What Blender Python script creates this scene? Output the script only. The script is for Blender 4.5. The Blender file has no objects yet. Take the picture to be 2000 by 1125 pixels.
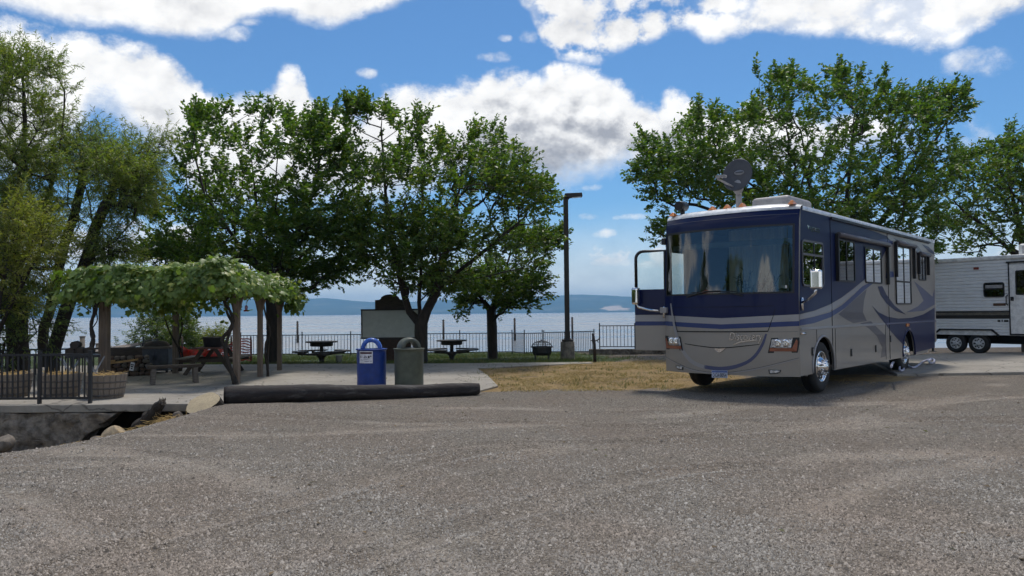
import bpy, bmesh, math, random
import numpy as np
from mathutils import Vector, Matrix

R = math.radians
random.seed(7)
rng = np.random.default_rng(7)
scene = bpy.context.scene
col = scene.collection

# ------------------------------------------------------------------ camera
EYE = 1.62
FPX = 1500.0            # focal length in pixels of a 2000 px wide frame
cam_data = bpy.data.cameras.new('camera')
cam_data.sensor_width = 36.0
cam_data.lens = FPX / 2000.0 * 36.0
cam_data.clip_start = 0.1
cam_data.clip_end = 60000.0
cam = bpy.data.objects.new('camera', cam_data)
col.objects.link(cam)
CAM_M = Matrix.Translation((0, 0, EYE)) @ Matrix.Rotation(R(90) + math.atan(48.5 / FPX), 4, 'X') @ Matrix.Rotation(-0.010, 4, 'Z')
cam.matrix_world = CAM_M
scene.camera = cam
CAM_R = CAM_M.to_3x3()

# ------------------------------------------------------------------ render settings, exposure
scene.render.engine = 'CYCLES'
scene.view_settings.view_transform = 'Standard'
scene.view_settings.look = 'None'
scene.view_settings.exposure = 0.0
scene.view_settings.gamma = 1.0
scene.view_settings.use_curve_mapping = False
cy = scene.cycles
cy.use_denoising = True
cy.max_bounces = 8
cy.diffuse_bounces = 3
cy.glossy_bounces = 4
cy.transmission_bounces = 6
cy.transparent_max_bounces = 12
cy.volume_bounces = 0
cy.adaptive_threshold = 0.03
cy.sample_clamp_indirect = 6.0
cy.caustics_reflective = False
cy.caustics_refractive = False

SUN_EL, SUN_AZ = 67.0, 12.0          # azimuth from +Y (the view) towards +X


def ray(px, py):
    """direction of the photo pixel (2000 x 1125 frame)"""
    return CAM_R @ Vector(((px - 1000.0) / FPX, -(py - 562.5) / FPX, -1.0))


def at(px, py, Y):
    d = ray(px, py)
    t = Y / d.y
    return Vector((d.x * t, Y, EYE + d.z * t))


def gnd(px, py, z=0.0):
    d = ray(px, py)
    t = (z - EYE) / d.z
    return Vector((d.x * t, d.y * t, z))


# ------------------------------------------------------------------ node helpers
class NT:
    def __init__(self, tree):
        self.t = tree
        self.n = tree.nodes
        self.l = tree.links

    def node(self, kind, **kw):
        nd = self.n.new(kind)
        for k, v in kw.items():
            setattr(nd, k, v)
        return nd

    def put(self, sock, v):
        if isinstance(v, bpy.types.NodeSocket):
            self.l.new(v, sock)
        elif v is not None:
            sock.default_value = v

    def m(self, op, a, b=None, c=None, clamp=False):
        nd = self.node('ShaderNodeMath', operation=op, use_clamp=clamp)
        self.put(nd.inputs[0], a)
        if b is not None:
            self.put(nd.inputs[1], b)
        if c is not None:
            self.put(nd.inputs[2], c)
        return nd.outputs[0]

    def vm(self, op, a, b=None, scale=None):
        nd = self.node('ShaderNodeVectorMath', operation=op)
        self.put(nd.inputs[0], a)
        if b is not None:
            self.put(nd.inputs[1], b)
        if scale is not None:
            self.put(nd.inputs[3], scale)
        return nd.outputs[0]

    def smooth(self, v, lo, hi, a=0.0, b=1.0):
        nd = self.node('ShaderNodeMapRange', interpolation_type='SMOOTHSTEP')
        self.put(nd.inputs[0], v)
        self.put(nd.inputs[1], lo)
        self.put(nd.inputs[2], hi)
        self.put(nd.inputs[3], a)
        self.put(nd.inputs[4], b)
        return nd.outputs[0]

    def mix(self, f, a, b, blend='MIX'):
        nd = self.node('ShaderNodeMix', data_type='RGBA', blend_type=blend)
        self.put(nd.inputs[0], f)
        for i, v in ((6, a), (7, b)):
            if isinstance(v, (tuple, list)):
                v = tuple(v) + ((1.0,) if len(v) == 3 else ())
            self.put(nd.inputs[i], v)
        return nd.outputs[2]

    def noise(self, vec, scale, detail=4.0, rough=0.55, dist=0.0, out=0):
        nd = self.node('ShaderNodeTexNoise')
        self.put(nd.inputs['Vector'], vec)
        nd.inputs['Scale'].default_value = scale
        nd.inputs['Detail'].default_value = detail
        nd.inputs['Roughness'].default_value = rough
        nd.inputs['Distortion'].default_value = dist
        return nd.outputs[out]

    def voronoi(self, vec, scale, feature='F1', rand=1.0):
        nd = self.node('ShaderNodeTexVoronoi', feature=feature)
        self.put(nd.inputs['Vector'], vec)
        nd.inputs['Scale'].default_value = scale
        nd.inputs['Randomness'].default_value = rand
        return nd

    def ramp(self, f, stops, interp='LINEAR'):
        nd = self.node('ShaderNodeValToRGB')
        cr = nd.color_ramp
        cr.interpolation = interp
        while len(cr.elements) < len(stops):
            cr.elements.new(0.5)
        for e, (p, c) in zip(cr.elements, stops):
            e.position = p
            e.color = tuple(c) + ((1.0,) if len(c) == 3 else ())
        self.put(nd.inputs[0], f)
        return nd.outputs[0]

    def curve(self, v, pts):
        """float curve over 0..1, straight between the points"""
        nd = self.node('ShaderNodeFloatCurve')
        cm = nd.mapping
        c = cm.curves[0]
        while len(c.points) < len(pts):
            c.points.new(0.5, 0.5)
        for p, (x, y) in zip(c.points, pts):
            p.location = (x, y)
            p.handle_type = 'AUTO_CLAMPED'
        cm.update()
        self.put(nd.inputs['Value'], v)
        return nd.outputs[0]


# ------------------------------------------------------------------ world: Nishita sky with cumulus clouds by direction
def build_world():
    w = bpy.data.worlds.new('World')
    scene.world = w
    w.use_nodes = True
    t = NT(w.node_tree)
    t.n.clear()
    out = t.node('ShaderNodeOutputWorld')
    bg = t.node('ShaderNodeBackground')
    bg.inputs['Strength'].default_value = 0.13
    t.l.new(bg.outputs[0], out.inputs[0])
    sky = t.node('ShaderNodeTexSky', sky_type='NISHITA')
    sky.sun_disc = False
    sky.sun_elevation = R(SUN_EL)
    sky.sun_rotation = R(SUN_AZ)
    sky.altitude = 400
    sky.air_density = 1.0
    sky.dust_density = 0.5
    sky.ozone_density = 3.0
    tc = t.node('ShaderNodeTexCoord')
    d = tc.outputs['Generated']
    sep = t.node('ShaderNodeSeparateXYZ')
    t.l.new(d, sep.inputs[0])
    x, y, z = sep.outputs
    az = t.m('ARCTAN2', x, y)
    hor = t.m('SQRT', t.m('ADD', t.m('MULTIPLY', x, x), t.m('MULTIPLY', y, y)))
    el = t.m('DIVIDE', z, t.m('MAXIMUM', hor, 0.001))          # tangent of elevation
    # uneven edges: the sampling direction wanders
    dz = t.vm('MULTIPLY', d, (1.0, 1.0, 1.35))
    n_big = t.noise(dz, 4.5, 3.0, 0.5)
    n_mid = t.noise(dz, 13.0, 6.0, 0.60)
    n_up = t.noise(t.vm('ADD', dz, (-0.008, 0.0, 0.016)), 13.0, 4.0, 0.52)
    n_fin = t.noise(dz, 48.0, 5.0, 0.68)
    vor = t.voronoi(t.vm('ADD', dz, t.vm('SCALE', t.noise(dz, 40.0, 2.0, 0.5, out=1), scale=0.022)), 24.0, 'F1')
    puff = t.m('SUBTRACT', 0.45, vor.outputs['Distance'])
    A0, AR, E1 = -0.75, 1.5, 0.5
    azn = t.m('DIVIDE', t.m('SUBTRACT', az, A0), AR, clamp=True)

    def contour(pts):
        res = []
        for px, py in pts:
            dd = ray(px, py)
            a = math.atan2(dd.x, dd.y)
            e = dd.z / math.hypot(dd.x, dd.y)
            res.append(((a - A0) / AR, max(0.0, min(1.0, e / E1 + 0.1))))
        res = [(0.0, res[0][1])] + res + [(1.0, res[-1][1])]
        return t.m('MULTIPLY', t.m('SUBTRACT', t.curve(azn, res), 0.1), E1)

    wob = t.m('ADD', t.m('MULTIPLY', t.m('SUBTRACT', n_mid, 0.5), 0.050), t.m('MULTIPLY', t.m('SUBTRACT', n_fin, 0.5), 0.034))
    wob = t.m('ADD', wob, t.m('MULTIPLY', puff, 0.020))
    wob2 = t.m('ADD', t.m('MULTIPLY', t.m('SUBTRACT', n_big, 0.5), 0.07), t.m('ADD', t.m('MULTIPLY', t.m('SUBTRACT', n_mid, 0.5), 0.05), t.m('MULTIPLY', t.m('SUBTRACT', n_fin, 0.5), 0.03)))

    def bank(top, bot, kt=1.0, kb=1.0, st=0.025, sb=0.045):
        tp = contour(top)
        bt = contour(bot)
        a1 = t.smooth(t.m('ADD', t.m('SUBTRACT', tp, el), t.m('MULTIPLY', wob, kt)), 0.0, st)
        a2 = t.smooth(t.m('ADD', t.m('SUBTRACT', el, bt), t.m('MULTIPLY', wob2, kb)), 0.0, sb)
        return t.m('MULTIPLY', a1, a2), tp, bt

    mainA, mt, mb = bank(
        [(0, 15), (60, 38), (120, 62), (200, 66), (250, 78), (300, 92), (345, 112), (385, 128), (408, 160), (500, 165), (528, 163), (548, 134), (570, 126),
         (592, 136), (606, 174), (650, 190), (700, 204), (722, 196), (760, 172), (850, 160), (920, 156), (960, 132), (1000, 132), (1055, 137), (1085, 112), (1130, 122),
         (1180, 143), (1220, 163), (1250, 186), (1280, 194), (1310, 166), (1340, 170), (1370, 192), (1420, 208), (1470, 180), (1520, 200), (1700, 215), (1850, 255), (1900, 235), (1960, 262), (2000, 275)],
        [(0, 380), (150, 300), (200, 262), (250, 290), (300, 330), (340, 350), (420, 420), (700, 420), (900, 365), (1000, 350), (1100, 372), (1180, 360), (1230, 345), (1290, 335), (1350, 350), (1900, 300), (2000, 330)])
    upA, ut, ub = bank(
        [(0, -400), (2000, -400)],
        [(0, 30), (60, 46), (120, 58), (200, 66), (330, 78), (420, 76), (480, 48), (540, 38), (620, 60), (700, 50), (780, 26), (835, -5), (870, -60), (930, -60), (985, -20), (1030, 22), (1060, 84), (1100, 116), (1150, 124),
         (1200, 104), (1260, 97), (1330, 66), (1400, 86), (1450, 78), (1550, 84), (1650, 78), (1700, 98), (1780, 112), (1850, 108), (1900, 80), (1960, 50), (2000, 35)],
        kb=0.55, sb=0.020)
    # the right half of the upper cloud is broken into small puffs
    mott = t.m('MULTIPLY', t.smooth(az, -0.02, 0.06), t.smooth(az, 0.22, 0.34, 1.0, 0.35))
    brk = t.smooth(t.m('ADD', t.m('MULTIPLY', n_mid, 0.55), t.m('ADD', t.m('MULTIPLY', n_fin, 0.45), t.m('MULTIPLY', puff, 0.45))), 0.30, 0.50)
    upA = t.m('MULTIPLY', upA, t.m('ADD', t.m('SUBTRACT', 1.0, mott), t.m('MULTIPLY', mott, brk)))
    lowA, lt, lb = bank(
        [(0, 430), (200, 440), (330, 425), (450, 470), (700, 500), (1000, 505), (1080, 497), (1130, 486), (1200, 474), (1245, 486), (1300, 470), (1500, 460), (1850, 470), (2000, 460)],
        [(0, 540), (1000, 545), (1300, 545), (2000, 545)], kt=1.3, kb=0.45, sb=0.03)

    def puffs(lst):
        acc = None
        for px, py, rx, ry in lst:
            dd = ray(px, py)
            a = math.atan2(dd.x, dd.y)
            e = dd.z / math.hypot(dd.x, dd.y)
            ex = t.m('POWER', t.m('DIVIDE', t.m('SUBTRACT', az, a), rx / FPX), 2.0)
            ey = t.m('POWER', t.m('DIVIDE', t.m('SUBTRACT', el, e), ry / FPX), 2.0)
            v = t.m('SUBTRACT', 1.0, t.m('ADD', ex, ey))
            acc = v if acc is None else t.m('MAXIMUM', acc, v)
        return t.smooth(t.m('ADD', acc, t.m('MULTIPLY', wob, 48.0)), 0.1, 1.7)

    pf = puffs([(968, 112, 42, 14), (986, 74, 18, 9), (715, 142, 24, 13), (1035, 70, 26, 22), (1910, 122, 62, 30), (1180, 456, 34, 13), (1150, 424, 30, 10), (1232, 424, 46, 9),
                (1160, 366, 30, 9), (440, 62, 62, 24), (480, 40, 40, 12)])
    # round the rest of the sky: scattered cumulus of the same kind
    dome = t.vm('DIVIDE', d, None)
    nd = dome.node
    cmb = t.node('ShaderNodeCombineXYZ')
    den = t.m('ADD', t.m('MAXIMUM', z, 0.0), 0.22)
    for i in range(3):
        t.l.new(den, cmb.inputs[i])
    t.l.new(cmb.outputs[0], nd.inputs[1])
    gen = t.m('ADD', t.noise(dome, 1.5, 4.0, 0.56), t.m('MULTIPLY', puff, 0.06))
    genA = t.m('MULTIPLY', t.smooth(gen, 0.47, 0.58), t.smooth(z, 0.0, 0.05))
    front = t.m('MULTIPLY', t.smooth(t.m('ABSOLUTE', az), 0.66, 0.85, 1.0, 0.0), t.smooth(el, 0.42, 0.56, 1.0, 0.0))
    frA = t.m('MAXIMUM', t.m('MAXIMUM', mainA, upA), t.m('MAXIMUM', t.m('MULTIPLY', lowA, 0.95), t.m('MULTIPLY', pf, 0.85)))
    alpha = t.m('ADD', t.m('MULTIPLY', frA, front), t.m('MULTIPLY', genA, t.m('SUBTRACT', 1.0, front)))
    # pale veil of far cloud and haze low over the horizon, all round
    veil = t.m('MULTIPLY', t.smooth(t.m('ADD', el, t.m('MULTIPLY', t.m('SUBTRACT', n_big, 0.5), 0.05)), 0.005, 0.15, 0.80, 0.0), t.smooth(z, -0.02, 0.0))
    alpha = t.m('MAXIMUM', alpha, veil)
    # cloud brightness: sunlit crowns, grey bases, billows
    depth = t.m('DIVIDE', t.m('SUBTRACT', mt, el), t.m('MAXIMUM', t.m('SUBTRACT', mt, mb), 0.02))
    billow = t.m('ADD', t.m('MULTIPLY', t.m('SUBTRACT', n_mid, n_up), 3.4), t.m('ADD', t.m('MULTIPLY', puff, 0.35), t.m('MULTIPLY', t.m('SUBTRACT', n_fin, 0.5), 0.12)))
    grey = t.smooth(t.m('ADD', depth, t.m('SUBTRACT', t.m('MULTIPLY', t.m('SUBTRACT', n_big, 0.5), 1.2), t.m('MULTIPLY', billow, 0.32))), 0.34, 0.98)
    # the deep grey base hangs under the tall middle cloud
    basew = t.m('ADD', 0.45, t.m('MULTIPLY', 0.55, t.m('MULTIPLY', t.smooth(az, -0.12, 0.02), t.smooth(az, 0.16, 0.3, 1.0, 0.3))))
    grey = t.m('MULTIPLY', t.m('MULTIPLY', grey, mainA), basew)
    ug = t.smooth(t.m('ADD', t.m('SUBTRACT', el, ub), t.m('MULTIPLY', t.m('SUBTRACT', n_big, 0.5), 0.35)), 0.02, 0.14)
    grey = t.m('MAXIMUM', grey, t.m('MULTIPLY', t.m('MULTIPLY', ug, upA), 0.30))
    lg = t.smooth(t.m('SUBTRACT', lt, el), 0.010, 0.05)
    grey = t.m('MAXIMUM', grey, t.m('MULTIPLY', t.m('MULTIPLY', lg, lowA), 0.20))
    grey = t.m('ADD', t.m('MULTIPLY', grey, front), t.m('MULTIPLY', t.smooth(gen, 0.55, 0.75), t.m('SUBTRACT', 0.6, t.m('MULTIPLY', front, 0.6))))
    g2 = t.m('SUBTRACT', t.m('ADD', grey, 0.10), t.m('MULTIPLY', billow, 0.40), clamp=True)
    cc = t.ramp(g2, [(0.0, (9.0, 8.9, 8.7)), (0.30, (7.4, 7.35, 7.3)), (0.65, (5.0, 5.05, 5.25)), (1.0, (3.2, 3.3, 3.65))])
    skyc = t.vm('MULTIPLY', sky.outputs[0], (0.47, 0.72, 0.90))
    t.l.new(t.mix(alpha, skyc, cc), bg.inputs['Color'])
    w.cycles.sampling_method = 'MANUAL'
    w.cycles.sample_map_resolution = 512


build_world()

sun_data = bpy.data.lights.new('sun', 'SUN')
sun_data.energy = 3.2
sun_data.angle = R(9)
sun_data.color = (1.0, 0.94, 0.85)
sun = bpy.data.objects.new('sun', sun_data)
col.objects.link(sun)
_sd = Vector((math.sin(R(SUN_AZ)) * math.cos(R(SUN_EL)), math.cos(R(SUN_AZ)) * math.cos(R(SUN_EL)), math.sin(R(SUN_EL))))
sun.rotation_euler = (-_sd).to_track_quat('-Z', 'Y').to_euler()


# ------------------------------------------------------------------ object helpers
def tag(o, label=None, cat=None, group=None, kind=None):
    if label:
        o['label'] = label
    if cat:
        o['category'] = cat
    if group:
        o['group'] = group
    if kind:
        o['kind'] = kind
    return o


def empty(name, loc=(0, 0, 0), rz=0.0, label=None, cat=None, group=None):
    o = bpy.data.objects.new(name, None)
    o.empty_display_size = 0.2
    col.objects.link(o)
    o.location = loc
    o.rotation_euler = (0, 0, rz)
    return tag(o, label, cat, group)


def link_mesh(name, me, mat, parent=None, kind=None):
    o = bpy.data.objects.new(name, me)
    col.objects.link(o)
    if mat is not None:
        me.materials.clear()
        me.materials.append(mat)
    if parent is not None:
        o.parent = parent
    if kind:
        o['kind'] = kind
    return o


def share(name, me, parent, loc=(0, 0, 0), rot=(0, 0, 0), scale=(1, 1, 1)):
    """one more object on mesh data that already exists"""
    o = bpy.data.objects.new(name, me)
    col.objects.link(o)
    o.parent = parent
    o.location = loc
    o.rotation_euler = rot
    o.scale = scale
    return o


def copy_tree(o, parent=None):
    c = o.copy()
    col.objects.link(c)
    c.parent = parent
    for ch in list(o.children):
        copy_tree(ch, c)
    return c


def np_mesh(name, verts, faces, smooth=False):
    """verts (n,3), faces (m,k) arrays, all faces with k corners"""
    verts = np.asarray(verts, dtype=np.float32)
    faces = np.asarray(faces, dtype=np.int32)
    me = bpy.data.meshes.new(name)
    k = faces.shape[1]
    me.vertices.add(len(verts))
    me.vertices.foreach_set('co', verts.ravel())
    me.loops.add(faces.size)
    me.loops.foreach_set('vertex_index', faces.ravel())
    me.polygons.add(len(faces))
    me.polygons.foreach_set('loop_start', np.arange(0, faces.size, k, dtype=np.int32))
    me.polygons.foreach_set('loop_total', np.full(len(faces), k, dtype=np.int32))
    if smooth:
        me.polygons.foreach_set('use_smooth', np.ones(len(faces), dtype=bool))
    me.update(calc_edges=True)
    return me


class MB:
    """collects shapes; build() links them as ONE mesh object"""
    def __init__(self):
        self.v = []
        self.f = []
        self.s = []

    def add(self, verts, faces, smooth=False, M=None):
        b = len(self.v)
        for p in verts:
            p = Vector(p)
            self.v.append(M @ p if M is not None else p)
        for f in faces:
            self.f.append(tuple(i + b for i in f))
            self.s.append(smooth)
        return self

    def box(self, lo, hi, M=None):
        x0, y0, z0 = lo
        x1, y1, z1 = hi
        return self.add([(x0, y0, z0), (x1, y0, z0), (x1, y1, z0), (x0, y1, z0), (x0, y0, z1), (x1, y0, z1), (x1, y1, z1), (x0, y1, z1)],
                        [(3, 2, 1, 0), (4, 5, 6, 7), (0, 1, 5, 4), (1, 2, 6, 5), (2, 3, 7, 6), (3, 0, 4, 7)], M=M)

    def bar(self, p0, p1, w, h, up=(0, 0, 1)):
        """rectangular bar from p0 to p1, w across, h along up"""
        p0, p1 = Vector(p0), Vector(p1)
        d = (p1 - p0).normalized()
        u = Vector(up)
        s = d.cross(u)
        if s.length < 1e-5:
            s = d.cross(Vector((1, 0, 0)))
        s.normalize()
        u = s.cross(d)
        a, b = s * (w / 2), u * (h / 2)
        vs = [p0 - a - b, p0 + a - b, p0 + a + b, p0 - a + b, p1 - a - b, p1 + a - b, p1 + a + b, p1 - a + b]
        return self.add(vs, [(0, 1, 2, 3), (7, 6, 5, 4), (0, 4, 5, 1), (1, 5, 6, 2), (2, 6, 7, 3), (3, 7, 4, 0)])

    def tube(self, pts, rad, n=8, caps=True, smooth=True):
        pts = [Vector(p) for p in pts]
        if not isinstance(rad, (list, tuple)):
            rad = [rad] * len(pts)
        b = len(self.v)
        ref = None
        for i, p in enumerate(pts):
            d = (pts[min(i + 1, len(pts) - 1)] - pts[max(i - 1, 0)]).normalized()
            if ref is None:
                ref = d.orthogonal().normalized()
            ref = (ref - d * ref.dot(d))
            if ref.length < 1e-6:
                ref = d.orthogonal()
            ref.normalize()
            o = d.cross(ref)
            for k in range(n):
                a = 2 * math.pi * k / n
                self.v.append(p + (ref * math.cos(a) + o * math.sin(a)) * rad[i])
        for i in range(len(pts) - 1):
            for k in range(n):
                k2 = (k + 1) % n
                self.f.append((b + i * n + k, b + i * n + k2, b + (i + 1) * n + k2, b + (i + 1) * n + k))
                self.s.append(smooth)
        if caps:
            self.f.append(tuple(b + k for k in reversed(range(n))))
            self.s.append(False)
            e = b + (len(pts) - 1) * n
            self.f.append(tuple(e + k for k in range(n)))
            self.s.append(False)
        return self

    def lathe(self, prof, n=24, M=None, smooth=True, close=False, arc=2 * math.pi):
        """prof: (radius, height) pairs turned about local z"""
        full = abs(arc - 2 * math.pi) < 1e-6
        cols = n if full else n + 1
        vs, fs = [], []
        for r, h in prof:
            for k in range(cols):
                a = arc * k / n
                vs.append((r * math.cos(a), r * math.sin(a), h))
        for i in range(len(prof) - 1):
            for k in range(n):
                k2 = (k + 1) % cols if full else k + 1
                fs.append((i * cols + k, i * cols + k2, (i + 1) * cols + k2, (i + 1) * cols + k))
        return self.add(vs, fs, smooth, M)

    def prism(self, poly, d0, d1, f):
        """poly of 2d points, f(a, b, d) places them; extruded from d0 to d1"""
        n = len(poly)
        vs = [f(a, b, d0) for a, b in poly] + [f(a, b, d1) for a, b in poly]
        fs = [tuple(range(n)), tuple(range(2 * n - 1, n - 1, -1))] + [(i, i + n, (i + 1) % n + n, (i + 1) % n) for i in range(n)]
        return self.add(vs, fs)

    def build(self, name, mat, parent=None, bevel=0.0, kind=None, segs=2):
        me = bpy.data.meshes.new(name)
        me.from_pydata([tuple(p) for p in self.v], [], self.f)
        me.polygons.foreach_set('use_smooth', self.s)
        me.update()
        bm = bmesh.new()
        bm.from_mesh(me)
        bmesh.ops.recalc_face_normals(bm, faces=bm.faces)
        bm.to_mesh(me)
        bm.free()
        o = link_mesh(name, me, mat, parent, kind)
        if bevel:
            md = o.modifiers.new('edge', 'BEVEL')
            md.width = bevel
            md.segments = segs
            md.limit_method = 'ANGLE'
            md.angle_limit = R(40)
        return o


# ------------------------------------------------------------------ materials
def base_mat(name):
    m = bpy.data.materials.new(name)
    m.use_nodes = True
    t = NT(m.node_tree)
    p = t.n['Principled BSDF']
    return m, t, p


def mat(name, c, rough=0.6, metal=0.0, var=0.18, scale=6.0, bump=0.0, bscale=40.0, coat=0.0, dirt=None, dirt_amt=0.0, spec=0.5, stretch=(1, 1, 1)):
    m, t, p = base_mat(name)
    tc = t.node('ShaderNodeTexCoord')
    v = t.vm('MULTIPLY', tc.outputs['Object'], stretch)
    n = t.noise(v, scale, 6.0, 0.6)
    lo = tuple(x * (1 - var) for x in c)
    hi = tuple(min(1.0, x * (1 + var)) for x in c)
    cc = t.mix(t.smooth(n, 0.3, 0.7), lo, hi)
    if dirt is not None:
        n2 = t.noise(v, scale * 0.45, 8.0, 0.68, 0.4)
        cc = t.mix(t.m('MULTIPLY', t.smooth(n2, 0.5, 0.72), dirt_amt), cc, dirt)
    t.l.new(cc, p.inputs['Base Color'])
    p.inputs['Roughness'].default_value = rough
    if rough > 0.12 and metal < 0.5:
        t.l.new(t.smooth(n, 0.25, 0.75, rough * 0.88, min(1.0, rough * 1.12)), p.inputs['Roughness'])
    p.inputs['Metallic'].default_value = metal
    p.inputs['Coat Weight'].default_value = coat
    p.inputs['Coat Roughness'].default_value = 0.04
    p.inputs['Specular IOR Level'].default_value = spec
    if bump:
        b = t.node('ShaderNodeBump')
        b.inputs['Strength'].default_value = 0.6
        b.inputs['Distance'].default_value = bump
        t.l.new(t.noise(v, bscale, 5.0, 0.6), b.inputs['Height'])
        t.l.new(b.outputs[0], p.inputs['Normal'])
    return m


def glass_mat(name, tint=(0.5, 0.55, 0.55), refl=0.10, rough=0.01):
    m = bpy.data.materials.new(name)
    m.use_nodes = True
    t = NT(m.node_tree)
    t.n.clear()
    out = t.node('ShaderNodeOutputMaterial')
    tr = t.node('ShaderNodeBsdfTransparent')
    tr.inputs[0].default_value = tuple(tint) + (1,)
    gl = t.node('ShaderNodeBsdfGlossy')
    gl.inputs['Roughness'].default_value = rough
    gl.inputs[0].default_value = (0.95, 0.97, 1.0, 1)
    lw = t.node('ShaderNodeLayerWeight')
    lw.inputs[0].default_value = 0.25
    f = t.m('ADD', refl, t.m('MULTIPLY', lw.outputs['Fresnel'], 0.8), clamp=True)
    mx = t.node('ShaderNodeMixShader')
    t.l.new(f, mx.inputs[0])
    t.l.new(tr.outputs[0], mx.inputs[1])
    t.l.new(gl.outputs[0], mx.inputs[2])
    t.l.new(mx.outputs[0], out.inputs[0])
    return m


def wood_mat(name, c, rough=0.8, along=(1, 1, 1), dark=0.5):
    m, t, p = base_mat(name)
    tc = t.node('ShaderNodeTexCoord')
    v = t.vm('MULTIPLY', tc.outputs['Object'], along)
    n = t.noise(v, 30.0, 6.0, 0.65, 0.6)
    n2 = t.noise(tc.outputs['Object'], 2.5, 5.0, 0.6)
    a = tuple(x * dark for x in c)
    cc = t.mix(t.smooth(n, 0.3, 0.68), a, c)
    cc = t.mix(t.smooth(n2, 0.35, 0.8, 0.0, 0.55), cc, tuple(x * 0.55 for x in c))
    t.l.new(cc, p.inputs['Base Color'])
    p.inputs['Roughness'].default_value = rough
    b = t.node('ShaderNodeBump')
    b.inputs['Distance'].default_value = 0.004
    t.l.new(n, b.inputs['Height'])
    t.l.new(b.outputs[0], p.inputs['Normal'])
    return m


def leaf_mat(name, c_dark, c_light, c_odd=None, trans=0.35, odd=0.1, rough=0.45):
    m = bpy.data.materials.new(name)
    m.use_nodes = True
    t = NT(m.node_tree)
    t.n.clear()
    out = t.node('ShaderNodeOutputMaterial')
    geo = t.node('ShaderNodeNewGeometry')
    tc = t.node('ShaderNodeTexCoord')
    rnd = geo.outputs['Random Per Island']
    n = t.noise(tc.outputs['Object'], 0.7, 3.0, 0.5)
    f = t.m('ADD', t.m('MULTIPLY', rnd, 0.6), t.m('MULTIPLY', t.smooth(n, 0.3, 0.7), 0.4))
    cc = t.mix(f, c_dark, c_light)
    if c_odd:
        h = t.m('FRACT', t.m('MULTIPLY', rnd, 37.3))
        cc = t.mix(t.m('MULTIPLY', t.m('GREATER_THAN', h, 1.0 - odd), 0.75), cc, c_odd)
    p = t.node('ShaderNodeBsdfPrincipled')
    t.l.new(cc, p.inputs['Base Color'])
    p.inputs['Roughness'].default_value = rough
    tr = t.node('ShaderNodeBsdfTranslucent')
    t.l.new(t.mix(1.0, cc, (1.5, 1.7, 0.55), 'MULTIPLY'), tr.inputs[0])
    mx = t.node('ShaderNodeMixShader')
    mx.inputs[0].default_value = trans
    t.l.new(p.outputs[0], mx.inputs[1])
    t.l.new(tr.outputs[0], mx.inputs[2])
    t.l.new(mx.outputs[0], out.inputs[0])
    return m


M = {}
M['black_metal'] = mat('black_metal', (0.015, 0.015, 0.018), 0.45, 0.0, bump=0.0006, bscale=60)
M['brown_metal'] = mat('brown_metal', (0.03, 0.025, 0.022), 0.6, 0.0, bump=0.001, bscale=40)
M['concrete'] = mat('concrete', (0.30, 0.285, 0.26), 0.9, 0, 0.22, 1.6, 0.002, 90, dirt=(0.14, 0.125, 0.105), dirt_amt=0.7)
M['old_concrete'] = mat('old_concrete', (0.21, 0.18, 0.145), 0.95, 0, 0.5, 6.0, 0.06, 13, dirt=(0.055, 0.043, 0.033), dirt_amt=0.9)
M['post_wood'] = wood_mat('post_wood', (0.235, 0.178, 0.135), along=(1, 1, 0.06))
M['beam_wood'] = wood_mat('beam_wood', (0.26, 0.21, 0.17), along=(0.3, 0.3, 1))
M['dark_wood'] = wood_mat('dark_wood', (0.085, 0.065, 0.05), along=(0.2, 1, 1))
M['grey_wood'] = wood_mat('grey_wood', (0.20, 0.17, 0.14), along=(0.15, 1, 1))
M['log_wood'] = mat('log_wood', (0.024, 0.019, 0.018), 0.85, 0, 0.5, 14, 0.018, 18, dirt=(0.13, 0.12, 0.115), dirt_amt=0.6, stretch=(0.25, 1, 1))
M['cut_wood'] = wood_mat('cut_wood', (0.52, 0.42, 0.27), along=(1, 1, 1), dark=0.75)
M['bark'] = mat('bark', (0.036, 0.029, 0.023), 0.95, 0, 0.45, 12, 0.02, 30, stretch=(1, 1, 0.25))
M['rubber'] = mat('rubber', (0.018, 0.018, 0.019), 0.75, bump=0.001, bscale=80, dirt=(0.07, 0.06, 0.05), dirt_amt=0.35)
M['chrome'] = mat('chrome', (0.75, 0.75, 0.76), 0.08, 1.0, 0.03)
M['white_paint'] = mat('white_paint', (0.74, 0.74, 0.73), 0.35, dirt=(0.45, 0.43, 0.38), dirt_amt=0.35)
M['amber'] = mat('amber', (0.50, 0.17, 0.04), 0.25)
M['stone'] = mat('stone', (0.16, 0.135, 0.11), 0.9, 0, 0.4, 5, 0.01, 22)
M['tan_stone'] = mat('tan_stone', (0.40, 0.31, 0.20), 0.9, 0, 0.3, 7, 0.01, 25, dirt=(0.2, 0.15, 0.1), dirt_amt=0.6)

# ================================================================== THE SETTING
def sstep(v, a, b):
    t = np.clip((v - a) / (b - a), 0, 1)
    return t * t * (3 - 2 * t)


def vnoise(x, y, s, seed=0):
    """smooth value noise on numpy arrays"""
    x = np.asarray(x, float) / s + seed * 17.31
    y = np.asarray(y, float) / s + seed * 7.77
    xi, yi = np.floor(x), np.floor(y)
    fx, fy = x - xi, y - yi
    fx, fy = fx * fx * (3 - 2 * fx), fy * fy * (3 - 2 * fy)

    def h(a, b):
        v = np.sin(a * 127.1 + b * 311.7 + seed * 74.7) * 43758.5453
        return v - np.floor(v)
    return (h(xi, yi) * (1 - fx) + h(xi + 1, yi) * fx) * (1 - fy) + (h(xi, yi + 1) * (1 - fx) + h(xi + 1, yi + 1) * fx) * fy


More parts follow.
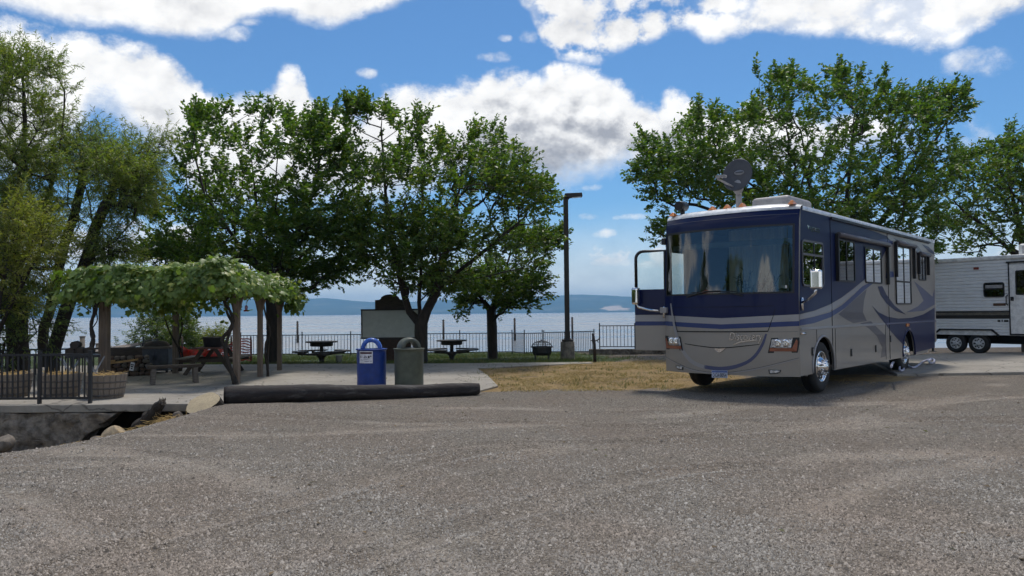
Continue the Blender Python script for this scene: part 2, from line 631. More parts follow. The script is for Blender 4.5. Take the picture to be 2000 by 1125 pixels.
LAKE_Z = -3.0
TRACKS = ((6.5, 0.5, 8.6), (6.5, 0.5, 10.5), (-5.0, 27.5, 17.0), (-5.0, 27.5, 18.9), (15.0, -7.0, 16.5), (15.0, -7.0, 18.4), (-9.0, 1.0, 7.5), (-9.0, 1.0, 9.3), (3.0, 40.0, 27.0), (3.0, 40.0, 28.8))


def ruts(x, y):
    """shallow wheel ruts pressed into the gravel"""
    wx = x + (vnoise(x, y, 1.8, 51) - 0.5) * 0.7
    wy = y + (vnoise(x, y, 1.8, 52) - 0.5) * 0.7
    z = np.zeros_like(x)
    for i, (cx, cy_, rr) in enumerate(TRACKS):
        d = np.hypot(wx - cx, wy - cy_) - rr
        k = sstep(vnoise(x, y, 3.0, 60 + i // 2), 0.40, 0.62)
        z += k * (-0.022 * np.exp(-(d / 0.12) ** 2) + 0.018 * np.exp(-((np.abs(d) - 0.23) / 0.08) ** 2))
    return z * (1 - sstep(y, 14.5, 16.5))




def H(x, y):
    """height of the ground"""
    x = np.asarray(x, float)
    y = np.asarray(y, float)
    a = np.clip((-5.25 - x) / 4.1, 0, 1.35)
    dip = -1.02 * a ** 0.9 * sstep(y, 7.5, 13.6) * (1 - sstep(y, 15.0, 16.5))
    far = -0.16 * sstep(y, 24.5, 29) - 0.42 * sstep(y, 29, 41)
    mound = 0.16 * np.exp(-(((x - 5.0) / 2.2) ** 2 + ((y - 26.5) / 2.0) ** 2))
    bank = -4.2 * sstep(y, 43.5, 50)
    rough = (vnoise(x, y, 1.6, 1) - 0.5) * 0.035 + (vnoise(x, y, 0.55, 2) - 0.5) * 0.016 + (vnoise(x, y, 5.0, 3) - 0.5) * 0.06
    patio = (x < 1.5) & (y > 13.9) & (y < 25.6)
    rough = np.where(patio, rough * 0.25 - 0.012, rough)
    return dip + far + mound + bank + rough + np.where(patio, 0.0, ruts(x, y))


_rp = random.Random(77)
PATIO = [(-15.0, 14.02)] + [(-14.9 + 0.14 * k, 14.01 + _rp.choice((0, 0, 0.01, 0.02, 0.045)) + _rp.uniform(-0.012, 0.012)) for k in range(68)] + [(-5.28, 14.0), (-5.2, 14.45), (-0.75, 15.75), (-0.33, 16.9), (-0.62, 19.6), (-1.02, 22.3), (1.2, 23.6), (2.5, 24.0), (2.5, 24.55), (-3.0, 24.6), (-7.4, 25.2), (-15.0, 25.3)]
PAD = [gnd(1752, 735), gnd(2000, 731), gnd(2250, 727), gnd(2300, 690), gnd(1820, 694), gnd(1700, 706)]


def axis(vals):
    out = []
    for a, b, st in vals:
        out += list(np.arange(a, b - 1e-6, st))
    return np.array(out + [vals[-1][1]])


def ground_sheet():
    xs = axis([(-400, -60, 40), (-60, -16, 2.0), (-16, -8, 0.2), (-8, 11, 0.1), (11, 22, 0.2), (22, 60, 2.0), (60, 400, 40)])
    ys = axis([(-300, -20, 40), (-20, 2, 2.0), (2, 4, 0.2), (4, 15, 0.1), (15, 30, 0.2), (30, 52, 0.5), (52, 60, 4)])
    X, Y = np.meshgrid(xs, ys)
    Z = H(X, Y)
    v = np.stack([X, Y, Z], -1).reshape(-1, 3)
    nx, ny = len(xs), len(ys)
    i, j = np.meshgrid(np.arange(nx - 1), np.arange(ny - 1))
    q = (j * nx + i).ravel()
    f = np.stack([q, q + 1, q + nx + 1, q + nx], -1)
    me = np_mesh('ground', v, f, True)
    # what lies where: dry grass, lawn, bare soil
    x, y = v[:, 0], v[:, 1]
    wob = (vnoise(x, y, 0.9, 5) - 0.5) * 0.9 + (vnoise(x, y, 0.3, 6) - 0.5) * 0.35
    lawn = sstep(y + wob, 24.4, 25.0) * (1 - 0.85 * sstep(x + wob, 2.8, 4.4))
    dry = sstep(y + wob * 0.7, 15.7 + 0.05 * np.abs(x), 16.5 + 0.05 * np.abs(x)) * (1 - sstep(y + wob, 24.2, 25.4)) * sstep(x + wob, -1.6, -0.9) * (1 - sstep(x, 4.5, 7.0))
    strip = np.exp(-(((x - 8.4 - 0.3 * wob) / 1.3) ** 2 + ((y - 18.2 + wob) / 0.9) ** 2))
    dry = np.maximum(dry, np.clip(strip * 1.3, 0, 1))
    soil = np.maximum(sstep(y, 25.5, 27) * sstep(x + wob, 2.6, 4.4), sstep(-x + wob, 8.0, 10.5) * sstep(y, 11.0, 13.2) * 0.8)
    soil = np.maximum(soil, sstep(-x, 11, 14) * sstep(y, 19, 22))
    for nm, arr in (('lawn', lawn), ('dry', dry), ('soil', soil)):
        at_ = me.attributes.new(nm, 'FLOAT', 'POINT')
        at_.data.foreach_set('value', arr.astype(np.float32))
    m, t, p = base_mat('gravel_ground')
    tc = t.node('ShaderNodeTexCoord')
    P = tc.outputs['Object']
    v1 = t.voronoi(P, 78.0)
    v2 = t.voronoi(P, 150.0)
    wn = t.node('ShaderNodeSeparateColor')
    t.l.new(v1.outputs['Color'], wn.inputs[0])
    big = t.noise(P, 0.55, 5.0, 0.6)
    mid = t.noise(P, 3.5, 6.0, 0.65)
    stone = t.ramp(wn.outputs[0], [(0.0, (0.075, 0.068, 0.061)), (0.35, (0.145, 0.133, 0.12)), (0.7, (0.215, 0.20, 0.18)), (1.0, (0.34, 0.32, 0.29))])
    wn2 = t.node('ShaderNodeSeparateColor')
    t.l.new(v2.outputs['Color'], wn2.inputs[0])
    fine = t.ramp(wn2.outputs[1], [(0.0, (0.07, 0.062, 0.053)), (0.6, (0.20, 0.182, 0.16)), (1.0, (0.33, 0.305, 0.27))])
    g = t.mix(t.smooth(mid, 0.35, 0.65, 0.1, 0.75), stone, fine)
    g = t.mix(t.smooth(big, 0.35, 0.7, 0.0, 0.55), g, t.mix(1.0, g, (0.98, 0.85, 0.78), 'MULTIPLY'))
    g = t.mix(1.0, g, (1.17, 1.115, 1.035), 'MULTIPLY')
    g = t.mix(t.smooth(mid, 0.52, 0.75, 0.0, 0.5), g, t.mix(1.0, g, (0.62, 0.62, 0.65), 'MULTIPLY'))

    # wheel tracks: long arcs of packed, paler gravel
    sx = t.node('ShaderNodeSeparateXYZ')
    t.l.new(t.vm('ADD', P, t.vm('SCALE', t.vm('SUBTRACT', t.noise(P, 0.5, 3.0, 0.5, out=1), (0.5, 0.5, 0.5)), scale=0.9)), sx.inputs[0])
    trk = None
    for cx, cy_, rr in TRACKS:
        dx = t.m('SUBTRACT', sx.outputs[0], cx)
        dy = t.m('SUBTRACT', sx.outputs[1], cy_)
        rad = t.m('SQRT', t.m('ADD', t.m('MULTIPLY', dx, dx), t.m('MULTIPLY', dy, dy)))
        v = t.smooth(t.m('ABSOLUTE', t.m('SUBTRACT', rad, rr)), 0.06, 0.34, 1.0, 0.0)
        trk = v if trk is None else t.m('MAXIMUM', trk, v)
    trk = t.m('MULTIPLY', trk, t.smooth(t.noise(P, 0.35, 2.0, 0.5), 0.42, 0.62))
    dust = t.smooth(t.m('ADD', t.noise(P, 0.28, 4.0, 0.6), t.m('MULTIPLY', mid, 0.25)), 0.55, 0.80)
    g = t.mix(t.m('MULTIPLY', dust, 0.4), g, t.mix(0.4, g, (0.26, 0.24, 0.212)))
    g = t.mix(t.m('MULTIPLY', trk, 0.12), g, t.mix(0.5, g, (0.27, 0.252, 0.226)))
    grit = t.noise(P, 26.0, 5.0, 0.75)
    g = t.mix(1.0, g, t.ramp(grit, [(0.30, (0.45, 0.44, 0.43)), (0.5, (1.0, 1.0, 1.0)), (0.70, (1.4, 1.4, 1.4))]), 'MULTIPLY')

    def at_node(nm):
        a = t.node('ShaderNodeAttribute', attribute_name=nm)
        return a.outputs['Fac']
    n3 = t.noise(P, 9.0, 7.0, 0.7)
    n4 = t.noise(P, 45.0, 4.0, 0.7)
    dryc = t.ramp(t.m('ADD', t.m('MULTIPLY', n3, 0.6), t.m('MULTIPLY', n4, 0.4)), [(0.28, (0.10, 0.07, 0.04)), (0.5, (0.33, 0.225, 0.10)), (0.72, (0.52, 0.375, 0.175))])
    lawnc = t.ramp(t.m('ADD', t.m('MULTIPLY', n3, 0.6), t.m('MULTIPLY', n4, 0.4)), [(0.3, (0.028, 0.038, 0.014)), (0.55, (0.055, 0.082, 0.022)), (0.75, (0.12, 0.125, 0.045))])
    patch = t.smooth(t.noise(P, 1.1, 4.0, 0.65), 0.52, 0.68)
    dryc = t.mix(t.m('MULTIPLY', patch, 0.7), dryc, t.ramp(n4, [(0.3, (0.09, 0.068, 0.045)), (0.7, (0.2, 0.165, 0.115))]))
    soilc = t.ramp(n3, [(0.3, (0.065, 0.05, 0.038)), (0.7, (0.15, 0.12, 0.088))])
    edge = t.m('MULTIPLY', t.m('SUBTRACT', n3, 0.5), 0.7)
    c = t.mix(t.smooth(t.m('ADD', at_node('soil'), edge), 0.35, 0.65), g, soilc)
    c = t.mix(t.smooth(t.m('ADD', at_node('dry'), edge), 0.35, 0.65), c, dryc)
    c = t.mix(t.smooth(t.m('ADD', at_node('lawn'), edge), 0.4, 0.6), c, lawnc)
    t.l.new(c, p.inputs['Base Color'])
    p.inputs['Roughness'].default_value = 0.9
    p.inputs['Specular IOR Level'].default_value = 0.25
    b = t.node('ShaderNodeBump')
    t.l.new(t.m('SUBTRACT', 1.0, t.m('MULTIPLY', trk, 0.55)), b.inputs['Strength'])
    b.inputs['Distance'].default_value = 0.028
    hgt = t.m('ADD', t.m('MULTIPLY', t.m('SUBTRACT', 1.0, v1.outputs['Distance']), 0.7), t.m('ADD', t.m('MULTIPLY', v2.outputs['Distance'], -0.3), t.m('ADD', t.m('MULTIPLY', mid, 2.6), t.m('MULTIPLY', trk, -2.0))))
    t.l.new(hgt, b.inputs['Height'])
    t.l.new(b.outputs[0], p.inputs['Normal'])
    o = link_mesh('ground', me, m)
    tag(o, 'grey gravel parking ground running to the lake bank', kind='structure')


ground_sheet()


def slab(name, poly, top, thick, material, label, bevel=0.015):
    mb = MB()
    mb.prism([(p[0], p[1]) for p in poly], top - thick, top, lambda a, b, d: (a, b, d))
    o = mb.build(name, material, bevel=bevel)
    return tag(o, label, kind='structure')


def patio_material():
    m, t, p = base_mat('patio_concrete')
    tc = t.node('ShaderNodeTexCoord')
    P = tc.outputs['Object']
    n1 = t.noise(P, 0.7, 6.0, 0.6)
    n2 = t.noise(P, 7.0, 8.0, 0.7)
    n3 = t.noise(P, 70.0, 3.0, 0.6)
    c = t.ramp(t.m('ADD', t.m('MULTIPLY', n1, 0.55), t.m('MULTIPLY', n2, 0.45)), [(0.3, (0.17, 0.152, 0.127)), (0.5, (0.275, 0.25, 0.213)), (0.7, (0.35, 0.322, 0.278))])
    c = t.mix(t.smooth(n3, 0.62, 0.75, 0.0, 0.5), c, (0.10, 0.085, 0.07))
    cr = t.voronoi(t.vm('ADD', P, t.vm('SCALE', t.noise(P, 3.0, 4.0, 0.6, out=1), scale=0.25)), 0.45, 'DISTANCE_TO_EDGE')
    c = t.mix(t.smooth(cr.outputs['Distance'], 0.0, 0.012, 0.7, 0.0), c, (0.06, 0.05, 0.042))
    t.l.new(c, p.inputs['Base Color'])
    p.inputs['Roughness'].default_value = 0.88
    b = t.node('ShaderNodeBump')
    b.inputs['Distance'].default_value = 0.003
    t.l.new(n2, b.inputs['Height'])
    t.l.new(b.outputs[0], p.inputs['Normal'])
    return m


M['patio'] = patio_material()
slab('patio', PATIO, 0.03, 0.14, M['patio'], 'worn concrete patio slab under the vine arbour')
slab('parking_pad', PAD, 0.06, 0.2, M['patio'], 'pale concrete parking pad beside the motorhome')


# ------------------------------------------------------------------ lake, hills, air
def lake():
    v = [(-30000, 44.0, LAKE_Z), (30000, 44.0, LAKE_Z), (30000, 30000, LAKE_Z), (-30000, 30000, LAKE_Z)]
    me = np_mesh('lake', v, [(0, 1, 2, 3)])
    m, t, p = base_mat('lake_water')
    tc = t.node('ShaderNodeTexCoord')
    P = tc.outputs['Object']
    wn = t.noise(t.vm('MULTIPLY', P, (0.25, 1.0, 1.0)), 0.03, 5.0, 0.6)
    t.l.new(t.ramp(wn, [(0.35, (0.13, 0.145, 0.155)), (0.65, (0.24, 0.245, 0.25))]), p.inputs['Base Color'])
    t.l.new(t.smooth(wn, 0.35, 0.65, 0.22, 0.36), p.inputs['Roughness'])
    p.inputs['IOR'].default_value = 1.33
    p.inputs['Specular IOR Level'].default_value = 1.0
    n1 = t.noise(t.vm('MULTIPLY', P, (0.5, 1.0, 1.0)), 0.9, 6.0, 0.6)
    n2 = t.noise(t.vm('MULTIPLY', P, (0.35, 1.0, 1.0)), 0.09, 5.0, 0.6)
    b = t.node('ShaderNodeBump')
    b.inputs['Strength'].default_value = 0.22
    b.inputs['Distance'].default_value = 0.22
    t.l.new(t.m('ADD', n1, t.m('MULTIPLY', n2, 2.0)), b.inputs['Height'])
    t.l.new(b.outputs[0], p.inputs['Normal'])
    tag(link_mesh('lake', me, m), 'pale rippled lake reaching to the far hills', kind='structure')


lake()


def hills():
    ridge = [(-900, 600), (-500, 585), (-100, 578), (150, 572), (260, 580), (400, 588), (480, 584), (560, 588), (600, 583), (640, 582), (700, 588), (760, 591), (860, 585), (900, 584), (960, 590), (1000, 589), (1050, 581),
             (1110, 575), (1140, 574), (1200, 577), (1240, 580), (1400, 584), (1700, 572), (2000, 566), (2300, 580), (2800, 592)]
    rx = [p[0] for p in ridge]
    ry = [p[1] for p in ridge]
    NXH, NYH = 420, 34
    Y0, Y1, Y2 = 7600.0, 9800.0, 11500.0
    v = []
    for j in range(NYH):
        tj = j / (NYH - 1)
        Y = Y0 + (Y2 - Y0) * tj
        for i in range(NXH):
            px = -900 + 3700 * i / (NXH - 1)
            py = np.interp(px, rx, ry)
            top = at(px, py, Y1).z
            x = at(px, py, Y).x
            up = (Y - Y0) / (Y1 - Y0)
            prof = max(0.0, (up - 0.12) / 0.88) ** 1.15 if up < 1 else max(0.0, 1 - (up - 1) * 1.6)
            n = (vnoise(x, Y, 900, 3) - 0.5) * 0.7 + (vnoise(x, Y, 330, 4) - 0.5) * 0.35 + (vnoise(x, Y, 120, 8) - 0.5) * 0.15
            z = LAKE_Z + 3 + (top + 3) * prof * (1 + n * 1.3 * min(1.0, abs(1 - up) * 2.2)) + (vnoise(x, Y, 90, 9) - 0.5) * 9 * min(1.0, up * 5)
            v.append((x, Y, z if j else LAKE_Z - 2))
    i, j = np.meshgrid(np.arange(NXH - 1), np.arange(NYH - 1))
    q = (j * NXH + i).ravel()
    me = np_mesh('hills', v, np.stack([q, q + 1, q + NXH + 1, q + NXH], -1), True)
    m, t, p = base_mat('hill_scrub')
    tc = t.node('ShaderNodeTexCoord')
    P = tc.outputs['Object']
    n = t.noise(P, 0.004, 8.0, 0.65)
    n2 = t.noise(P, 0.0011, 4.0, 0.5)
    c = t.ramp(t.m('ADD', t.m('MULTIPLY', n, 0.6), t.m('MULTIPLY', n2, 0.4)), [(0.32, (0.022, 0.036, 0.018)), (0.5, (0.045, 0.06, 0.03)), (0.57, (0.11, 0.105, 0.06)), (0.68, (0.26, 0.21, 0.13))])
    spz = t.node('ShaderNodeSeparateXYZ')
    t.l.new(P, spz.inputs[0])
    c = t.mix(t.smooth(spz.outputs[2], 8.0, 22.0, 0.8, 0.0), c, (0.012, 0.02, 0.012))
    # bare cut slope above the far shore
    bare = at(1200, 600, 8300.0)
    sp = t.node('ShaderNodeSeparateXYZ')
    t.l.new(t.vm('ADD', P, t.vm('SCALE', t.vm('SUBTRACT', t.noise(P, 0.006, 4.0, 0.6, out=1), (0.5, 0.5, 0.5)), scale=260.0)), sp.inputs[0])
    ex = t.m('POWER', t.m('DIVIDE', t.m('SUBTRACT', sp.outputs[0], bare.x), 150.0), 2.0)
    ey = t.m('POWER', t.m('DIVIDE', t.m('SUBTRACT', sp.outputs[1], 8250.0), 260.0), 2.0)
    c = t.mix(t.smooth(t.m('ADD', ex, ey), 0.5, 1.1, 1.0, 0.0), c, (0.62, 0.47, 0.34))
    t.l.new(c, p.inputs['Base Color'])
    p.inputs['Roughness'].default_value = 1.0
    p.inputs['Specular IOR Level'].default_value = 0.0
    tag(link_mesh('hills', me, m), 'blue hazy hills along the far shore', kind='structure')


hills()


def haze():
    mb = MB()
    mb.box((-14000, -700, -8.5), (14000, 12000, 285))
    m = bpy.data.materials.new('haze_air')
    m.use_nodes = True
    t = NT(m.node_tree)
    t.n.clear()
    out = t.node('ShaderNodeOutputMaterial')
    pv = t.node('ShaderNodeVolumePrincipled')
    pv.inputs['Color'].default_value = (0.32, 0.64, 1.0, 1)
    pv.inputs['Density'].default_value = 0.00013
    pv.inputs['Anisotropy'].default_value = 0.0
    t.l.new(pv.outputs[0], out.inputs['Volume'])
    o = mb.build('haze', m)
    tag(o, 'thin blue haze over the lake and hills', kind='stuff')


haze()

# ================================================================== MOTORHOME
RV_DIR = Vector((0.658, 0.753, 0))            # backwards along the coach
RV_OUT = Vector((0.753, -0.658, 0))           # out of the driver's side
RV_C = Vector((5.30, 14.20, 0.0))             # driver's side front corner on the ground
HW = 1.40
RV_L = 10.4
RV_O = RV_C - RV_OUT * HW
RV_ANG = math.atan2(RV_OUT.y, RV_OUT.x)
RV_ROOF = 3.60


def rv_local(p):
    d = p - RV_O
    return Vector((d.dot(RV_OUT), d.dot(RV_DIR), d.z))


def rv_side(px, py):
    """photo pixel -> (y, z) on the driver's side wall"""
    d = ray(px, py)
    o = Vector((0, 0, EYE))
    den = d.dot(RV_OUT)
    t = (RV_C - o).dot(RV_OUT) / den
    q = rv_local(o + d * t)
    return (q.y, q.z)


def front_y(x, z):
    u = min(1.0, abs(x) / HW)
    bow = -0.30 * (1 - u ** 2.6)
    if z < 1.95:
        rake = 0.0
    elif z < 3.3:
        rake = 0.10 * (z - 1.95) / 1.35
    else:
        rake = 0.10 + 0.5 * ((z - 3.3) / 0.32) ** 2 * 0.32
    low = 0.03 * max(0.0, (0.75 - z)) ** 1.0
    return bow + rake + low


def rv_front(px, py):
    """photo pixel -> (x, z) on the curved nose"""
    d = ray(px, py)
    o = Vector((0, 0, EYE))
    yy = -0.2
    for _ in range(6):
        den = d.dot(RV_DIR)
        t = (RV_O + RV_DIR * yy - o).dot(RV_DIR) / den
        q = rv_local(o + d * t)
        yy = front_y(max(-HW, min(HW, q.x)), q.z)
    return (max(-HW, min(HW, q.x)), q.z)


def F3(x, z, off=0.0):
    return (x, front_y(x, z) - off, z)


def rv_paint(name, c, coat=0.3, flake=0.0):
    m, t, p = base_mat(name)
    tc = t.node('ShaderNodeTexCoord')
    n = t.noise(tc.outputs['Object'], 1.2, 4.0, 0.6)
    n2 = t.noise(tc.outputs['Object'], 9.0, 5.0, 0.7)
    cc = t.mix(t.smooth(n, 0.3, 0.7, 0.0, 0.22), c, tuple(x * 0.8 for x in c))
    cc = t.mix(t.smooth(n2, 0.55, 0.8, 0.0, 0.025), cc, (0.25, 0.22, 0.19))
    t.l.new(cc, p.inputs['Base Color'])
    p.inputs['Metallic'].default_value = flake
    p.inputs['Roughness'].default_value = 0.38
    p.inputs['Coat Weight'].default_value = coat
    p.inputs['Specular IOR Level'].default_value = 0.22
    t.l.new(t.smooth(n2, 0.3, 0.8, 0.03, 0.10), p.inputs['Coat Roughness'])
    return m


P_NAVY = rv_paint('navy_paint', (0.003, 0.009, 0.060), 0.14)
P_SILV = rv_paint('taupe_paint', (0.32, 0.295, 0.265), flake=0.3)
P_BLUE = rv_paint('blue_paint', (0.035, 0.055, 0.165))
P_LIGHT = rv_paint('silver_paint', (0.33, 0.325, 0.335), flake=0.3)
P_LAV = rv_paint('lavender_paint', (0.085, 0.095, 0.175), flake=0.2)
P_GREY = rv_paint('grey_paint', (0.12, 0.115, 0.13), flake=0.2)
P_WHITE = mat('coach_white', (0.72, 0.72, 0.72), 0.3, dirt=(0.4, 0.38, 0.34), dirt_amt=0.3, coat=0.3)
G_WIND = glass_mat('windshield_glass', (0.47, 0.52, 0.49), 0.085)
G_SIDE = glass_mat('coach_window_glass', (0.06, 0.065, 0.07), 0.16)
G_CLEAR = glass_mat('clear_glass', (0.82, 0.88, 0.86), 0.03)
M['dark_trim'] = mat('dark_trim', (0.012, 0.012, 0.014), 0.4)
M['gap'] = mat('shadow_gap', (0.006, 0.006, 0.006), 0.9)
M['interior'] = mat('interior_fabric', (0.07, 0.065, 0.06), 0.9)
M['curtain'] = mat('curtain_cloth', (0.74, 0.72, 0.66), 0.9, bump=0.01, bscale=12, stretch=(1, 1, 0.05))
M['navy_curtain'] = mat('navy_curtain', (0.02, 0.035, 0.13), 0.9)
M['lamp_glass'] = mat('lamp_glass', (0.55, 0.58, 0.62), 0.12, 0.6, 0.5, 25)
M['plastic_grey'] = mat('plastic_grey', (0.30, 0.29, 0.29), 0.5)
M['dish_grey'] = mat('dish_grey', (0.05, 0.052, 0.06), 0.45)


def text_part(name, body, size, material, parent, origin, xdir, ydir, extrude=0.004, shear=0.0, width=None, align='LEFT'):
    cu = bpy.data.curves.new(name, 'FONT')
    cu.body = body
    cu.size = size
    cu.extrude = extrude
    cu.shear = shear
    cu.align_x = align
    cu.resolution_u = 3
    cu.materials.append(material)
    o = bpy.data.objects.new(name, cu)
    col.objects.link(o)
    o.parent = parent
    X = Vector(xdir).normalized()
    Yv = Vector(ydir).normalized()
    Z = X.cross(Yv)
    m = Matrix((X, Yv, Z)).transposed().to_4x4()
    m.translation = Vector(origin)
    bpy.context.view_layer.update()
    me = bpy.data.meshes.new_from_object(o.evaluated_get(bpy.context.evaluated_depsgraph_get()))
    bpy.data.objects.remove(o)
    me.materials.clear()
    o = link_mesh(name, me, material, parent)
    co = np.empty(len(me.vertices) * 3, dtype=np.float32)
    me.vertices.foreach_get('co', co)
    co = co.reshape(-1, 3)
    if width:
        co[:, 0] *= width / max(1e-6, co[:, 0].max())
        me.vertices.foreach_set('co', co.ravel())
        me.update()
    o.matrix_local = m
    return o


def wheel(parent, y, z, x_face, r_tyre=0.50, r_rim=0.30, width=0.28, nuts=10, dual=True, rim_m=None, name='wheel'):
    """hub faces +x"""
    w = empty(name, (x_face, y, z))
    w.parent = parent
    T = Matrix.Rotation(R(90), 4, 'Y')
    mb = MB()
    wd = width
    mb.lathe([(r_rim * 0.98, -wd), (r_tyre * 0.88, -wd), (r_tyre * 0.97, -wd + 0.03), (r_tyre, -wd + 0.07), (r_tyre, -wd / 2 - 0.012), (r_tyre * 0.985, -wd / 2), (r_tyre, -wd / 2 + 0.012), (r_tyre, -0.07),
              (r_tyre * 0.97, -0.03), (r_tyre * 0.88, 0.0), (r_rim * 1.15, 0.0), (r_rim * 1.02, -0.02), (r_rim * 0.98, -0.06), (r_rim * 0.98, -wd)], 40, T)
    mb.build('tyre', M['rubber'], w)
    mb = MB()
    if dual:
        mb.lathe([(r_rim * 1.03, -0.015), (r_rim * 0.99, -0.004), (r_rim * 0.92, -0.02), (r_rim * 0.86, -0.05), (r_rim * 0.62, -0.03), (r_rim * 0.55, 0.02), (r_rim * 0.40, 0.035), (r_rim * 0.38, 0.09), (r_rim * 0.25, 0.11), (0.0, 0.115)], 40, T)
    else:
        mb.lathe([(r_rim * 1.03, -0.02), (r_rim * 0.99, -0.01), (r_rim * 0.85, -0.04), (r_rim * 0.6, -0.02), (r_rim * 0.4, -0.03), (r_rim * 0.36, 0.02), (r_rim * 0.2, 0.04), (0.0, 0.04)], 40, T)
    mb.build('rim', rim_m or M['chrome'], w)
    me_h = None
    for k in range(10 if dual else 8):
        a = 2 * math.pi * k / (10 if dual else 8)
        rr = r_rim * 0.745
        mb = MB()
        sz = 0.030 if dual else 0.026
        mb.lathe([(sz, -0.005), (sz, 0.004), (0.0, 0.004)], 10, T)
        if me_h is None:
            o = mb.build('rim_hole', M['gap'], w)
            me_h = o.data
            o.location = (-0.036 if dual else -0.026, rr * math.cos(a), rr * math.sin(a))
        else:
            share('rim_hole', me_h, w, (-0.036 if dual else -0.026, rr * math.cos(a), rr * math.sin(a)))
    me_n = None
    for k in range(nuts):
        a = 2 * math.pi * (k + 0.5) / nuts
        rr = r_rim * 0.50
        if me_n is None:
            mb = MB()
            mb.lathe([(0.018, 0.0), (0.018, 0.05), (0.013, 0.062), (0.0, 0.062)], 8, T)
            o = mb.build('lug_nut', M['chrome'] if dual else M['dark_trim'], w)
            me_n = o.data
            o.location = (0.02 if dual else -0.03, rr * math.cos(a), rr * math.sin(a))
        else:
            share('lug_nut', me_n, w, (0.02 if dual else -0.03, rr * math.cos(a), rr * math.sin(a)))
    return w


def motorhome():
    rv = empty('motorhome', RV_O, RV_ANG, 'large navy and silver motorhome parked nose out with its passenger door open', 'motorhome')
    S = lambda y, z, d=0.0: (HW + d, y, z)
    # ---- driver's side wall with wheel arches
    yF, zF = rv_side(1609, 714)
    yR, zR = rv_side(1775, 677)
    zF = zR = 0.50
    zb = 0.40

    def arch(yc, r, n=12):
        a0 = math.asin((zb - 0.50) / r)
        return [(yc - r * math.cos(a), 0.50 + r * math.sin(a)) for a in np.linspace(a0, math.pi - a0, n)]
    bottom = [(0.0, zb)] + arch(yF, 0.60) + [(yF + 1.0, zb)] + arch(yR, 0.58) + [(RV_L - 1.2, zb + 0.02), (RV_L, zb + 0.30)]
    outline = bottom + [(RV_L, RV_ROOF - 0.06)] + [(front_y(HW, z_) + 0.004, z_) for z_ in np.linspace(RV_ROOF - 0.06, zb, 14)[:-1]]
    mb = MB()
    mb.prism(outline, -0.04, 0.0, lambda a, b, d: S(a, b, d))
    mb.build('side_panel', P_SILV, rv)
    # passenger side wall with the open doorway
    D0, D1, DZ0, DZ1 = 0.24, 0.82, 0.75, 2.86
    mb = MB()
    mb.prism([(front_y(HW, z_) + 0.004, z_) for z_ in np.linspace(zb, RV_ROOF - 0.06, 14)] + [(D0, RV_ROOF - 0.06), (D0, zb)], 0.0, 0.04, lambda a, b, d: (-HW + d, a, b))
    mb.box((-HW, D0, DZ1), (-HW + 0.04, D1, RV_ROOF - 0.06))
    mb.box((-HW, D0, zb), (-HW + 0.04, D1, DZ0))
    mb.box((-HW, D1, zb), (-HW + 0.04, RV_L, RV_ROOF - 0.06))
    mb.build('passenger_side_panel', P_SILV, rv)
    mb = MB()
    mb.box((-HW + 0.04, RV_L - 0.05, zb + 0.3), (HW - 0.04, RV_L + 0.01, RV_ROOF - 0.02))
    mb.build('rear_panel', P_NAVY, rv)
    mb = MB()
    mb.box((-HW + 0.05, 0.06, 0.50), (HW - 0.35, yF - 0.62, 0.62))
    mb.box((-HW + 0.05, yF + 0.62, 0.50), (HW - 0.05, yR - 0.60, 0.62))
    mb.box((-HW + 0.05, yR + 0.60, 0.62), (HW - 0.05, RV_L - 0.06, 0.74))
    mb.box((-0.5, yF - 0.6, 0.40), (0.5, yR + 1.6, 0.66))
    mb.build('underbody', M['gap'], rv)
    for yc in (yF, yR):
        for s in (1, -1):
            mb = MB()
            x0, x1 = (HW - 0.46, HW - 0.41) if s > 0 else (-HW + 0.41, -HW + 0.46)
            mb.box((x0, yc - 0.62, 0.5), (x1, yc + 0.62, 1.14))
            xa, xb = (HW - 0.41, HW - 0.045) if s > 0 else (-HW + 0.045, -HW + 0.41)
            mb.box((xa, yc - 0.62, 1.14), (xb, yc + 0.62, 1.17))
            mb.box((xa, yc - 0.66, 0.5), (xb, yc - 0.62, 1.17))
            mb.box((xa, yc + 0.62, 0.5), (xb, yc + 0.66, 1.17))
            mb.build('wheel_well', M['gap'], rv)
    # ---- roof: gently crowned, rounded edge
    mb = MB()
    vs, fs = [], []
    prof = []
    for k in range(17):
        u = -1 + 2 * k / 16
        prof.append((u * (HW + 0.005), RV_ROOF + 0.07 * (1 - abs(u) ** 5) - 0.02 * (abs(u) > 0.99)))
    prof = [(-HW - 0.012, RV_ROOF - 0.10)] + [(-HW - 0.018, RV_ROOF - 0.02)] + prof[1:-1] + [(HW + 0.018, RV_ROOF - 0.02), (HW + 0.012, RV_ROOF - 0.10)]
    ys = [0.25, 0.6, 3, 6, RV_L + 0.02]
    for y in ys:
        for x, z in prof:
            vs.append((x, y, z))
    n = len(prof)
    for i in range(len(ys) - 1):
        for k in range(n - 1):
            fs.append((i * n + k, i * n + k + 1, (i + 1) * n + k + 1, (i + 1) * n + k))
    mb.add(vs, fs, True)
    mb.add([(x, RV_L + 0.02, z) for x, z in prof], [tuple(range(n))])
    mb.build('roof', P_WHITE, rv)
    # white roof cap over the nose
    def patch(zlo, zhi, x0, x1, off=0.0, nx=36, nz=6):
        vs, fs = [], []
        for j in range(nz + 1):
            for i in range(nx + 1):
                x = x0 + (x1 - x0) * i / nx
                a = zlo(x) if callable(zlo) else zlo
                b = zhi(x) if callable(zhi) else zhi
                vs.append(F3(x, a + (b - a) * j / nz, off))
        for j in range(nz):
            for i in range(nx):
                q = j * (nx + 1) + i
                fs.append((q, q + 1, q + nx + 2, q + nx + 1))
        return vs, fs

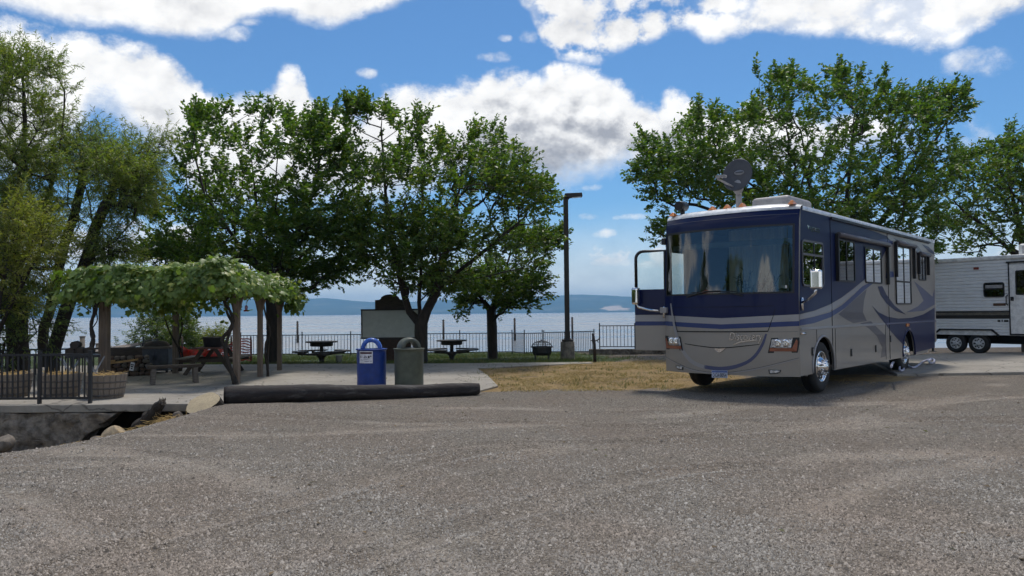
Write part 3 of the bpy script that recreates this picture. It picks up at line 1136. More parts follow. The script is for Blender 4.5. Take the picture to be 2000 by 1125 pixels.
    def fpatch(name, m, *a, parent=rv, solid=0.0, **k):
        mb = MB()
        v, f = patch(*a, **k)
        mb.add(v, f, True)
        o = mb.build(name, m, parent)
        if solid:
            md = o.modifiers.new('thick', 'SOLIDIFY')
            md.thickness = solid
            md.offset = 1
        return o
    mb = MB()
    vs, fs = [], []
    rows = 7
    for j in range(rows):
        tj = j / (rows - 1)
        for k in range(33):
            u = -1 + 2 * k / 32
            x = u * HW * 1.005
            ztop = RV_ROOF + 0.07 * (1 - abs(u) ** 5)
            z0 = RV_ROOF - 0.085
            z = z0 + (ztop - z0) * math.sin(tj * math.pi / 2)
            yf = front_y(x, z0) - 0.012
            y = yf + (0.32 - yf) * (1 - math.cos(tj * math.pi / 2))
            vs.append((x, y, z))
    for j in range(rows - 1):
        for k in range(32):
            q = j * 33 + k
            fs.append((q, q + 1, q + 34, q + 33))
    mb.add(vs, fs, True)
    mb.build('roof_cap', P_WHITE, rv)
    # ---- nose
    W0, W1 = 1.93, 3.24
    navy_bot = lambda x: 1.475 + 0.065 * abs(x) / HW
    fpatch('nose_panel', P_SILV, 0.385, navy_bot, -HW, HW, nz=14)
    fpatch('nose_navy_band', P_NAVY, navy_bot, W0, -HW, HW)
    fpatch('brow_panel', P_NAVY, W1, RV_ROOF - 0.08, -HW, HW)
    fpatch('windshield_post', P_NAVY, W0, W1, 1.335, HW, nx=4)
    fpatch('windshield_post', P_NAVY, W0, W1, -HW, -1.365, nx=4)
    ws = fpatch('windshield', G_WIND, W0 + 0.03, W1 - 0.03, -1.33, 1.30, nz=10)
    for a in ((W0, W0 + 0.035, -1.365, 1.335), (W1 - 0.04, W1, -1.365, 1.335), (W0 + 0.035, W1 - 0.04, 1.30, 1.335), (W0 + 0.035, W1 - 0.04, -1.365, -1.325)):
        fpatch('gasket', M['dark_trim'], *a, off=0.004, nz=3, parent=ws)
    fpatch('brow_line', P_GREY, RV_ROOF - 0.185, RV_ROOF - 0.175, -HW * 0.98, HW * 0.98, off=0.003, nz=1)
    mb = MB()
    for k in range(25):
        x0 = -HW + 2 * HW * k / 25
        x1 = -HW + 2 * HW * (k + 1) / 25
        mb.add([F3(x0, 0.385), F3(x1, 0.385), (x1, 0.35, 0.40), (x0, 0.35, 0.40)], [(0, 1, 2, 3)])
    mb.build('bumper_underside', M['gap'], rv)
    vline = lambda c, e: (lambda x: c + e * abs(x) / HW)
    fpatch('nose_blue_stripe', P_BLUE, vline(1.265, 0.06), vline(1.355, 0.06), -HW, HW, off=0.003, nz=1)
    fpatch('nose_light_stripe', P_LIGHT, vline(1.357, 0.06), lambda x: navy_bot(x) - 0.002, -HW, HW, off=0.0025, nz=1)

    def ribbon(name, pts, widths, m, off=0.004, parent=rv, fn=rv_front, F=F3, raw=False):
        """a band following photo points on the nose"""
        P = [Vector((a, b)) for a, b in (pts if raw else [fn(x, y) for x, y in pts])]
        # Catmull-Rom refinement
        Q, Wd = [], []
        for i in range(len(P) - 1):
            p0, p1, p2, p3 = P[max(i - 1, 0)], P[i], P[i + 1], P[min(i + 2, len(P) - 1)]
            for s in range(6):
                u = s / 6
                Q.append(0.5 * ((2 * p1) + (p2 - p0) * u + (2 * p0 - 5 * p1 + 4 * p2 - p3) * u * u + (3 * p1 - p0 - 3 * p2 + p3) * u ** 3))
                w0 = widths[min(i, len(widths) - 1)]
                w1 = widths[min(i + 1, len(widths) - 1)]
                Wd.append(w0 + (w1 - w0) * u)
        Q.append(P[-1])
        Wd.append(widths[-1])
        mb = MB()
        vs, fs = [], []
        for i, q in enumerate(Q):
            d = (Q[min(i + 1, len(Q) - 1)] - Q[max(i - 1, 0)]).normalized()
            nn = Vector((-d.y, d.x)) * (Wd[i] / 2)
            for sg in (-1, 1):
                e = q + nn * sg
                vs.append(F(e.x, e.y, off))
        for i in range(len(Q) - 1):
            fs.append((2 * i, 2 * i + 1, 2 * i + 3, 2 * i + 2))
        mb.add(vs, fs, True)
        return mb.build(name, m, parent)
    g8 = lambda a, b: (1280 + a / 5.555, 580 + b / 5.555)
    ribbon('nose_swoosh', [g8(a, b) for a, b in ((168, 70), (190, 230), (222, 380), (262, 500), (330, 630), (420, 715), (540, 762))], [0.030, 0.05, 0.075, 0.085, 0.085, 0.08, 0.07], P_LIGHT, 0.006)
    ribbon('nose_swoosh', [g8(a, b) for a, b in ((530, 758), (700, 778), (860, 758), (1000, 705), (1090, 630), (1160, 520), (1205, 400))], [0.07, 0.075, 0.07, 0.06, 0.055, 0.05, 0.03], P_LAV, 0.006)
    ribbon('hood_gap', [g8(235, 374), g8(480, 377), g8(740, 378), g8(980, 377), g8(1222, 372)], [0.02, 0.022, 0.022, 0.022, 0.02], M['gap'], 0.007)
    ribbon('hood_gap', [g8(1222, 374), g8(1255, 280), g8(1282, 200), g8(1300, 130)], [0.014, 0.012, 0.01, 0.008], M['gap'], 0.007)
    ribbon('hood_gap', [g8(240, 374), g8(220, 280), g8(205, 190), g8(196, 110)], [0.014, 0.012, 0.01, 0.008], M['gap'], 0.007)
    ribbon('hood_gap', [g8(200, 112), g8(480, 110), g8(760, 108), g8(1040, 102), g8(1290, 96)], [0.008] * 5, M['gap'], 0.006)
    ribbon('seam', [g8(1222, 378), g8(1400, 378), g8(1550, 374)], [0.006] * 3, P_GREY, 0.005)
    ribbon('grille_crease', [g8(322, 507), g8(480, 532), g8(640, 550), g8(780, 550), g8(960, 533), g8(1130, 514)], [0.012, 0.016, 0.018, 0.018, 0.016, 0.012], M['gap'], 0.006)
    ribbon('bumper_crease', [g8(95, 655), g8(230, 720), g8(400, 792), g8(640, 830), g8(850, 822), g8(1100, 782), g8(1330, 728), g8(1560, 668)], [0.010, 0.014, 0.016, 0.016, 0.016, 0.016, 0.014, 0.010], P_LIGHT, 0.012)
    ribbon('bumper_crease', [g8(95, 648), g8(230, 712), g8(400, 782), g8(640, 819), g8(850, 811), g8(1100, 771), g8(1330, 718), g8(1560, 660)], [0.008] * 8, P_GREY, 0.006)

    def fpoly(name, pts, m, off, parent=rv, depth=0.0):
        P = [rv_front(*p) for p in pts]
        mb = MB()
        if depth:
            mb.prism(P, off, off + depth, lambda a, b, d: F3(a, b, d))
        else:
            mb.add([F3(a, b, off) for a, b in P], [tuple(range(len(P)))])
        return mb.build(name, m, parent)
    # emblem and lettering
    fpoly('emblem', [g8(636, 556), g8(700, 560), g8(765, 554), g8(735, 582), g8(700, 604), g8(665, 584)], M['chrome'], 0.008, depth=0.012)
    x0, z0 = rv_front(*g8(800, 470))
    x1, z1 = rv_front(*g8(1165, 465))
    a, b = Vector(F3(x0, z0, 0.014)), Vector(F3(x1, z1, 0.014))
    text_part('lettering', 'Discovery', 0.22, M['chrome'], rv, a, b - a, (0, 0, 1), 0.006, 0.25, width=(b - a).length * 1.02)
    ribbon('lettering_swash', [g8(850, 518), g8(900, 497), g8(960, 482), g8(1040, 474), g8(1120, 474)], [0.008, 0.026, 0.026, 0.016, 0.004], M['chrome'], 0.012)
    # headlights
    for side in (1, -1):
        mir = (lambda p: p) if side > 0 else None
        hl = [(1275, 455), (1552, 450), (1556, 500), (1535, 592), (1240, 596)]
        P = [rv_front(*g8(*p)) for p in hl]
        if side < 0:
            P = [(-x, z) for x, z in P]
        cx = sum(p[0] for p in P) / 5
        cz = sum(p[1] for p in P) / 5
        lamp = MB()
        ring = [((x - cx) * 1.10 + cx, (z - cz) * 1.16 + cz) for x, z in P]
        ring = [(max(-HW, min(HW, x)), z) for x, z in ring]
        lamp.prism(ring, 0.004, 0.010, lambda a, b, d: F3(a, b, d))
        root = lamp.build('headlight', M['dark_trim'], rv)
        zs = [p[1] for p in P]
        zm = min(zs) + 0.32 * (max(zs) - min(zs))
        xs = [p[0] for p in P]
        e = 1 if side > 0 else -1
        xo, xi = (max(xs), min(xs)) if side > 0 else (min(xs), max(xs))
        mb = MB()
        mb.prism([(xi + e * 0.05, max(zs) - 0.015), (xo - e * 0.09, max(zs) - 0.012), (xo - e * 0.11, zm), (xi + e * 0.02, zm)], 0.012, 0.03, lambda a, b, d: F3(a, b, d))
        mb.build('lens', M['lamp_glass'], root, bevel=0.006)
        mb = MB()
        mb.prism([(xi + e * 0.015, zm - 0.008), (xo - e * 0.10, zm - 0.008), (xo - e * 0.03, max(zs) - 0.02), (xo - e * 0.006, max(zs) - 0.05), (xo - e * 0.03, min(zs) + 0.012), (xi + e * 0.005, min(zs) + 0.012)], 0.012, 0.026, lambda a, b, d: F3(a, b, d))
        mb.build('amber_lens', mat('amber_lens', (0.27, 0.10, 0.06), 0.15), root)
        mb = MB()
        for k in range(2):
            xc = xi + (xo - xi) * (0.30 + 0.28 * k)
            zc = (zm + max(zs)) / 2
            T = Matrix.Translation(F3(xc, zc, 0.032)) @ Matrix.Rotation(R(90), 4, 'X')
            mb.lathe([(0.075, 0.0), (0.07, 0.01), (0.03, -0.004), (0.0, 0.002)], 16, T)
        mb.build('reflector', M['chrome'], root)
        fl = [(1228, 787), (1366, 792), (1360, 815), (1330, 832), (1240, 836)]
        P = [rv_front(*g8(*p)) for p in fl]
        if side < 0:
            P = [(-x, z) for x, z in P]
        mb = MB()
        mb.prism(P, 0.003, 0.012, lambda a, b, d: F3(a, b, d))
        fo = mb.build('fog_light', M['dark_trim'], rv)
        cx = sum(p[0] for p in P) / 5
        cz = sum(p[1] for p in P) / 5
        mb = MB()
        mb.prism([((x - cx) * 0.82 + cx, (z - cz) * 0.66 + cz) for x, z in P], 0.013, 0.022, lambda a, b, d: F3(a, b, d))
        mb.build('lens', M['lamp_glass'], fo, bevel=0.004)
    # licence plate
    c = rv_front(1407, 730.5)
    pc = Vector(F3(c[0], c[1], 0.03))
    tl = rv_front(1391.5, 724)
    tr = rv_front(1423, 724.5)
    px = (Vector(F3(*tr)) - Vector(F3(*tl))).normalized()
    mb = MB()
    hw_, hh_ = 0.165, 0.072
    mb.prism([(-hw_, -hh_), (hw_, -hh_), (hw_, hh_), (-hw_, hh_)], 0.0, 0.006, lambda a, b, d: pc + px * a + Vector((0, -d, b)))
    plate = mb.build('licence_plate', mat('plate_white', (0.50, 0.54, 0.66), 0.35), rv, bevel=0.004)
    mb = MB()
    mb.prism([(-hw_ + .006, 0.03), (hw_ - .006, 0.03), (hw_ - .006, hh_ - 0.004), (-hw_ + .006, hh_ - 0.004)], 0.0065, 0.0085, lambda a, b, d: pc + px * a + Vector((0, -d, b)))
    mb.build('plate_band', mat('plate_blue', (0.09, 0.15, 0.36), 0.35), plate)
    text_part('plate_lettering', 'DCA·0054', 0.115, M['dark_trim'], plate, pc - px * 0.145 + Vector((0, -0.009, -0.055)), px, (0, 0, 1), 0.001, width=0.29)
    # wipers
    for xw, s in ((0.45, -1), (-0.75, 1)):
        mb = MB()
        mb.tube([F3(xw, 1.90, 0.03), F3(xw + s * 0.45, 2.00, 0.04), F3(xw + s * 0.62, 2.005, 0.035)], [0.014, 0.010, 0.008], 6)
        mb.tube([F3(xw + s * 0.10, 1.985, 0.024), F3(xw + s * 0.75, 1.99, 0.024)], [0.010, 0.008], 6)
        mb.build('wiper', M['dark_trim'], rv)
    # ---- inside the cab
    mb = MB()
    mb.box((-HW + 0.06, 0.12, 1.86), (HW - 0.06, 0.75, 1.93))
    mb.box((-0.55, 0.75, 1.0), (HW - 0.06, 0.85, 1.86))
    mb.box((-HW + 0.06, 0.0, 0.76), (HW - 0.06, 3.4, 0.80))
    mb.build('dashboard', M['dark_trim'], rv)
    mb = MB()
    mb.box((-HW + 0.045, 3.2, 0.8), (-0.35, 3.24, 3.4))
    mb.build('cabin_curtain', M['navy_curtain'], rv)
    mb = MB()
    vs, fs = [], []
    for k in range(61):
        x = -0.42 + 1.25 * k / 60
        y = 0.98 + 0.03 * math.sin(k * 1.4)
        vs += [(x, y, 1.95), (x, y, 3.3)]
    for k in range(60):
        fs.append((2 * k, 2 * k + 1, 2 * k + 3, 2 * k + 2))
    mb.add(vs, fs, True)
    mb.build('privacy_curtain', M['curtain'], rv)
    fpatch('sunshade', mat('shade_cloth', (0.12, 0.15, 0.15), 0.9), 2.86, 2.97, -1.25, 1.28, off=-0.10, nz=1)
    mb = MB()
    mb.box((-HW + 0.05, 0.15, 3.38), (HW - 0.05, RV_L - 0.1, 3.42))
    mb.build('cabin_ceiling', M['interior'], rv)
    for xs_ in (0.72, -0.72):
        mb = MB()
        mb.box((xs_ - 0.27, 1.15, 1.2), (xs_ + 0.27, 1.7, 1.42))
        mb.box((xs_ - 0.26, 1.62, 1.42), (xs_ + 0.26, 1.80, 2.25))
        mb.box((xs_ - 0.15, 1.66, 2.25), (xs_ + 0.15, 1.78, 2.5))
        mb.box((xs_ - 0.2, 1.3, 0.8), (xs_ + 0.2, 1.6, 1.2))
        mb.build('cab_seat', M['interior'], rv, bevel=0.05, segs=3)
    mb = MB()
    mb.tube([Vector((0.72, 0.80, 1.85)) + Vector((0.22 * math.cos(a), 0.08 * math.sin(a), 0.2 * math.sin(a))) for a in np.linspace(0, 2 * math.pi, 20)], 0.016, 6)
    mb.build('steering_wheel', M['dark_trim'], rv)
    mb = MB()
    rs = random.Random(4)
    for k in range(16):
        bx = 0.02 + rs.uniform(0, 0.75)
        p = Vector((bx, 0.25, 1.93))
        lean = (bx - 0.15) * 0.7 + rs.uniform(-0.12, 0.2)
        hgt = rs.uniform(0.12, 0.5)
        q = p + Vector((lean * hgt, rs.uniform(-0.03, 0.05), hgt))
        mb.tube([p, (p + q) / 2 + Vector((rs.uniform(-.02, .02), 0, 0)), q], [0.016, 0.012, 0.005], 5)
        for kk in range(5):
            f = rs.uniform(0.2, 1)
            c_ = p + (q - p) * f
            mb.tube([c_, c_ + Vector((rs.uniform(-.09, .09), rs.uniform(-.04, .04), rs.uniform(0, .07)))], [0.012, 0.003], 4)
    mb.build('dashboard_plant', mat('dash_plant', (0.012, 0.016, 0.01), 0.8), rv)
    mb = MB()
    mb.add([(-0.85, 0.20, 1.935), (-0.35, 0.16, 1.935), (-0.4, 0.36, 1.95), (-0.62, 0.30, 2.06), (-0.5, 0.25, 2.03)], [(0, 1, 2), (0, 3, 2), (0, 1, 4), (1, 2, 4), (0, 4, 3)])
    mb.build('folded_map', mat('red_paper', (0.55, 0.10, 0.07), 0.7), rv)
    mb = MB()
    mb.box((1.12, front_y(1.2, 2.05) - 0.004, 2.03), (1.22, front_y(1.2, 2.05) - 0.001, 2.08))
    mb.build('windshield_sticker', M['white_paint'], rv)
    # ---- paint scheme on the side (thin raised film)
    g2 = lambda a, b: (1540 + a / 2.615, 350 + b / 2.615)

    def spoly(name, pts, m, off, parent=rv, thick=0.0, zmap=g2):
        P = [rv_side(*zmap(*p)) for p in pts]
        P = [(a, min(RV_ROOF - 0.07, b)) for a, b in P]
        P = [(max(front_y(HW, b) + 0.005, min(RV_L - 0.004, a)), b) for a, b in P]
        mb = MB()
        if thick:
            mb.prism(P, off, off + thick, lambda a, b, d: S(a, b, d))
        else:
            mb.add([S(a, b, off) for a, b in P], [tuple(range(len(P)))])
        return mb.build(name, m, parent)
    spoly('side_navy_field', [(50, 100), (120, 140), (300, 215), (500, 290), (535, 330), (505, 345), (470, 420), (430, 470), (385, 515), (330, 560), (270, 605), (210, 640), (130, 672), (55, 690)], P_NAVY, 0.002)
    spoly('side_swoosh', [(55, 692), (130, 675), (210, 642), (270, 608), (330, 563), (385, 518), (430, 478), (455, 455), (452, 480), (395, 530), (330, 585), (270, 635), (210, 672), (130, 698), (55, 716)], P_LIGHT, 0.005)
    spoly('side_swoosh', [(55, 718), (130, 702), (210, 680), (270, 645), (330, 592), (375, 548), (415, 528), (440, 525), (395, 560), (345, 605), (285, 660), (215, 705), (130, 735), (55, 748)], P_BLUE, 0.005)
    spoly('side_swoosh', [(440, 310), (500, 305), (535, 318), (520, 335), (470, 332), (415, 335)], P_BLUE, 0.005)
    spoly('side_swoosh', [(498, 470), (535, 472), (538, 500), (495, 505)], P_BLUE, 0.005)
    spoly('side_swoosh', [(455, 548), (478, 546), (500, 590), (540, 645), (600, 692), (545, 672), (500, 635), (470, 590)], P_NAVY, 0.006)
    spoly('side_swoosh', [(425, 645), (460, 680), (505, 702), (560, 712), (630, 708), (690, 690), (746, 655), (747, 860), (700, 872), (645, 885), (640, 800), (620, 760), (600, 770), (590, 850), (560, 820), (520, 775), (490, 735), (455, 690)], P_NAVY, 0.004)
    spoly('side_swoosh', [(365, 735), (420, 725), (460, 765), (497, 800), (496, 905), (470, 912), (478, 860), (450, 800), (410, 762)], P_GREY, 0.004)
    spoly('side_swoosh', [(255, 690), (330, 620), (400, 560), (385, 620), (380, 680), (400, 725), (330, 735), (300, 720)], P_GREY, 0.003)
    spoly('side_swoosh', [(535, 300), (600, 320), (660, 340), (690, 380), (655, 385), (640, 340), (560, 325)], P_GREY, 0.003)
    spoly('side_swoosh', [(680, 332), (715, 345), (742, 372), (742, 385), (715, 370)], P_NAVY, 0.005)
    spoly('side_swoosh', [(640, 520), (690, 560), (735, 600), (745, 560), (746, 640), (690, 672), (600, 680), (660, 650), (690, 620)], P_LAV, 0.003)
    # seams
    for xx, (ya, yb) in ((210, (185, 745)), (503, (290, 905))):
        a = rv_side(*g2(xx, ya))[0]
        mb = MB()
        mb.box((HW, a - 0.007, zb + 0.02), (HW + 0.008, a + 0.007, RV_ROOF - 0.11))
        mb.build('seam', M['gap'], rv)
    ymid = 0.5 * (rv_side(*g2(60, 765))[1] + rv_side(*g2(700, 706))[1])
    zz = rv_side(*g2(60, 765))[1]
    mb = MB()
    mb.box((HW, 0.05, zz - 0.025), (HW + 0.022, rv_side(*g2(490, 730))[0], zz + 0.025))
    mb.build('rub_rail', M['chrome'] if False else P_LIGHT, rv, bevel=0.008)
    mb = MB()
    mb.box((HW, rv_side(*g2(495, 730))[0], zz - 0.02), (HW + 0.02, RV_L - 0.05, zz + 0.02))
    mb.build('rub_rail', P_LAV, rv, bevel=0.008)
    for xx in (145, 240, 497):
        a = rv_side(*g2(xx, 850))[0]
        mb = MB()
        mb.box((HW, a - 0.004, zb + 0.03), (HW + 0.006, a + 0.004, zz - 0.03))
        mb.build('bay_seam', M['gap'], rv)
    for p in ((122, 880), (320, 885), (445, 865), (520, 815)):
        a, b = rv_side(*g2(*p))
        mb = MB()
        mb.box((HW + 0.002, a - 0.045, b - 0.08), (HW + 0.016, a + 0.045, b + 0.08))
        h = mb.build('bay_latch', M['dark_trim'], rv, bevel=0.01)
        mb = MB()
        mb.box((HW + 0.017, a - 0.015, b - 0.05), (HW + 0.03, a + 0.015, b + 0.05))
        mb.build('pull', M['plastic_grey'], h, bevel=0.004)
    a, b = rv_side(*g2(605, 745))
    mb = MB()
    mb.box((HW + 0.004, a - 0.13, b - 0.04), (HW + 0.03, a + 0.13, b + 0.04))
    mb.build('side_marker', M['amber'], rv, bevel=0.01)
    # chrome door pull at the nose corner
    a, b = rv_side(*g2(75, 788))
    mb = MB()
    mb.tube([(HW + 0.03, 0.02, b), (HW + 0.05, 0.16, b + 0.003)], 0.022, 8)
    mb.build('corner_bracket', M['chrome'], rv)
    # wheel arch trim and wheels
    for yc, mm in ((yF, P_LIGHT), (yR, P_NAVY)):
        mb = MB()
        r0 = 0.60 if yc == yF else 0.58
        pts = [S(yc - r0 * math.cos(a), 0.50 + r0 * math.sin(a), 0.006) for a in np.linspace(R(-8), R(188), 24)]
        mb.tube(pts, 0.022, 6)
        mb.build('arch_trim', mm, rv)
    for yc in (yF, yR):
        wheel(rv, yc, 0.50, HW - 0.03 if yc == yF else HW - 0.10)
        w2 = wheel(rv, yc, 0.50, -HW + 0.07)
        w2.rotation_euler = (0, 0, math.pi)
    mb = MB()
    mb.tube([(HW - 0.45, yF - 0.68, 0.42), (HW - 0.08, yF - 0.66, 0.40)], 0.045, 8)
    mb.build('tow_step', M['plastic_grey'], rv)
    # ---- windows on the side
    def window(name, y0, y1, z0, z1, mull=(), transom=None, frame=M['dark_trim'], r=0.06, tall=0.0, pane_m=G_SIDE):
        fr = MB()
        w = 0.035

        def rrect(a0, b0, a1, b1, rr):
            pts = []
            for cx, cz, s in ((a1 - rr, b1 - rr, 0), (a0 + rr, b1 - rr, 90), (a0 + rr, b0 + rr, 180), (a1 - rr, b0 + rr, 270)):
                for k in range(5):
                    an = R(s + 22.5 * k)
                    pts.append((cx + rr * math.cos(an), cz + rr * math.sin(an)))
            return pts
        o_, i_ = rrect(y0, z0, y1, z1, r), rrect(y0 + w, z0 + w, y1 - w, z1 - w, max(0.012, r - w))
        n = len(o_)
        vs = [S(a, b, 0.008) for a, b in o_] + [S(a, b, 0.026) for a, b in o_] + [S(a, b, 0.026) for a, b in i_] + [S(a, b, 0.010) for a, b in i_]
        fs = []
        for k in range(n):
            k2 = (k + 1) % n
            for q in range(3):
                fs.append((q * n + k, q * n + k2, (q + 1) * n + k2, (q + 1) * n + k))
        fr.add(vs, fs)
        wn = fr.build(name, frame, rv)
        mb = MB()
        mb.add([S(a, b, 0.011) for a, b in i_], [tuple(range(n))])
        mb.build('pane', pane_m, wn)
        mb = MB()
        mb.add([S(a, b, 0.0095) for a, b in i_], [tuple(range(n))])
        mb.build('pane_backing', M['gap'], wn)  # near-black sheet close behind the pane
        for y in mull:
            mb = MB()
            mb.box((HW + 0.012, y - 0.014, z0 + w), (HW + 0.024, y + 0.014, z1 - w))
            mb.build('mullion', M['dark_trim'], wn)
        if transom:
            mb = MB()
            mb.box((HW + 0.012, y0 + w, transom - 0.02), (HW + 0.027, y1 - w, transom + 0.02))
            mb.build('transom', frame, wn)
        return wn

    def win_px(name, a, b, mull=(), transom=None, **k):
        y0, z1 = rv_side(*g2(*a))
        y1, z0 = rv_side(*g2(*b))
        m_ = [rv_side(*g2(x, a[1]))[0] for x in mull]
        t_ = rv_side(*g2(a[0], transom))[1] if transom else None
        return window(name, y0, y1, z0, z1, m_, t_, **k)
    frame_grey = mat('window_frame_grey', (0.10, 0.10, 0.11), 0.4)
    wd = win_px('driver_window', (63, 306), (178, 552), (126,), 380, frame=frame_grey, r=0.10)
    win_px('side_window', (240, 300), (338, 528), (290,), None)
    win_px('side_window', (386, 345), (475, 536), (430,), None)
    win_px('side_window', (541, 335), (626, 640), (583,), 520)
    win_px('side_window', (660, 385), (700, 520), (680,), None)

    def awning(a, b, drop, nm='slide_awning'):
        y0, z0 = rv_side(*g2(*a))
        y1, _ = rv_side(*g2(*b))
        rt = MB()
        rt.tube([S(y0, z0, 0.075), S(y1, z0, 0.075)], 0.055, 10)
        o = rt.build(nm, M['dark_trim'] if nm == 'x' else P_GREY, rv)
        for y in (y0 + 0.02, y1 - 0.02):
            mb = MB()
            mb.box((HW + 0.008, y - 0.03, z0 - drop), (HW + 0.075, y + 0.03, z0 + 0.02))
            mb.build('awning_arm', M['dark_trim'], o)
    awning((236, 284), (497, 340), 0.95)
    awning((538, 324), (633, 345), 0.85)
    awning((656, 380), (706, 392), 0.55)
    # awning rail below the roof edge
    mb = MB()
    mb.box((HW, rv_side(*g2(210, 185))[0], RV_ROOF - 0.15), (HW + 0.05, RV_L - 0.6, RV_ROOF - 0.10))
    mb.build('awning_rail', M['dark_trim'], rv)
    # small maker's badge
    a, b = rv_side(*g2(104, 256))
    mb = MB()
    mb.add([S(a - 0.10, b + 0.075, 0.008), S(a + 0.02, b + 0.065, 0.008), S(a - 0.04, b - 0.01, 0.008)], [(0, 1, 2)])
    mb.build('badge', M['chrome'], rv)
    text_part('badge_lettering', 'FLEETWOOD', 0.13, M['chrome'], rv, S(a + 0.04, b - 0.03, 0.01), (0, 1, 0), (0, 0, 1), 0.002, width=rv_side(*g2(156, 258))[0] - a - 0.04)
    # ---- mirrors
    def mirror(root_p, head_c, face_dir, nm, w=0.21, h=0.36):
        rt = MB()
        rp, hc = Vector(root_p), Vector(head_c)
        base = hc - Vector((0, 0, h / 2 + 0.05))
        rt.tube([rp, rp + (base - rp) * 0.5 + Vector((0, 0, -0.02)), base + (rp - base) * 0.1, base + Vector((0, 0, 0.08))], [0.03, 0.028, 0.028, 0.022], 8)
        rt.tube([rp + Vector((0, 0, 0.1)), rp + Vector((0, 0, -0.14))], 0.03, 8)
        o = rt.build('mirror', M['chrome'], rv)
        fd = Vector(face_dir).normalized()
        sx = Vector((0, 0, 1)).cross(fd).normalized()
        T = Matrix((sx, fd, Vector((0, 0, 1)))).transposed().to_4x4()
        T.translation = hc
        mb = MB()
        mb.box((-w / 2, -0.06, -h / 2), (w / 2, 0.06, h / 2), T)
        mb.build('mirror_head', M['chrome'], o, bevel=0.045, segs=4)
        return o
    hy, hz = rv_side(*g2(140, 523))
    fwd = (0.10, -1, -0.06)
    mirror((HW + 0.02, 0.10, 1.75), (HW + 0.36, -0.10, 2.17), fwd, 'm')
    mirror((-HW - 0.01, -0.02, 1.62), (-HW - 0.55, -0.25, 1.95), (-0.25, -1, -0.06), 'm', w=0.18)
    # ---- roof equipment
    def on_roof(px, py, depth_off):
        """point above the roof at coach position depth_off (m back from the nose)"""
        d = ray(px, py)
        o = Vector((0, 0, EYE))
        t = (RV_O + RV_DIR * depth_off - o).dot(RV_DIR) / d.dot(RV_DIR)
        return rv_local(o + d * t)
    zr = RV_ROOF + 0.06
    for i, (px_, py_) in enumerate(((1313.5, 417), (1390.5, 402), (1419.5, 398), (1449, 395.5), (1546, 392))):
        p = on_roof(px_, py_, 0.12)
        mb = MB()
        z0 = RV_ROOF + 0.045 if abs(p.x) < 1.2 else RV_ROOF + 0.0
        mb.add([(p.x - 0.06, 0.05, z0), (p.x + 0.06, 0.05, z0), (p.x + 0.05, 0.25, z0 + 0.02), (p.x - 0.05, 0.25, z0 + 0.02), (p.x - 0.025, 0.13, z0 + 0.09), (p.x + 0.025, 0.13, z0 + 0.09), (p.x + 0.02, 0.22, z0 + 0.075), (p.x - 0.02, 0.22, z0 + 0.075)],
               [(0, 1, 5, 4), (1, 2, 6, 5), (2, 3, 7, 6), (3, 0, 4, 7), (4, 5, 6, 7)])
        mb.build('clearance_light', M['amber'], rv, bevel=0.01)
    # spotlight, black, near the passenger corner
    p = on_roof(1333, 406, 0.35)
    mb = MB()
    mb.tube([(p.x, 0.35, RV_ROOF + 0.03), (p.x, 0.35, p.z - 0.02)], 0.05, 10)
    mb.tube([(p.x, 0.18, p.z + 0.02), (p.x, 0.28, p.z + 0.03), (p.x, 0.45, p.z + 0.03), (p.x, 0.52, p.z + 0.02)], [0.10, 0.105, 0.10, 0.05], 14)
    mb.build('spotlight', M['dark_trim'], rv)
    # small black camera at passenger corner
    mb = MB()
    mb.box((-HW - 0.10, 0.05, 3.02), (-HW, 0.22, 3.16))
    mb.build('side_camera', M['dark_trim'], rv, bevel=0.02)
    # satellite dish
    DD = 1.1
    base = on_roof(1448, 394, DD)
    hub = on_roof(1444, 366, DD)
    dc = on_roof(1441, 343, DD - 0.05)
    rt = MB()
    rt.box((base.x - 0.20, DD - 0.22, RV_ROOF + 0.03), (base.x + 0.26, DD + 0.25, RV_ROOF + 0.17))
    dish = rt.build('satellite_dish', M['plastic_grey'], rv, bevel=0.06, segs=3)
    mb = MB()
    mb.tube([(base.x - 0.05, DD, RV_ROOF + 0.1), (hub.x - 0.02, DD, hub.z - 0.1)], [0.07, 0.06], 10)
    mb.lathe([(0.0, -0.05), (0.10, -0.05), (0.12, 0.0), (0.10, 0.05), (0.0, 0.05)], 16, Matrix.Translation((hub.x, DD - 0.06, hub.z)) @ Matrix.Rotation(R(90), 4, 'X') @ Matrix.Diagonal((1, 1.35, 1, 1)))
    mb.build('dish_mount', M['plastic_grey'], dish)
    nrm = Vector((0.12, -0.93, 0.30)).normalized()   # the dish shows its back to the camera
    sx = Vector((0, 0, 1)).cross(nrm).normalized()
    uy = nrm.cross(sx)
    T = Matrix((sx, uy, nrm)).transposed().to_4x4()
    T.translation = dc + Vector((0, 0, 0))
    T = T @ Matrix.Diagonal((0.9, 1.06, 1, 1))
    mb = MB()
    prof = [(0.0, 0.0), (0.12, 0.004), (0.22, 0.016), (0.30, 0.032), (0.345, 0.046), (0.352, 0.040), (0.345, 0.03), (0.30, 0.015), (0.22, -0.002), (0.12, -0.014), (0.0, -0.018)]
    mb.lathe(prof, 32, T)
    mb.build('reflector', M['dish_grey'], dish)
    lc = T @ Vector((0.0, 0.06, 0.016))
    mb = MB()
    mb.lathe([(0.12, 0.0), (0.118, 0.008), (0.0, 0.010)], 20, T @ Matrix.Translation((0.03, 0.06, 0.006)) @ Matrix.Diagonal((1, 0.45, 1, 1)))
    lg_ = mb.build('dish_logo', mat('logo_grey', (0.22, 0.22, 0.23), 0.5), dish)
    mb = MB()
    mb.box((-0.085, -0.012, 0.009), (0.085, 0.012, 0.013), T @ Matrix.Translation((0.03, 0.06, 0.006)))
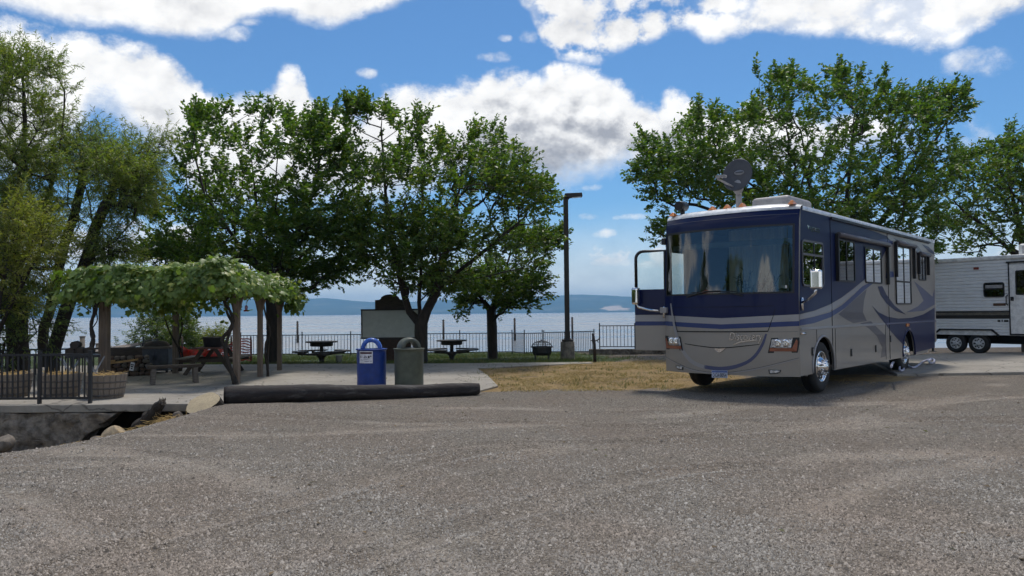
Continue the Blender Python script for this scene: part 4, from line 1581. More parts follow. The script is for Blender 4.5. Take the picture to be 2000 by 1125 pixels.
    mb.build('logo_lettering', M['dish_grey'], lg_)
    arm_end = on_roof(1401, 350, DD - 0.55)
    mb = MB()
    mb.tube([(hub.x - 0.05, DD - 0.05, hub.z - 0.02), arm_end + Vector((0.05, 0, -0.02)), arm_end], [0.022, 0.02, 0.02], 8)
    mb.build('feed_arm', M['plastic_grey'], dish)
    for k in range(3):
        c_ = arm_end + Vector((0.02 + 0.075 * k, -0.02, 0.04))
        mb = MB()
        mb.tube([c_ + Vector((0, -0.05, 0)), c_ + Vector((0.0, 0.06, 0))], [0.034, 0.03], 10)
        mb.build('feed_horn', M['plastic_grey'], dish)
    # air conditioner cover
    a = on_roof(1472, 392, 0.9)
    b = on_roof(1548, 388, 0.9)
    vs = []
    mb = MB()
    hh = 0.27
    mb.box((a.x, 0.75, RV_ROOF + 0.02), (b.x, 2.0, RV_ROOF + 0.03 + hh))
    mb.build('air_conditioner', M['plastic_grey'], rv, bevel=0.09, segs=4)
    mb = MB()
    mb.box((-0.3, 6.0, RV_ROOF + 0.03), (0.45, 6.9, RV_ROOF + 0.2))
    mb.build('air_conditioner', M['plastic_grey'], rv, bevel=0.07, segs=3)
    mb = MB()
    mb.lathe([(0.2, 0.0), (0.2, 0.06), (0.12, 0.10), (0.0, 0.10)], 16, Matrix.Translation((0.8, 3.6, RV_ROOF + 0.05)))
    mb.build('roof_vent', M['white_paint'], rv)
    # ---- open passenger door, hinged at the nose
    hinge = Vector((-HW - 0.02, 0.12, 0))
    # its plane is swung about square to the coach; far edge found from the photo
    tl = at(1240.5, 600, (RV_O + RV_OUT * (hinge.x) + RV_DIR * hinge.y).y + 0.25)
    far = rv_local(tl)
    far.z = 0
    dv = (far - hinge)
    DWID = dv.length
    dv.normalize()
    dn = Vector((dv.y, -dv.x, 0))
    if dn.y > 0:
        dn = -dn
    Dp = lambda a, b, d=0.0: hinge + dv * a + Vector((0, 0, b)) + dn * d
    yy = (RV_O + RV_OUT * hinge.x + RV_DIR * hinge.y).y
    zt = at(1265, 487, yy).z
    zbt = at(1265, 685, yy).z
    zw0 = at(1265, 565, yy).z
    z_n = at(1265, 615, yy).z
    z_b1 = at(1265, 628, yy).z
    z_b0 = at(1265, 636, yy).z
    door = MB()
    door.prism([(0, zbt), (DWID, zbt), (DWID, zw0), (0, zw0)], -0.02, 0.02, Dp)
    dr = door.build('entry_door', P_SILV, rv, bevel=0.006)
    mb = MB()
    mb.add([Dp(0, z_n, 0.023), Dp(DWID, z_n, 0.023), Dp(DWID, zw0, 0.023), Dp(0, zw0, 0.023)], [(0, 1, 2, 3)])
    mb.build('door_navy_field', P_NAVY, dr)
    mb = MB()
    mb.add([Dp(0, z_b0, 0.023), Dp(DWID, z_b0, 0.023), Dp(DWID, z_b1, 0.023), Dp(0, z_b1, 0.023)], [(0, 1, 2, 3)])
    mb.build('door_stripe', P_BLUE, dr)
    mb = MB()
    mb.add([Dp(0, z_b1 + 0.003, 0.0235), Dp(DWID, z_b1 + 0.003, 0.0235), Dp(DWID, z_n - 0.003, 0.0235), Dp(0, z_n - 0.003, 0.0235)], [(0, 1, 2, 3)])
    mb.build('door_stripe', P_LIGHT, dr)
    mb = MB()
    rr = 0.16
    path = [Dp(DWID - 0.03, zw0)]
    for k in range(9):
        an = R(90 * k / 8)
        path.append(Dp(DWID - 0.03 - rr + rr * math.cos(an), zt - rr - 0.03 + rr * math.sin(an)))
    path.append(Dp(0.03, zt - 0.03))
    path.append(Dp(0.03, zw0))
    mb.tube(path, 0.034, 8)
    mb.build('window_frame', M['dark_trim'], dr)
    mb = MB()
    mb.add([Dp(0.03, zw0), Dp(DWID - 0.03, zw0), Dp(DWID - 0.03, zt - rr - 0.03), Dp(DWID - 0.03 - rr * 0.3, zt - 0.08), Dp(DWID - 0.03 - rr, zt - 0.03), Dp(0.03, zt - 0.03)], [(0, 1, 2, 3, 4, 5)])
    mb.build('pane', G_CLEAR, dr)
    # mirror bracket lamp on the nose corner
    mb = MB()
    mb.box((-HW - 0.06, -0.12, 1.58), (-HW + 0.10, -0.02, 1.70))
    mb.build('mirror_bracket', M['plastic_grey'], rv, bevel=0.015)
    return rv


RV = motorhome()

# ================================================================== TRAVEL TRAILER
def trailer():
    A = gnd(1827, 690)          # on the ground, left end in view
    Yl = 28.6
    A = Vector((827 / FPX * Yl, Yl, 0))
    d = Vector((0.56, -0.83, 0)).normalized()       # along the side, towards the viewer's right
    nrm = Vector((-d.y, d.x, 0))
    nrm = Vector((d.y, -d.x, 0)) if Vector((d.y, -d.x, 0)).y < 0 else Vector((-d.y, d.x, 0))
    ang = math.atan2(d.y, d.x)
    start = -0.9
    o = A + d * start
    tr = empty('travel_trailer', o, ang, 'white ribbed travel trailer with brown stripes standing behind the motorhome', 'trailer')
    # local: x along side, -y faces the viewer, z up; the wall lies at y = 0
    L, WD = 7.4, 2.4
    inv = Matrix.Translation(o) @ Matrix.Rotation(ang, 4, 'Z')
    inv = inv.inverted()
    wn = Vector((d.y, -d.x, 0))     # outward (local -y)

    def T(px, py):
        r = ray(px, py)
        oo = Vector((0, 0, EYE))
        t = (o - oo).dot(wn) / r.dot(wn)
        q = inv @ (oo + r * t)
        return (q.x, q.z)
    g4 = lambda a, b: (1820 + a / 4.328, 460 + b / 4.328)
    siding = mat('trailer_siding', (0.78, 0.79, 0.80), 0.40, 0, 0.03, 3, dirt=(0.6, 0.59, 0.56), dirt_amt=0.35)
    z_top = T(*g4(400, 215))[1]
    z_st1 = T(*g4(350, 640))[1]
    z_st0 = T(*g4(350, 703))[1]
    z_bot = T(*g4(550, 845))[1]
    roof_z = T(*g4(400, 180))[1]
    mb = MB()
    mb.box((0, 0.03, z_bot), (L, WD, roof_z - 0.05))
    mb.build('body', M['white_paint'], tr)
    mb = MB()
    mb.box((-0.03, -0.05, z_top), (L + 0.03, WD + 0.03, roof_z))
    mb.build('roof_edge', M['white_paint'], tr, bevel=0.05, segs=3)
    door_x0, door_top = T(*g4(652, 245))
    door_x1 = door_x0 + 0.78
    door_bot = T(*g4(660, 830))[1]
    wh1 = T(*g4(188, 912))
    wh2 = T(*g4(381, 930))
    # fender opening
    fx0 = wh1[0] - 0.50
    fx1 = wh2[0] + 0.52
    fz = T(*g4(270, 800))[1]
    # ribbed siding: one strip per rib, cut round the door and the wheels
    def strips(za, zb_, n, nm='siding_strip'):
        h = (zb_ - za) / n
        for k in range(n):
            z0, z1 = za + k * h, za + (k + 1) * h - 0.006
            zm = (z0 + z1) / 2
            spans = [(0.0, door_x0 - 0.03), (door_x1 + 0.03, L)]
            if zm < fz:
                spans = [(0.0, fx0), (fx1, door_x0 - 0.03), (door_x1 + 0.03, L)]
            mb = MB()
            for a, b in spans:
                mb.add([(a, 0.03, z0), (b, 0.03, z0), (b, 0.0, z0 + h * 0.18), (a, 0.0, z0 + h * 0.18), (b, 0.002, z1 - h * 0.12), (a, 0.002, z1 - h * 0.12), (b, 0.03, z1), (a, 0.03, z1)],
                       [(0, 1, 2, 3), (3, 2, 4, 5), (5, 4, 6, 7), (0, 3, 5, 7), (1, 6, 4, 2)])
            mb.build(nm, siding, tr)
    strips(z_bot, z_st0, 6)
    strips(z_st1, z_top, 15)
    for za, zc, c in ((z_st0, z_st0 + 0.5 * (z_st1 - z_st0), (0.022, 0.018, 0.016)), (z_st0 + 0.5 * (z_st1 - z_st0), z_st0 + 0.8 * (z_st1 - z_st0), (0.16, 0.14, 0.11)), (z_st0 + 0.8 * (z_st1 - z_st0), z_st1, (0.02, 0.018, 0.018))):
        mb = MB()
        mb.box((0, 0.004, za + 0.002), (door_x0 - 0.03, 0.03, zc - 0.002))
        mb.box((door_x1 + 0.03, 0.004, za + 0.002), (L, 0.03, zc - 0.002))
        mb.build('stripe_band', mat('trailer_stripe', c, 0.4), tr)
    mb = MB()
    mb.box((fx0, -0.02, fz), (fx1, 0.03, fz + 0.05))
    mb.bar((fx0 + 0.02, 0.0, fz + 0.03), (fx0 - 0.22, 0.0, z_bot), 0.06, 0.05, (0, 1, 0))
    mb.bar((fx1 - 0.02, 0.0, fz + 0.03), (fx1 + 0.22, 0.0, z_bot), 0.06, 0.05, (0, 1, 0))
    mb.build('fender_trim', M['dark_trim'], tr)
    mb = MB()
    mb.box((0.05, 0.35, z_bot - 0.18), (L - 0.05, WD - 0.1, z_bot + 0.3))
    mb.box((fx0 + 0.02, 0.31, 0.5), (fx1 - 0.02, 0.35, fz))
    mb.box((1.0, 0.5, 0.35), (L - 1.5, WD - 0.5, z_bot - 0.18))
    mb.build('chassis', M['gap'], tr)
    rimw = mat('trailer_rim', (0.62, 0.62, 0.62), 0.4)
    for wx in (wh1[0], wh2[0]):
        w = wheel(tr, 0.0, 0.0, 0.0, 0.36, 0.20, 0.21, 5, dual=False, rim_m=rimw)
        w.location = (wx, 0.10, 0.36)
        w.rotation_euler = (0, 0, R(-90))
    # window
    def rr(x0, z0, x1, z1, r):
        pts = []
        for cx, cz, s in ((x1 - r, z1 - r, 0), (x0 + r, z1 - r, 90), (x0 + r, z0 + r, 180), (x1 - r, z0 + r, 270)):
            for k in range(5):
                a = R(s + 22.5 * k)
                pts.append((cx + r * math.cos(a), cz + r * math.sin(a)))
        return pts
    tg = glass_mat('trailer_glass', (0.04, 0.045, 0.05), 0.08)

    def win(name, x0, z0, x1, z1, y, parent, r=0.08, rail=True):
        mb = MB()
        o_, i_ = rr(x0, z0, x1, z1, r), rr(x0 + 0.035, z0 + 0.035, x1 - 0.035, z1 - 0.035, r * 0.6)
        n = len(o_)
        vs = [(a, y + 0.012, b) for a, b in o_] + [(a, y - 0.015, b) for a, b in o_] + [(a, y - 0.015, b) for a, b in i_] + [(a, y, b) for a, b in i_]
        fs = []
        for k in range(n):
            k2 = (k + 1) % n
            for q in range(3):
                fs.append((q * n + k, q * n + k2, (q + 1) * n + k2, (q + 1) * n + k))
        mb.add(vs, fs)
        fr = mb.build(name, M['dark_trim'], parent)
        mb = MB()
        mb.add([(a, y - 0.004, b) for a, b in i_], [tuple(range(n))])
        mb.build('pane', tg, fr)
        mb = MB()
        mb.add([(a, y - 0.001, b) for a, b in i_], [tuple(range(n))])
        mb.build('pane_backing', M['gap'], fr)  # near-black backing sheet filling the frame behind the glass
        if rail:
            zc = z0 + (z1 - z0) * 0.55
            mb = MB()
            mb.box((x0 + 0.04, y - 0.014, zc - 0.02), (x1 - 0.04, y - 0.006, zc + 0.02))
            mb.build('rail', M['dark_trim'], fr)
            mb = MB()
            mb.box((x0 + 0.06, y - 0.010, zc + 0.03), (x1 - 0.06, y - 0.006, z1 - 0.09))
            mb.build('shade', M['plastic_grey'], fr)
    a = T(*g4(440, 523))
    b = T(*g4(613, 393))
    win('window', a[0], a[1], b[0], b[1], -0.006, tr)
    # door
    mb = MB()
    mb.box((door_x0, -0.012, door_bot), (door_x1, 0.025, door_top))
    dr = mb.build('door', M['white_paint'], tr, bevel=0.01)
    mb = MB()
    mb.box((door_x0 - 0.035, -0.022, door_bot - 0.05), (door_x0, 0.03, door_top + 0.05))
    mb.box((door_x1, -0.022, door_bot - 0.05), (door_x1 + 0.035, 0.03, door_top + 0.05))
    mb.box((door_x0 - 0.08, -0.05, door_top + 0.05), (door_x1 + 0.08, 0.03, door_top + 0.10))
    mb.box((door_x0, -0.022, door_bot - 0.05), (door_x1, 0.03, door_bot - 0.003))
    mb.build('door_frame', M['dark_trim'], dr)
    a = T(*g4(712, 503))
    b = T(*g4(779, 292))
    win('door_window', a[0], a[1], door_x1 - 0.08, b[1], -0.014, dr, 0.05, False)
    a = T(*g4(681, 535))
    mb = MB()
    mb.box((a[0] - 0.05, -0.04, a[1] - 0.07), (a[0] + 0.05, -0.012, a[1] + 0.07))
    mb.build('door_latch', M['dark_trim'], dr, bevel=0.01)
    a = T(*g4(643, 545))
    mb = MB()
    mb.tube([(a[0], -0.005, a[1] + 0.18), (a[0] - 0.03, -0.06, a[1] + 0.12), (a[0] - 0.03, -0.06, a[1] - 0.12), (a[0], -0.005, a[1] - 0.18)], 0.018, 8)
    mb.build('grab_handle', M['dark_trim'], tr)
    a = T(*g4(573, 583))
    mb = MB()
    mb.box((a[0] - 0.2, -0.03, a[1] - 0.045), (a[0] + 0.2, -0.002, a[1] + 0.045))
    mb.build('porch_light', mat('brown_lens', (0.10, 0.05, 0.03), 0.3), tr, bevel=0.012)
    a = T(*g4(376, 278))
    mb = MB()
    mb.box((a[0] - 0.09, -0.03, a[1] - 0.045), (a[0] + 0.09, -0.002, a[1] + 0.045))
    mb.build('marker_light', mat('red_lens', (0.22, 0.03, 0.02), 0.3), tr, bevel=0.012)
    for p, w in (((568, 722), 0.045), ((595, 720), 0.02), ((629, 722), 0.07)):
        a = T(*g4(*p))
        mb = MB()
        mb.box((a[0] - w, -0.006, a[1] - 0.035), (a[0] + w, -0.002, a[1] + 0.035))
        mb.build('decal', M['dark_trim'], tr)
    # roof air conditioner
    a = T(*g4(628, 150))
    mb = MB()
    mb.box((a[0] + 0.05, 0.75, roof_z - 0.02), (a[0] + 1.1, 1.55, roof_z + 0.42))
    ac = mb.build('air_conditioner', M['white_paint'], tr, bevel=0.10, segs=3)
    for k in range(6):
        mb = MB()
        mb.box((a[0] + 0.2, 0.735, roof_z + 0.08 + 0.045 * k), (a[0] + 0.95, 0.752, roof_z + 0.10 + 0.045 * k))
        mb.build('louvre', M['plastic_grey'], ac)
    for jx in (0.5, L - 0.6):
        mb = MB()
        mb.box((jx, 0.4, 0.0), (jx + 0.06, 0.46, z_bot))
        mb.box((jx - 0.07, 0.33, 0.0), (jx + 0.13, 0.53, 0.02))
        mb.build('stabiliser_jack', M['dark_trim'], tr)


trailer()

# ================================================================== TREES
def in_poly(poly, x, y):
    x, y = np.asarray(x), np.asarray(y)
    res = np.zeros(x.shape, bool)
    n = len(poly)
    for i in range(n):
        x1, y1 = poly[i]
        x2, y2 = poly[(i + 1) % n]
        c = (y1 > y) != (y2 > y)
        with np.errstate(divide='ignore', invalid='ignore'):
            xi = (x2 - x1) * (y - y1) / (y2 - y1 + 1e-12) + x1
        res ^= c & (x < xi)
    return res


def crown_points(poly, Y, n, thick, rs, clump=0.55, ragged=0.0):
    """points filling a crown: outline as seen from the lane, round in plan"""
    P = np.array(poly, float)
    lo, hi = P.min(0), P.max(0)
    cx, cy_ = P.mean(0)
    pts = []
    mpp = Y / FPX
    tries = 0
    while len(pts) < n and tries < 60:
        tries += 1
        x = rs.uniform(lo[0], hi[0], n)
        y = rs.uniform(lo[1], hi[1], n)
        jx = (vnoise(x, y, 40.0, 41) - 0.5) * 78 + (vnoise(x, y, 13.0, 42) - 0.5) * 22
        jy = (vnoise(x, y, 40.0, 43) - 0.5) * 60 + (vnoise(x, y, 13.0, 44) - 0.5) * 22
        ok = in_poly(poly, x + jx * ragged, y + jy * ragged)
        x, y = x[ok], y[ok]
        rx = (hi[0] - lo[0]) / 2
        ry = (hi[1] - lo[1]) / 2
        e = np.clip(1 - ((x - (lo[0] + hi[0]) / 2) / rx) ** 2 - 0.7 * ((y - (lo[1] + hi[1]) / 2) / ry) ** 2, 0.02, 1)
        dep = rs.uniform(-1, 1, len(x)) * thick * np.sqrt(e)
        # clumps and gaps
        wx, wy = x * mpp, y * mpp
        keep = vnoise(wx + dep * 0.6, wy * 1.9 + dep * 0.3, 1.45, 11) * 0.65 + vnoise(wx - dep * 0.5, wy * 1.3 + dep * 0.8, 0.5, 12) * 0.35
        ok = keep > clump * rs.uniform(0.65, 1.0, len(x))
        for a, b, d in zip(x[ok], y[ok], dep[ok]):
            pts.append(at(a, b, Y + d))
    return np.array([tuple(p) for p in pts[:n]])


def grow(trunks, pts, rs, step=0.38, lift=0.25, back=0.8):
    """nodes and parents of a branching skeleton that reaches every point"""
    nodes, par = [], []
    for tk in trunks:
        start = tk[0]
        prev = start if isinstance(start, int) else None
        if prev is None:
            seq = tk
        else:
            seq = tk[1:]
        last = prev
        lastp = nodes[prev] if prev is not None else None
        for p in seq:
            p = np.array(p, float)
            if lastp is None:
                nodes.append(p)
                par.append(-1)
                last = len(nodes) - 1
                lastp = p
                continue
            m = max(1, int(np.linalg.norm(p - lastp) / step))
            for k in range(1, m + 1):
                nodes.append(lastp + (p - lastp) * k / m + rs.normal(0, 0.012, 3))
                par.append(last)
                last = len(nodes) - 1
            lastp = p
    cap = 40000
    N = np.zeros((cap, 3))
    N[:len(nodes)] = nodes
    cnt = len(nodes)
    plen = np.zeros(cap)
    for i in range(cnt):
        if par[i] >= 0:
            plen[i] = plen[par[i]] + np.linalg.norm(N[i] - N[par[i]])
    first = cnt
    base = N[:cnt].mean(0)
    usable = np.ones(cap, bool)
    low = trunks[0][0][2] if not isinstance(trunks[0][0], int) else 0
    usable[:cnt] = N[:cnt, 2] > low + 1.3
    fork = N[:cnt][usable[:cnt]][0] if usable[:cnt].any() else N[0]
    order = np.argsort(np.linalg.norm(pts - fork, axis=1) + rs.uniform(0, 0.6, len(pts)))
    tips = []
    for i in order:
        q = pts[i]
        d = np.linalg.norm(N[:cnt] - q, axis=1)
        below = np.maximum(0, N[:cnt, 2] - q[2])
        cost = d + 0.16 * plen[:cnt] + lift * below * 2.0
        cost[~usable[:cnt]] = 1e9
        j = int(np.argmin(cost))
        L = d[j]
        m = max(1, int(L / step))
        a = N[j].copy()
        prev = j
        dirv = N[j] - N[par[j]] if par[j] >= 0 else np.array((0, 0, 1.0))
        dirv = dirv / (np.linalg.norm(dirv) + 1e-9)
        ctrl = a + dirv * L * 0.35 + np.array((0, 0, 0.06 * L))
        for k in range(1, m + 1):
            u = k / m
            pos = a * (1 - u) ** 2 + ctrl * 2 * u * (1 - u) + q * u * u
            pos = pos + rs.normal(0, 0.015, 3)
            N[cnt] = pos
            par.append(prev)
            plen[cnt] = plen[prev] + np.linalg.norm(pos - N[prev])
            prev = cnt
            cnt += 1
        tips.append(prev)
    return N[:cnt], np.array(par), tips


def branch_mesh(name, N, par, trunk_r, tip_r=0.006, sides=5, power=2.3):
    n = len(N)
    acc = np.zeros(n)
    kids = np.zeros(n, int)
    for i in range(n):
        if par[i] >= 0:
            kids[par[i]] += 1
    rad = np.zeros(n)
    for i in range(n - 1, -1, -1):
        r = max(tip_r ** power, acc[i])
        rad[i] = r ** (1 / power)
        if par[i] >= 0:
            acc[par[i]] += r
    k = trunk_r / rad[0]
    # keep thin shoots thin, swell the limbs towards the trunk
    lr = np.log(rad / tip_r + 1e-9) / max(1e-6, np.log(rad[0] / tip_r))
    rad = tip_r * (trunk_r / tip_r) ** np.clip(lr, 0, 1)
    e = np.array([i for i in range(n) if par[i] >= 0])
    A, B = N[par[e]], N[e]
    ra, rb = rad[par[e]], rad[e]
    ra = np.minimum(ra, rb * 1.6)
    sd = np.where(rb > 0.04, 1, 0)
    D = B - A
    D /= np.linalg.norm(D, axis=1)[:, None] + 1e-9
    ref = np.where(np.abs(D[:, 2:3]) < 0.9, np.array([[0, 0, 1.0]]), np.array([[1.0, 0, 0]]))
    U = np.cross(D, ref)
    U /= np.linalg.norm(U, axis=1)[:, None]
    V = np.cross(D, U)
    vs, fs = [], []
    ang = np.arange(sides) * 2 * np.pi / sides
    ring = np.cos(ang)[None, :, None] * U[:, None, :] + np.sin(ang)[None, :, None] * V[:, None, :]
    va = (A - D * (ra * 0.25)[:, None])[:, None, :] + ring * ra[:, None, None]
    vb = (B + D * (rb * 0.25)[:, None])[:, None, :] + ring * rb[:, None, None]
    verts = np.concatenate([va, vb], 1).reshape(-1, 3)
    base = np.arange(len(e)) * 2 * sides
    faces = []
    for s in range(sides):
        s2 = (s + 1) % sides
        faces.append(np.stack([base + s, base + s2, base + sides + s2, base + sides + s], -1))
    return np_mesh(name, verts, np.concatenate(faces), True), rad


def leaf_cloud(name, origins, dirs, length, width, rs, droop=0.15, fold=0.25, upbias=0.6):
    """one folded leaf (two faces) per origin"""
    n = len(origins)
    L = length * rs.uniform(0.7, 1.25, n)[:, None]
    Wd = width * rs.uniform(0.75, 1.2, n)[:, None]
    D = dirs + np.array([[0, 0, -droop]])
    D /= np.linalg.norm(D, axis=1)[:, None] + 1e-9
    up = rs.normal(0, 0.55, (n, 3))
    up[:, 2] += upbias
    S = np.cross(D, up)
    S /= np.linalg.norm(S, axis=1)[:, None] + 1e-9
    Nn = np.cross(S, D)
    b = origins
    tip = origins + D * L
    mid = origins + D * L * 0.42
    l = mid + S * Wd * 0.5 + Nn * Wd * fold
    r = mid - S * Wd * 0.5 + Nn * Wd * fold
    verts = np.stack([b, l, tip, r], 1).reshape(-1, 3)
    q = np.arange(n) * 4
    faces = np.concatenate([np.stack([q, q + 2, q + 1], -1), np.stack([q, q + 3, q + 2], -1)])
    return np_mesh(name, verts, faces)


def shoots(N, par, tips, rs, per_tip=2, leaves=13, length=0.55, outward=None, up=0.35, spread=0.6, side=0.75, wind=(0.25, 0, 0), spikes=0.0):
    """leafy shoots at the branch tips: leaf origins and directions, and shoot stems"""
    O, D = [], []
    stems = []
    c = N[tips].mean(0)
    TP = N[tips]
    for tnode in tips:
        p = N[tnode]
        # nothing above it: a long leader shoot stands out of the crown
        near = (np.abs(TP[:, 0] - p[0]) < 0.45) & (np.abs(TP[:, 1] - p[1]) < 0.9)
        lead = spikes > 0 and not (near & (TP[:, 2] > p[2] + 0.25)).any()
        pd = p - N[par[tnode]]
        pd = pd / (np.linalg.norm(pd) + 1e-9)
        out = p - c
        out = out / (np.linalg.norm(out) + 1e-9)
        for k in range(per_tip + (2 if lead else 0)):
            d = pd * 0.7 + out * 0.35 + rs.normal(0, spread, 3) * 0.6 + np.array((0, 0, up)) + np.array(wind) * 0.5
            d /= np.linalg.norm(d)
            L = length * rs.uniform(0.5, 1.3)
            if k >= per_tip:
                d = np.array((rs.normal(0.12, 0.22), rs.normal(0, 0.2), 1.0)) + out * 0.35
                d /= np.linalg.norm(d)
                L = spikes * rs.uniform(0.5, 1.25)
            e = p + d * L
            stems.append((p, e))
            m = max(3, int(leaves * L / length))
            u = np.linspace(0.1, 1.0, m)
            pos = p + d * L * u[:, None] + rs.normal(0, 0.02, (m, 3))
            sidev = np.cross(d, (0, 0, 1.0))
            sidev /= np.linalg.norm(sidev) + 1e-9
            sg = np.where(np.arange(m) % 2, 1, -1)[:, None]
            dv = d * 0.55 + sidev * sg * side + rs.normal(0, 0.35, (m, 3)) + np.array(wind)
            O.append(pos)
            D.append(dv)
    return np.concatenate(O), np.concatenate(D), stems


def stem_mesh_verts(stems, r=0.005):
    """thin three-sided stems"""
    A = np.array([s[0] for s in stems])
    B = np.array([s[1] for s in stems])
    D = B - A
    D /= np.linalg.norm(D, axis=1)[:, None] + 1e-9
    U = np.cross(D, np.array([[0.3, 0.2, 1.0]]))
    U /= np.linalg.norm(U, axis=1)[:, None] + 1e-9
    V = np.cross(D, U)
    ang = np.arange(3) * 2 * np.pi / 3
    ring = np.cos(ang)[None, :, None] * U[:, None, :] + np.sin(ang)[None, :, None] * V[:, None, :]
    v = np.concatenate([A[:, None, :] + ring * r, B[:, None, :] + ring * r * 0.5], 1).reshape(-1, 3)
    b = np.arange(len(stems)) * 6
    f = np.concatenate([np.stack([b + s, b + (s + 1) % 3, b + 3 + (s + 1) % 3, b + 3 + s], -1) for s in range(3)])
    return v, f


MUL = leaf_mat('mulberry_leaf', (0.036, 0.076, 0.015), (0.12, 0.20, 0.042), (0.18, 0.21, 0.05), 0.44, 0.16)
MUL2 = leaf_mat('mulberry_leaf_fresh', (0.044, 0.088, 0.018), (0.12, 0.19, 0.040), (0.19, 0.205, 0.05), 0.42, 0.16)
WIL = leaf_mat('willow_leaf', (0.085, 0.122, 0.028), (0.18, 0.23, 0.058), (0.26, 0.25, 0.08), 0.5, 0.18)
WIL2 = leaf_mat('willow_leaf_grey', (0.065, 0.10, 0.036), (0.14, 0.19, 0.065), (0.2, 0.21, 0.08), 0.48, 0.15)
BUSH = leaf_mat('bush_leaf', (0.045, 0.075, 0.022), (0.12, 0.165, 0.045), (0.2, 0.2, 0.06), 0.4, 0.15)


def tree(name, label, poly, Y, base_px, limbs, trunk_r, npts, thick, leafm, seed, cat='tree', group=None, leaf=(0.125, 0.075), per_tip=2, leaves=13, shoot=0.55, up=0.35,
         clump=0.55, droop=0.15, side=0.75, wind=(0.25, 0, 0), fork=None, base_z=None, spread=0.6, extra=None, sides=5, spikes=0.0):
    rs = np.random.default_rng(seed)
    if spikes:
        ys_ = [p[1] for p in poly]
        ym, y0_ = sum(ys_) / len(ys_), min(ys_)
        poly = [(x_, y_ + 20.0 * max(0.0, (ym - y_) / (ym - y0_))) for x_, y_ in poly]
    b = at(base_px[0], base_px[1], Y)
    bz = float(H(b.x, b.y)) if base_z is None else base_z
    root = np.array((b.x, b.y, bz - 0.15))
    trunks = []
    org = Vector((b.x, b.y, bz))
    for li, lm in enumerate(limbs):
        pts = []
        for p in lm:
            dY = p[2] if len(p) > 2 else 0.0
            w = at(p[0], p[1], Y + dY)
            pts.append((w.x, w.y, w.z))
        if li == 0:
            trunks.append([tuple(root)] + pts)
        else:
            trunks.append(pts)
    # join the later limbs to the nearest trunk node
    pts = crown_points(poly, Y, npts, thick, rs, clump, 1.0 if spikes else 0.4)
    if extra:
        for pl, nn, th in extra:
            pts = np.concatenate([pts, crown_points(pl, Y, nn, th, rs, clump)])
    nodes0 = [np.array(p) for p in trunks[0]]
    tk = [trunks[0]]
    Nn, par = [], []
    seqs = [trunks[0]]
    # grow() wants limb 0 first, later limbs starting from an index
    first = trunks[0]
    cnt_nodes = []
    acc = [np.array(first[0])]
    lastp = np.array(first[0])
    for p in first[1:]:
        p = np.array(p)
        m = max(1, int(np.linalg.norm(p - lastp) / 0.38))
        for k in range(1, m + 1):
            acc.append(lastp + (p - lastp) * k / m)
        lastp = p
    full = [first]
    for lm in trunks[1:]:
        d = [np.linalg.norm(a - np.array(lm[0])) for a in acc]
        j = int(np.argmin(d))
        full.append([j] + lm[1:])
        lastp = acc[j]
        for p in lm[1:]:
            p = np.array(p)
            m = max(1, int(np.linalg.norm(p - lastp) / 0.38))
            for k in range(1, m + 1):
                acc.append(lastp + (p - lastp) * k / m)
            lastp = p
    N, par, tips = grow(full, pts, rs)
    off = np.array(org)
    O, D, stems = shoots(N, par, tips, rs, per_tip, leaves, shoot, up=up, side=side, wind=wind, spread=spread, spikes=spikes)
    t = empty(name, org, 0, label, cat, group)
    me, rad = branch_mesh('trunk', N - off, par, trunk_r, sides=sides)
    sv, sf = stem_mesh_verts(stems)
    link_mesh('trunk', me, M['bark'], t)
    sm = np_mesh('twigs', sv - off, sf)
    link_mesh('twigs', sm, M['bark'], t, kind='stuff')
    lm = leaf_cloud('crown', O - off, D, leaf[0], leaf[1], rs, droop)
    link_mesh('crown', lm, leafm, t, kind='stuff')
    return t


T1 = tree('mulberry_tree', 'dark broad-leaved tree rising behind the vine arbour', 
          [(262, 410), (290, 395), (320, 325), (350, 315), (348, 258), (365, 250), (381, 205), (400, 220), (425, 210), (445, 210), (465, 226), (500, 216), (540, 208), (560, 222), (611, 216), (640, 214), (658, 202), (672, 220),
           (684, 245), (684, 300), (700, 360), (708, 430), (716, 500), (706, 548), (680, 566), (640, 552), (607, 562), (560, 540), (500, 520), (400, 520), (300, 520), (266, 512), (290, 470), (266, 440)],
          27.0, (534, 700), [[(533, 640), (530, 570), (515, 500, 0.2), (500, 400, 0.4), (490, 300, 0.3)], [(530, 560), (570, 480, -0.5), (610, 380, -0.6), (630, 290)], [(528, 550), (460, 470, -0.4), (400, 380, -0.6), (380, 300)], [(531, 560), (590, 500, 0.8), (650, 450, 0.9)]],
          0.27, 1150, 3.4, MUL, 11, leaves=16, per_tip=2, leaf=(0.165, 0.095), clump=0.58, spikes=0.65, extra=[([(275, 440), (480, 430), (700, 450), (712, 560), (600, 566), (500, 528), (280, 516)], 220, 3.0)])
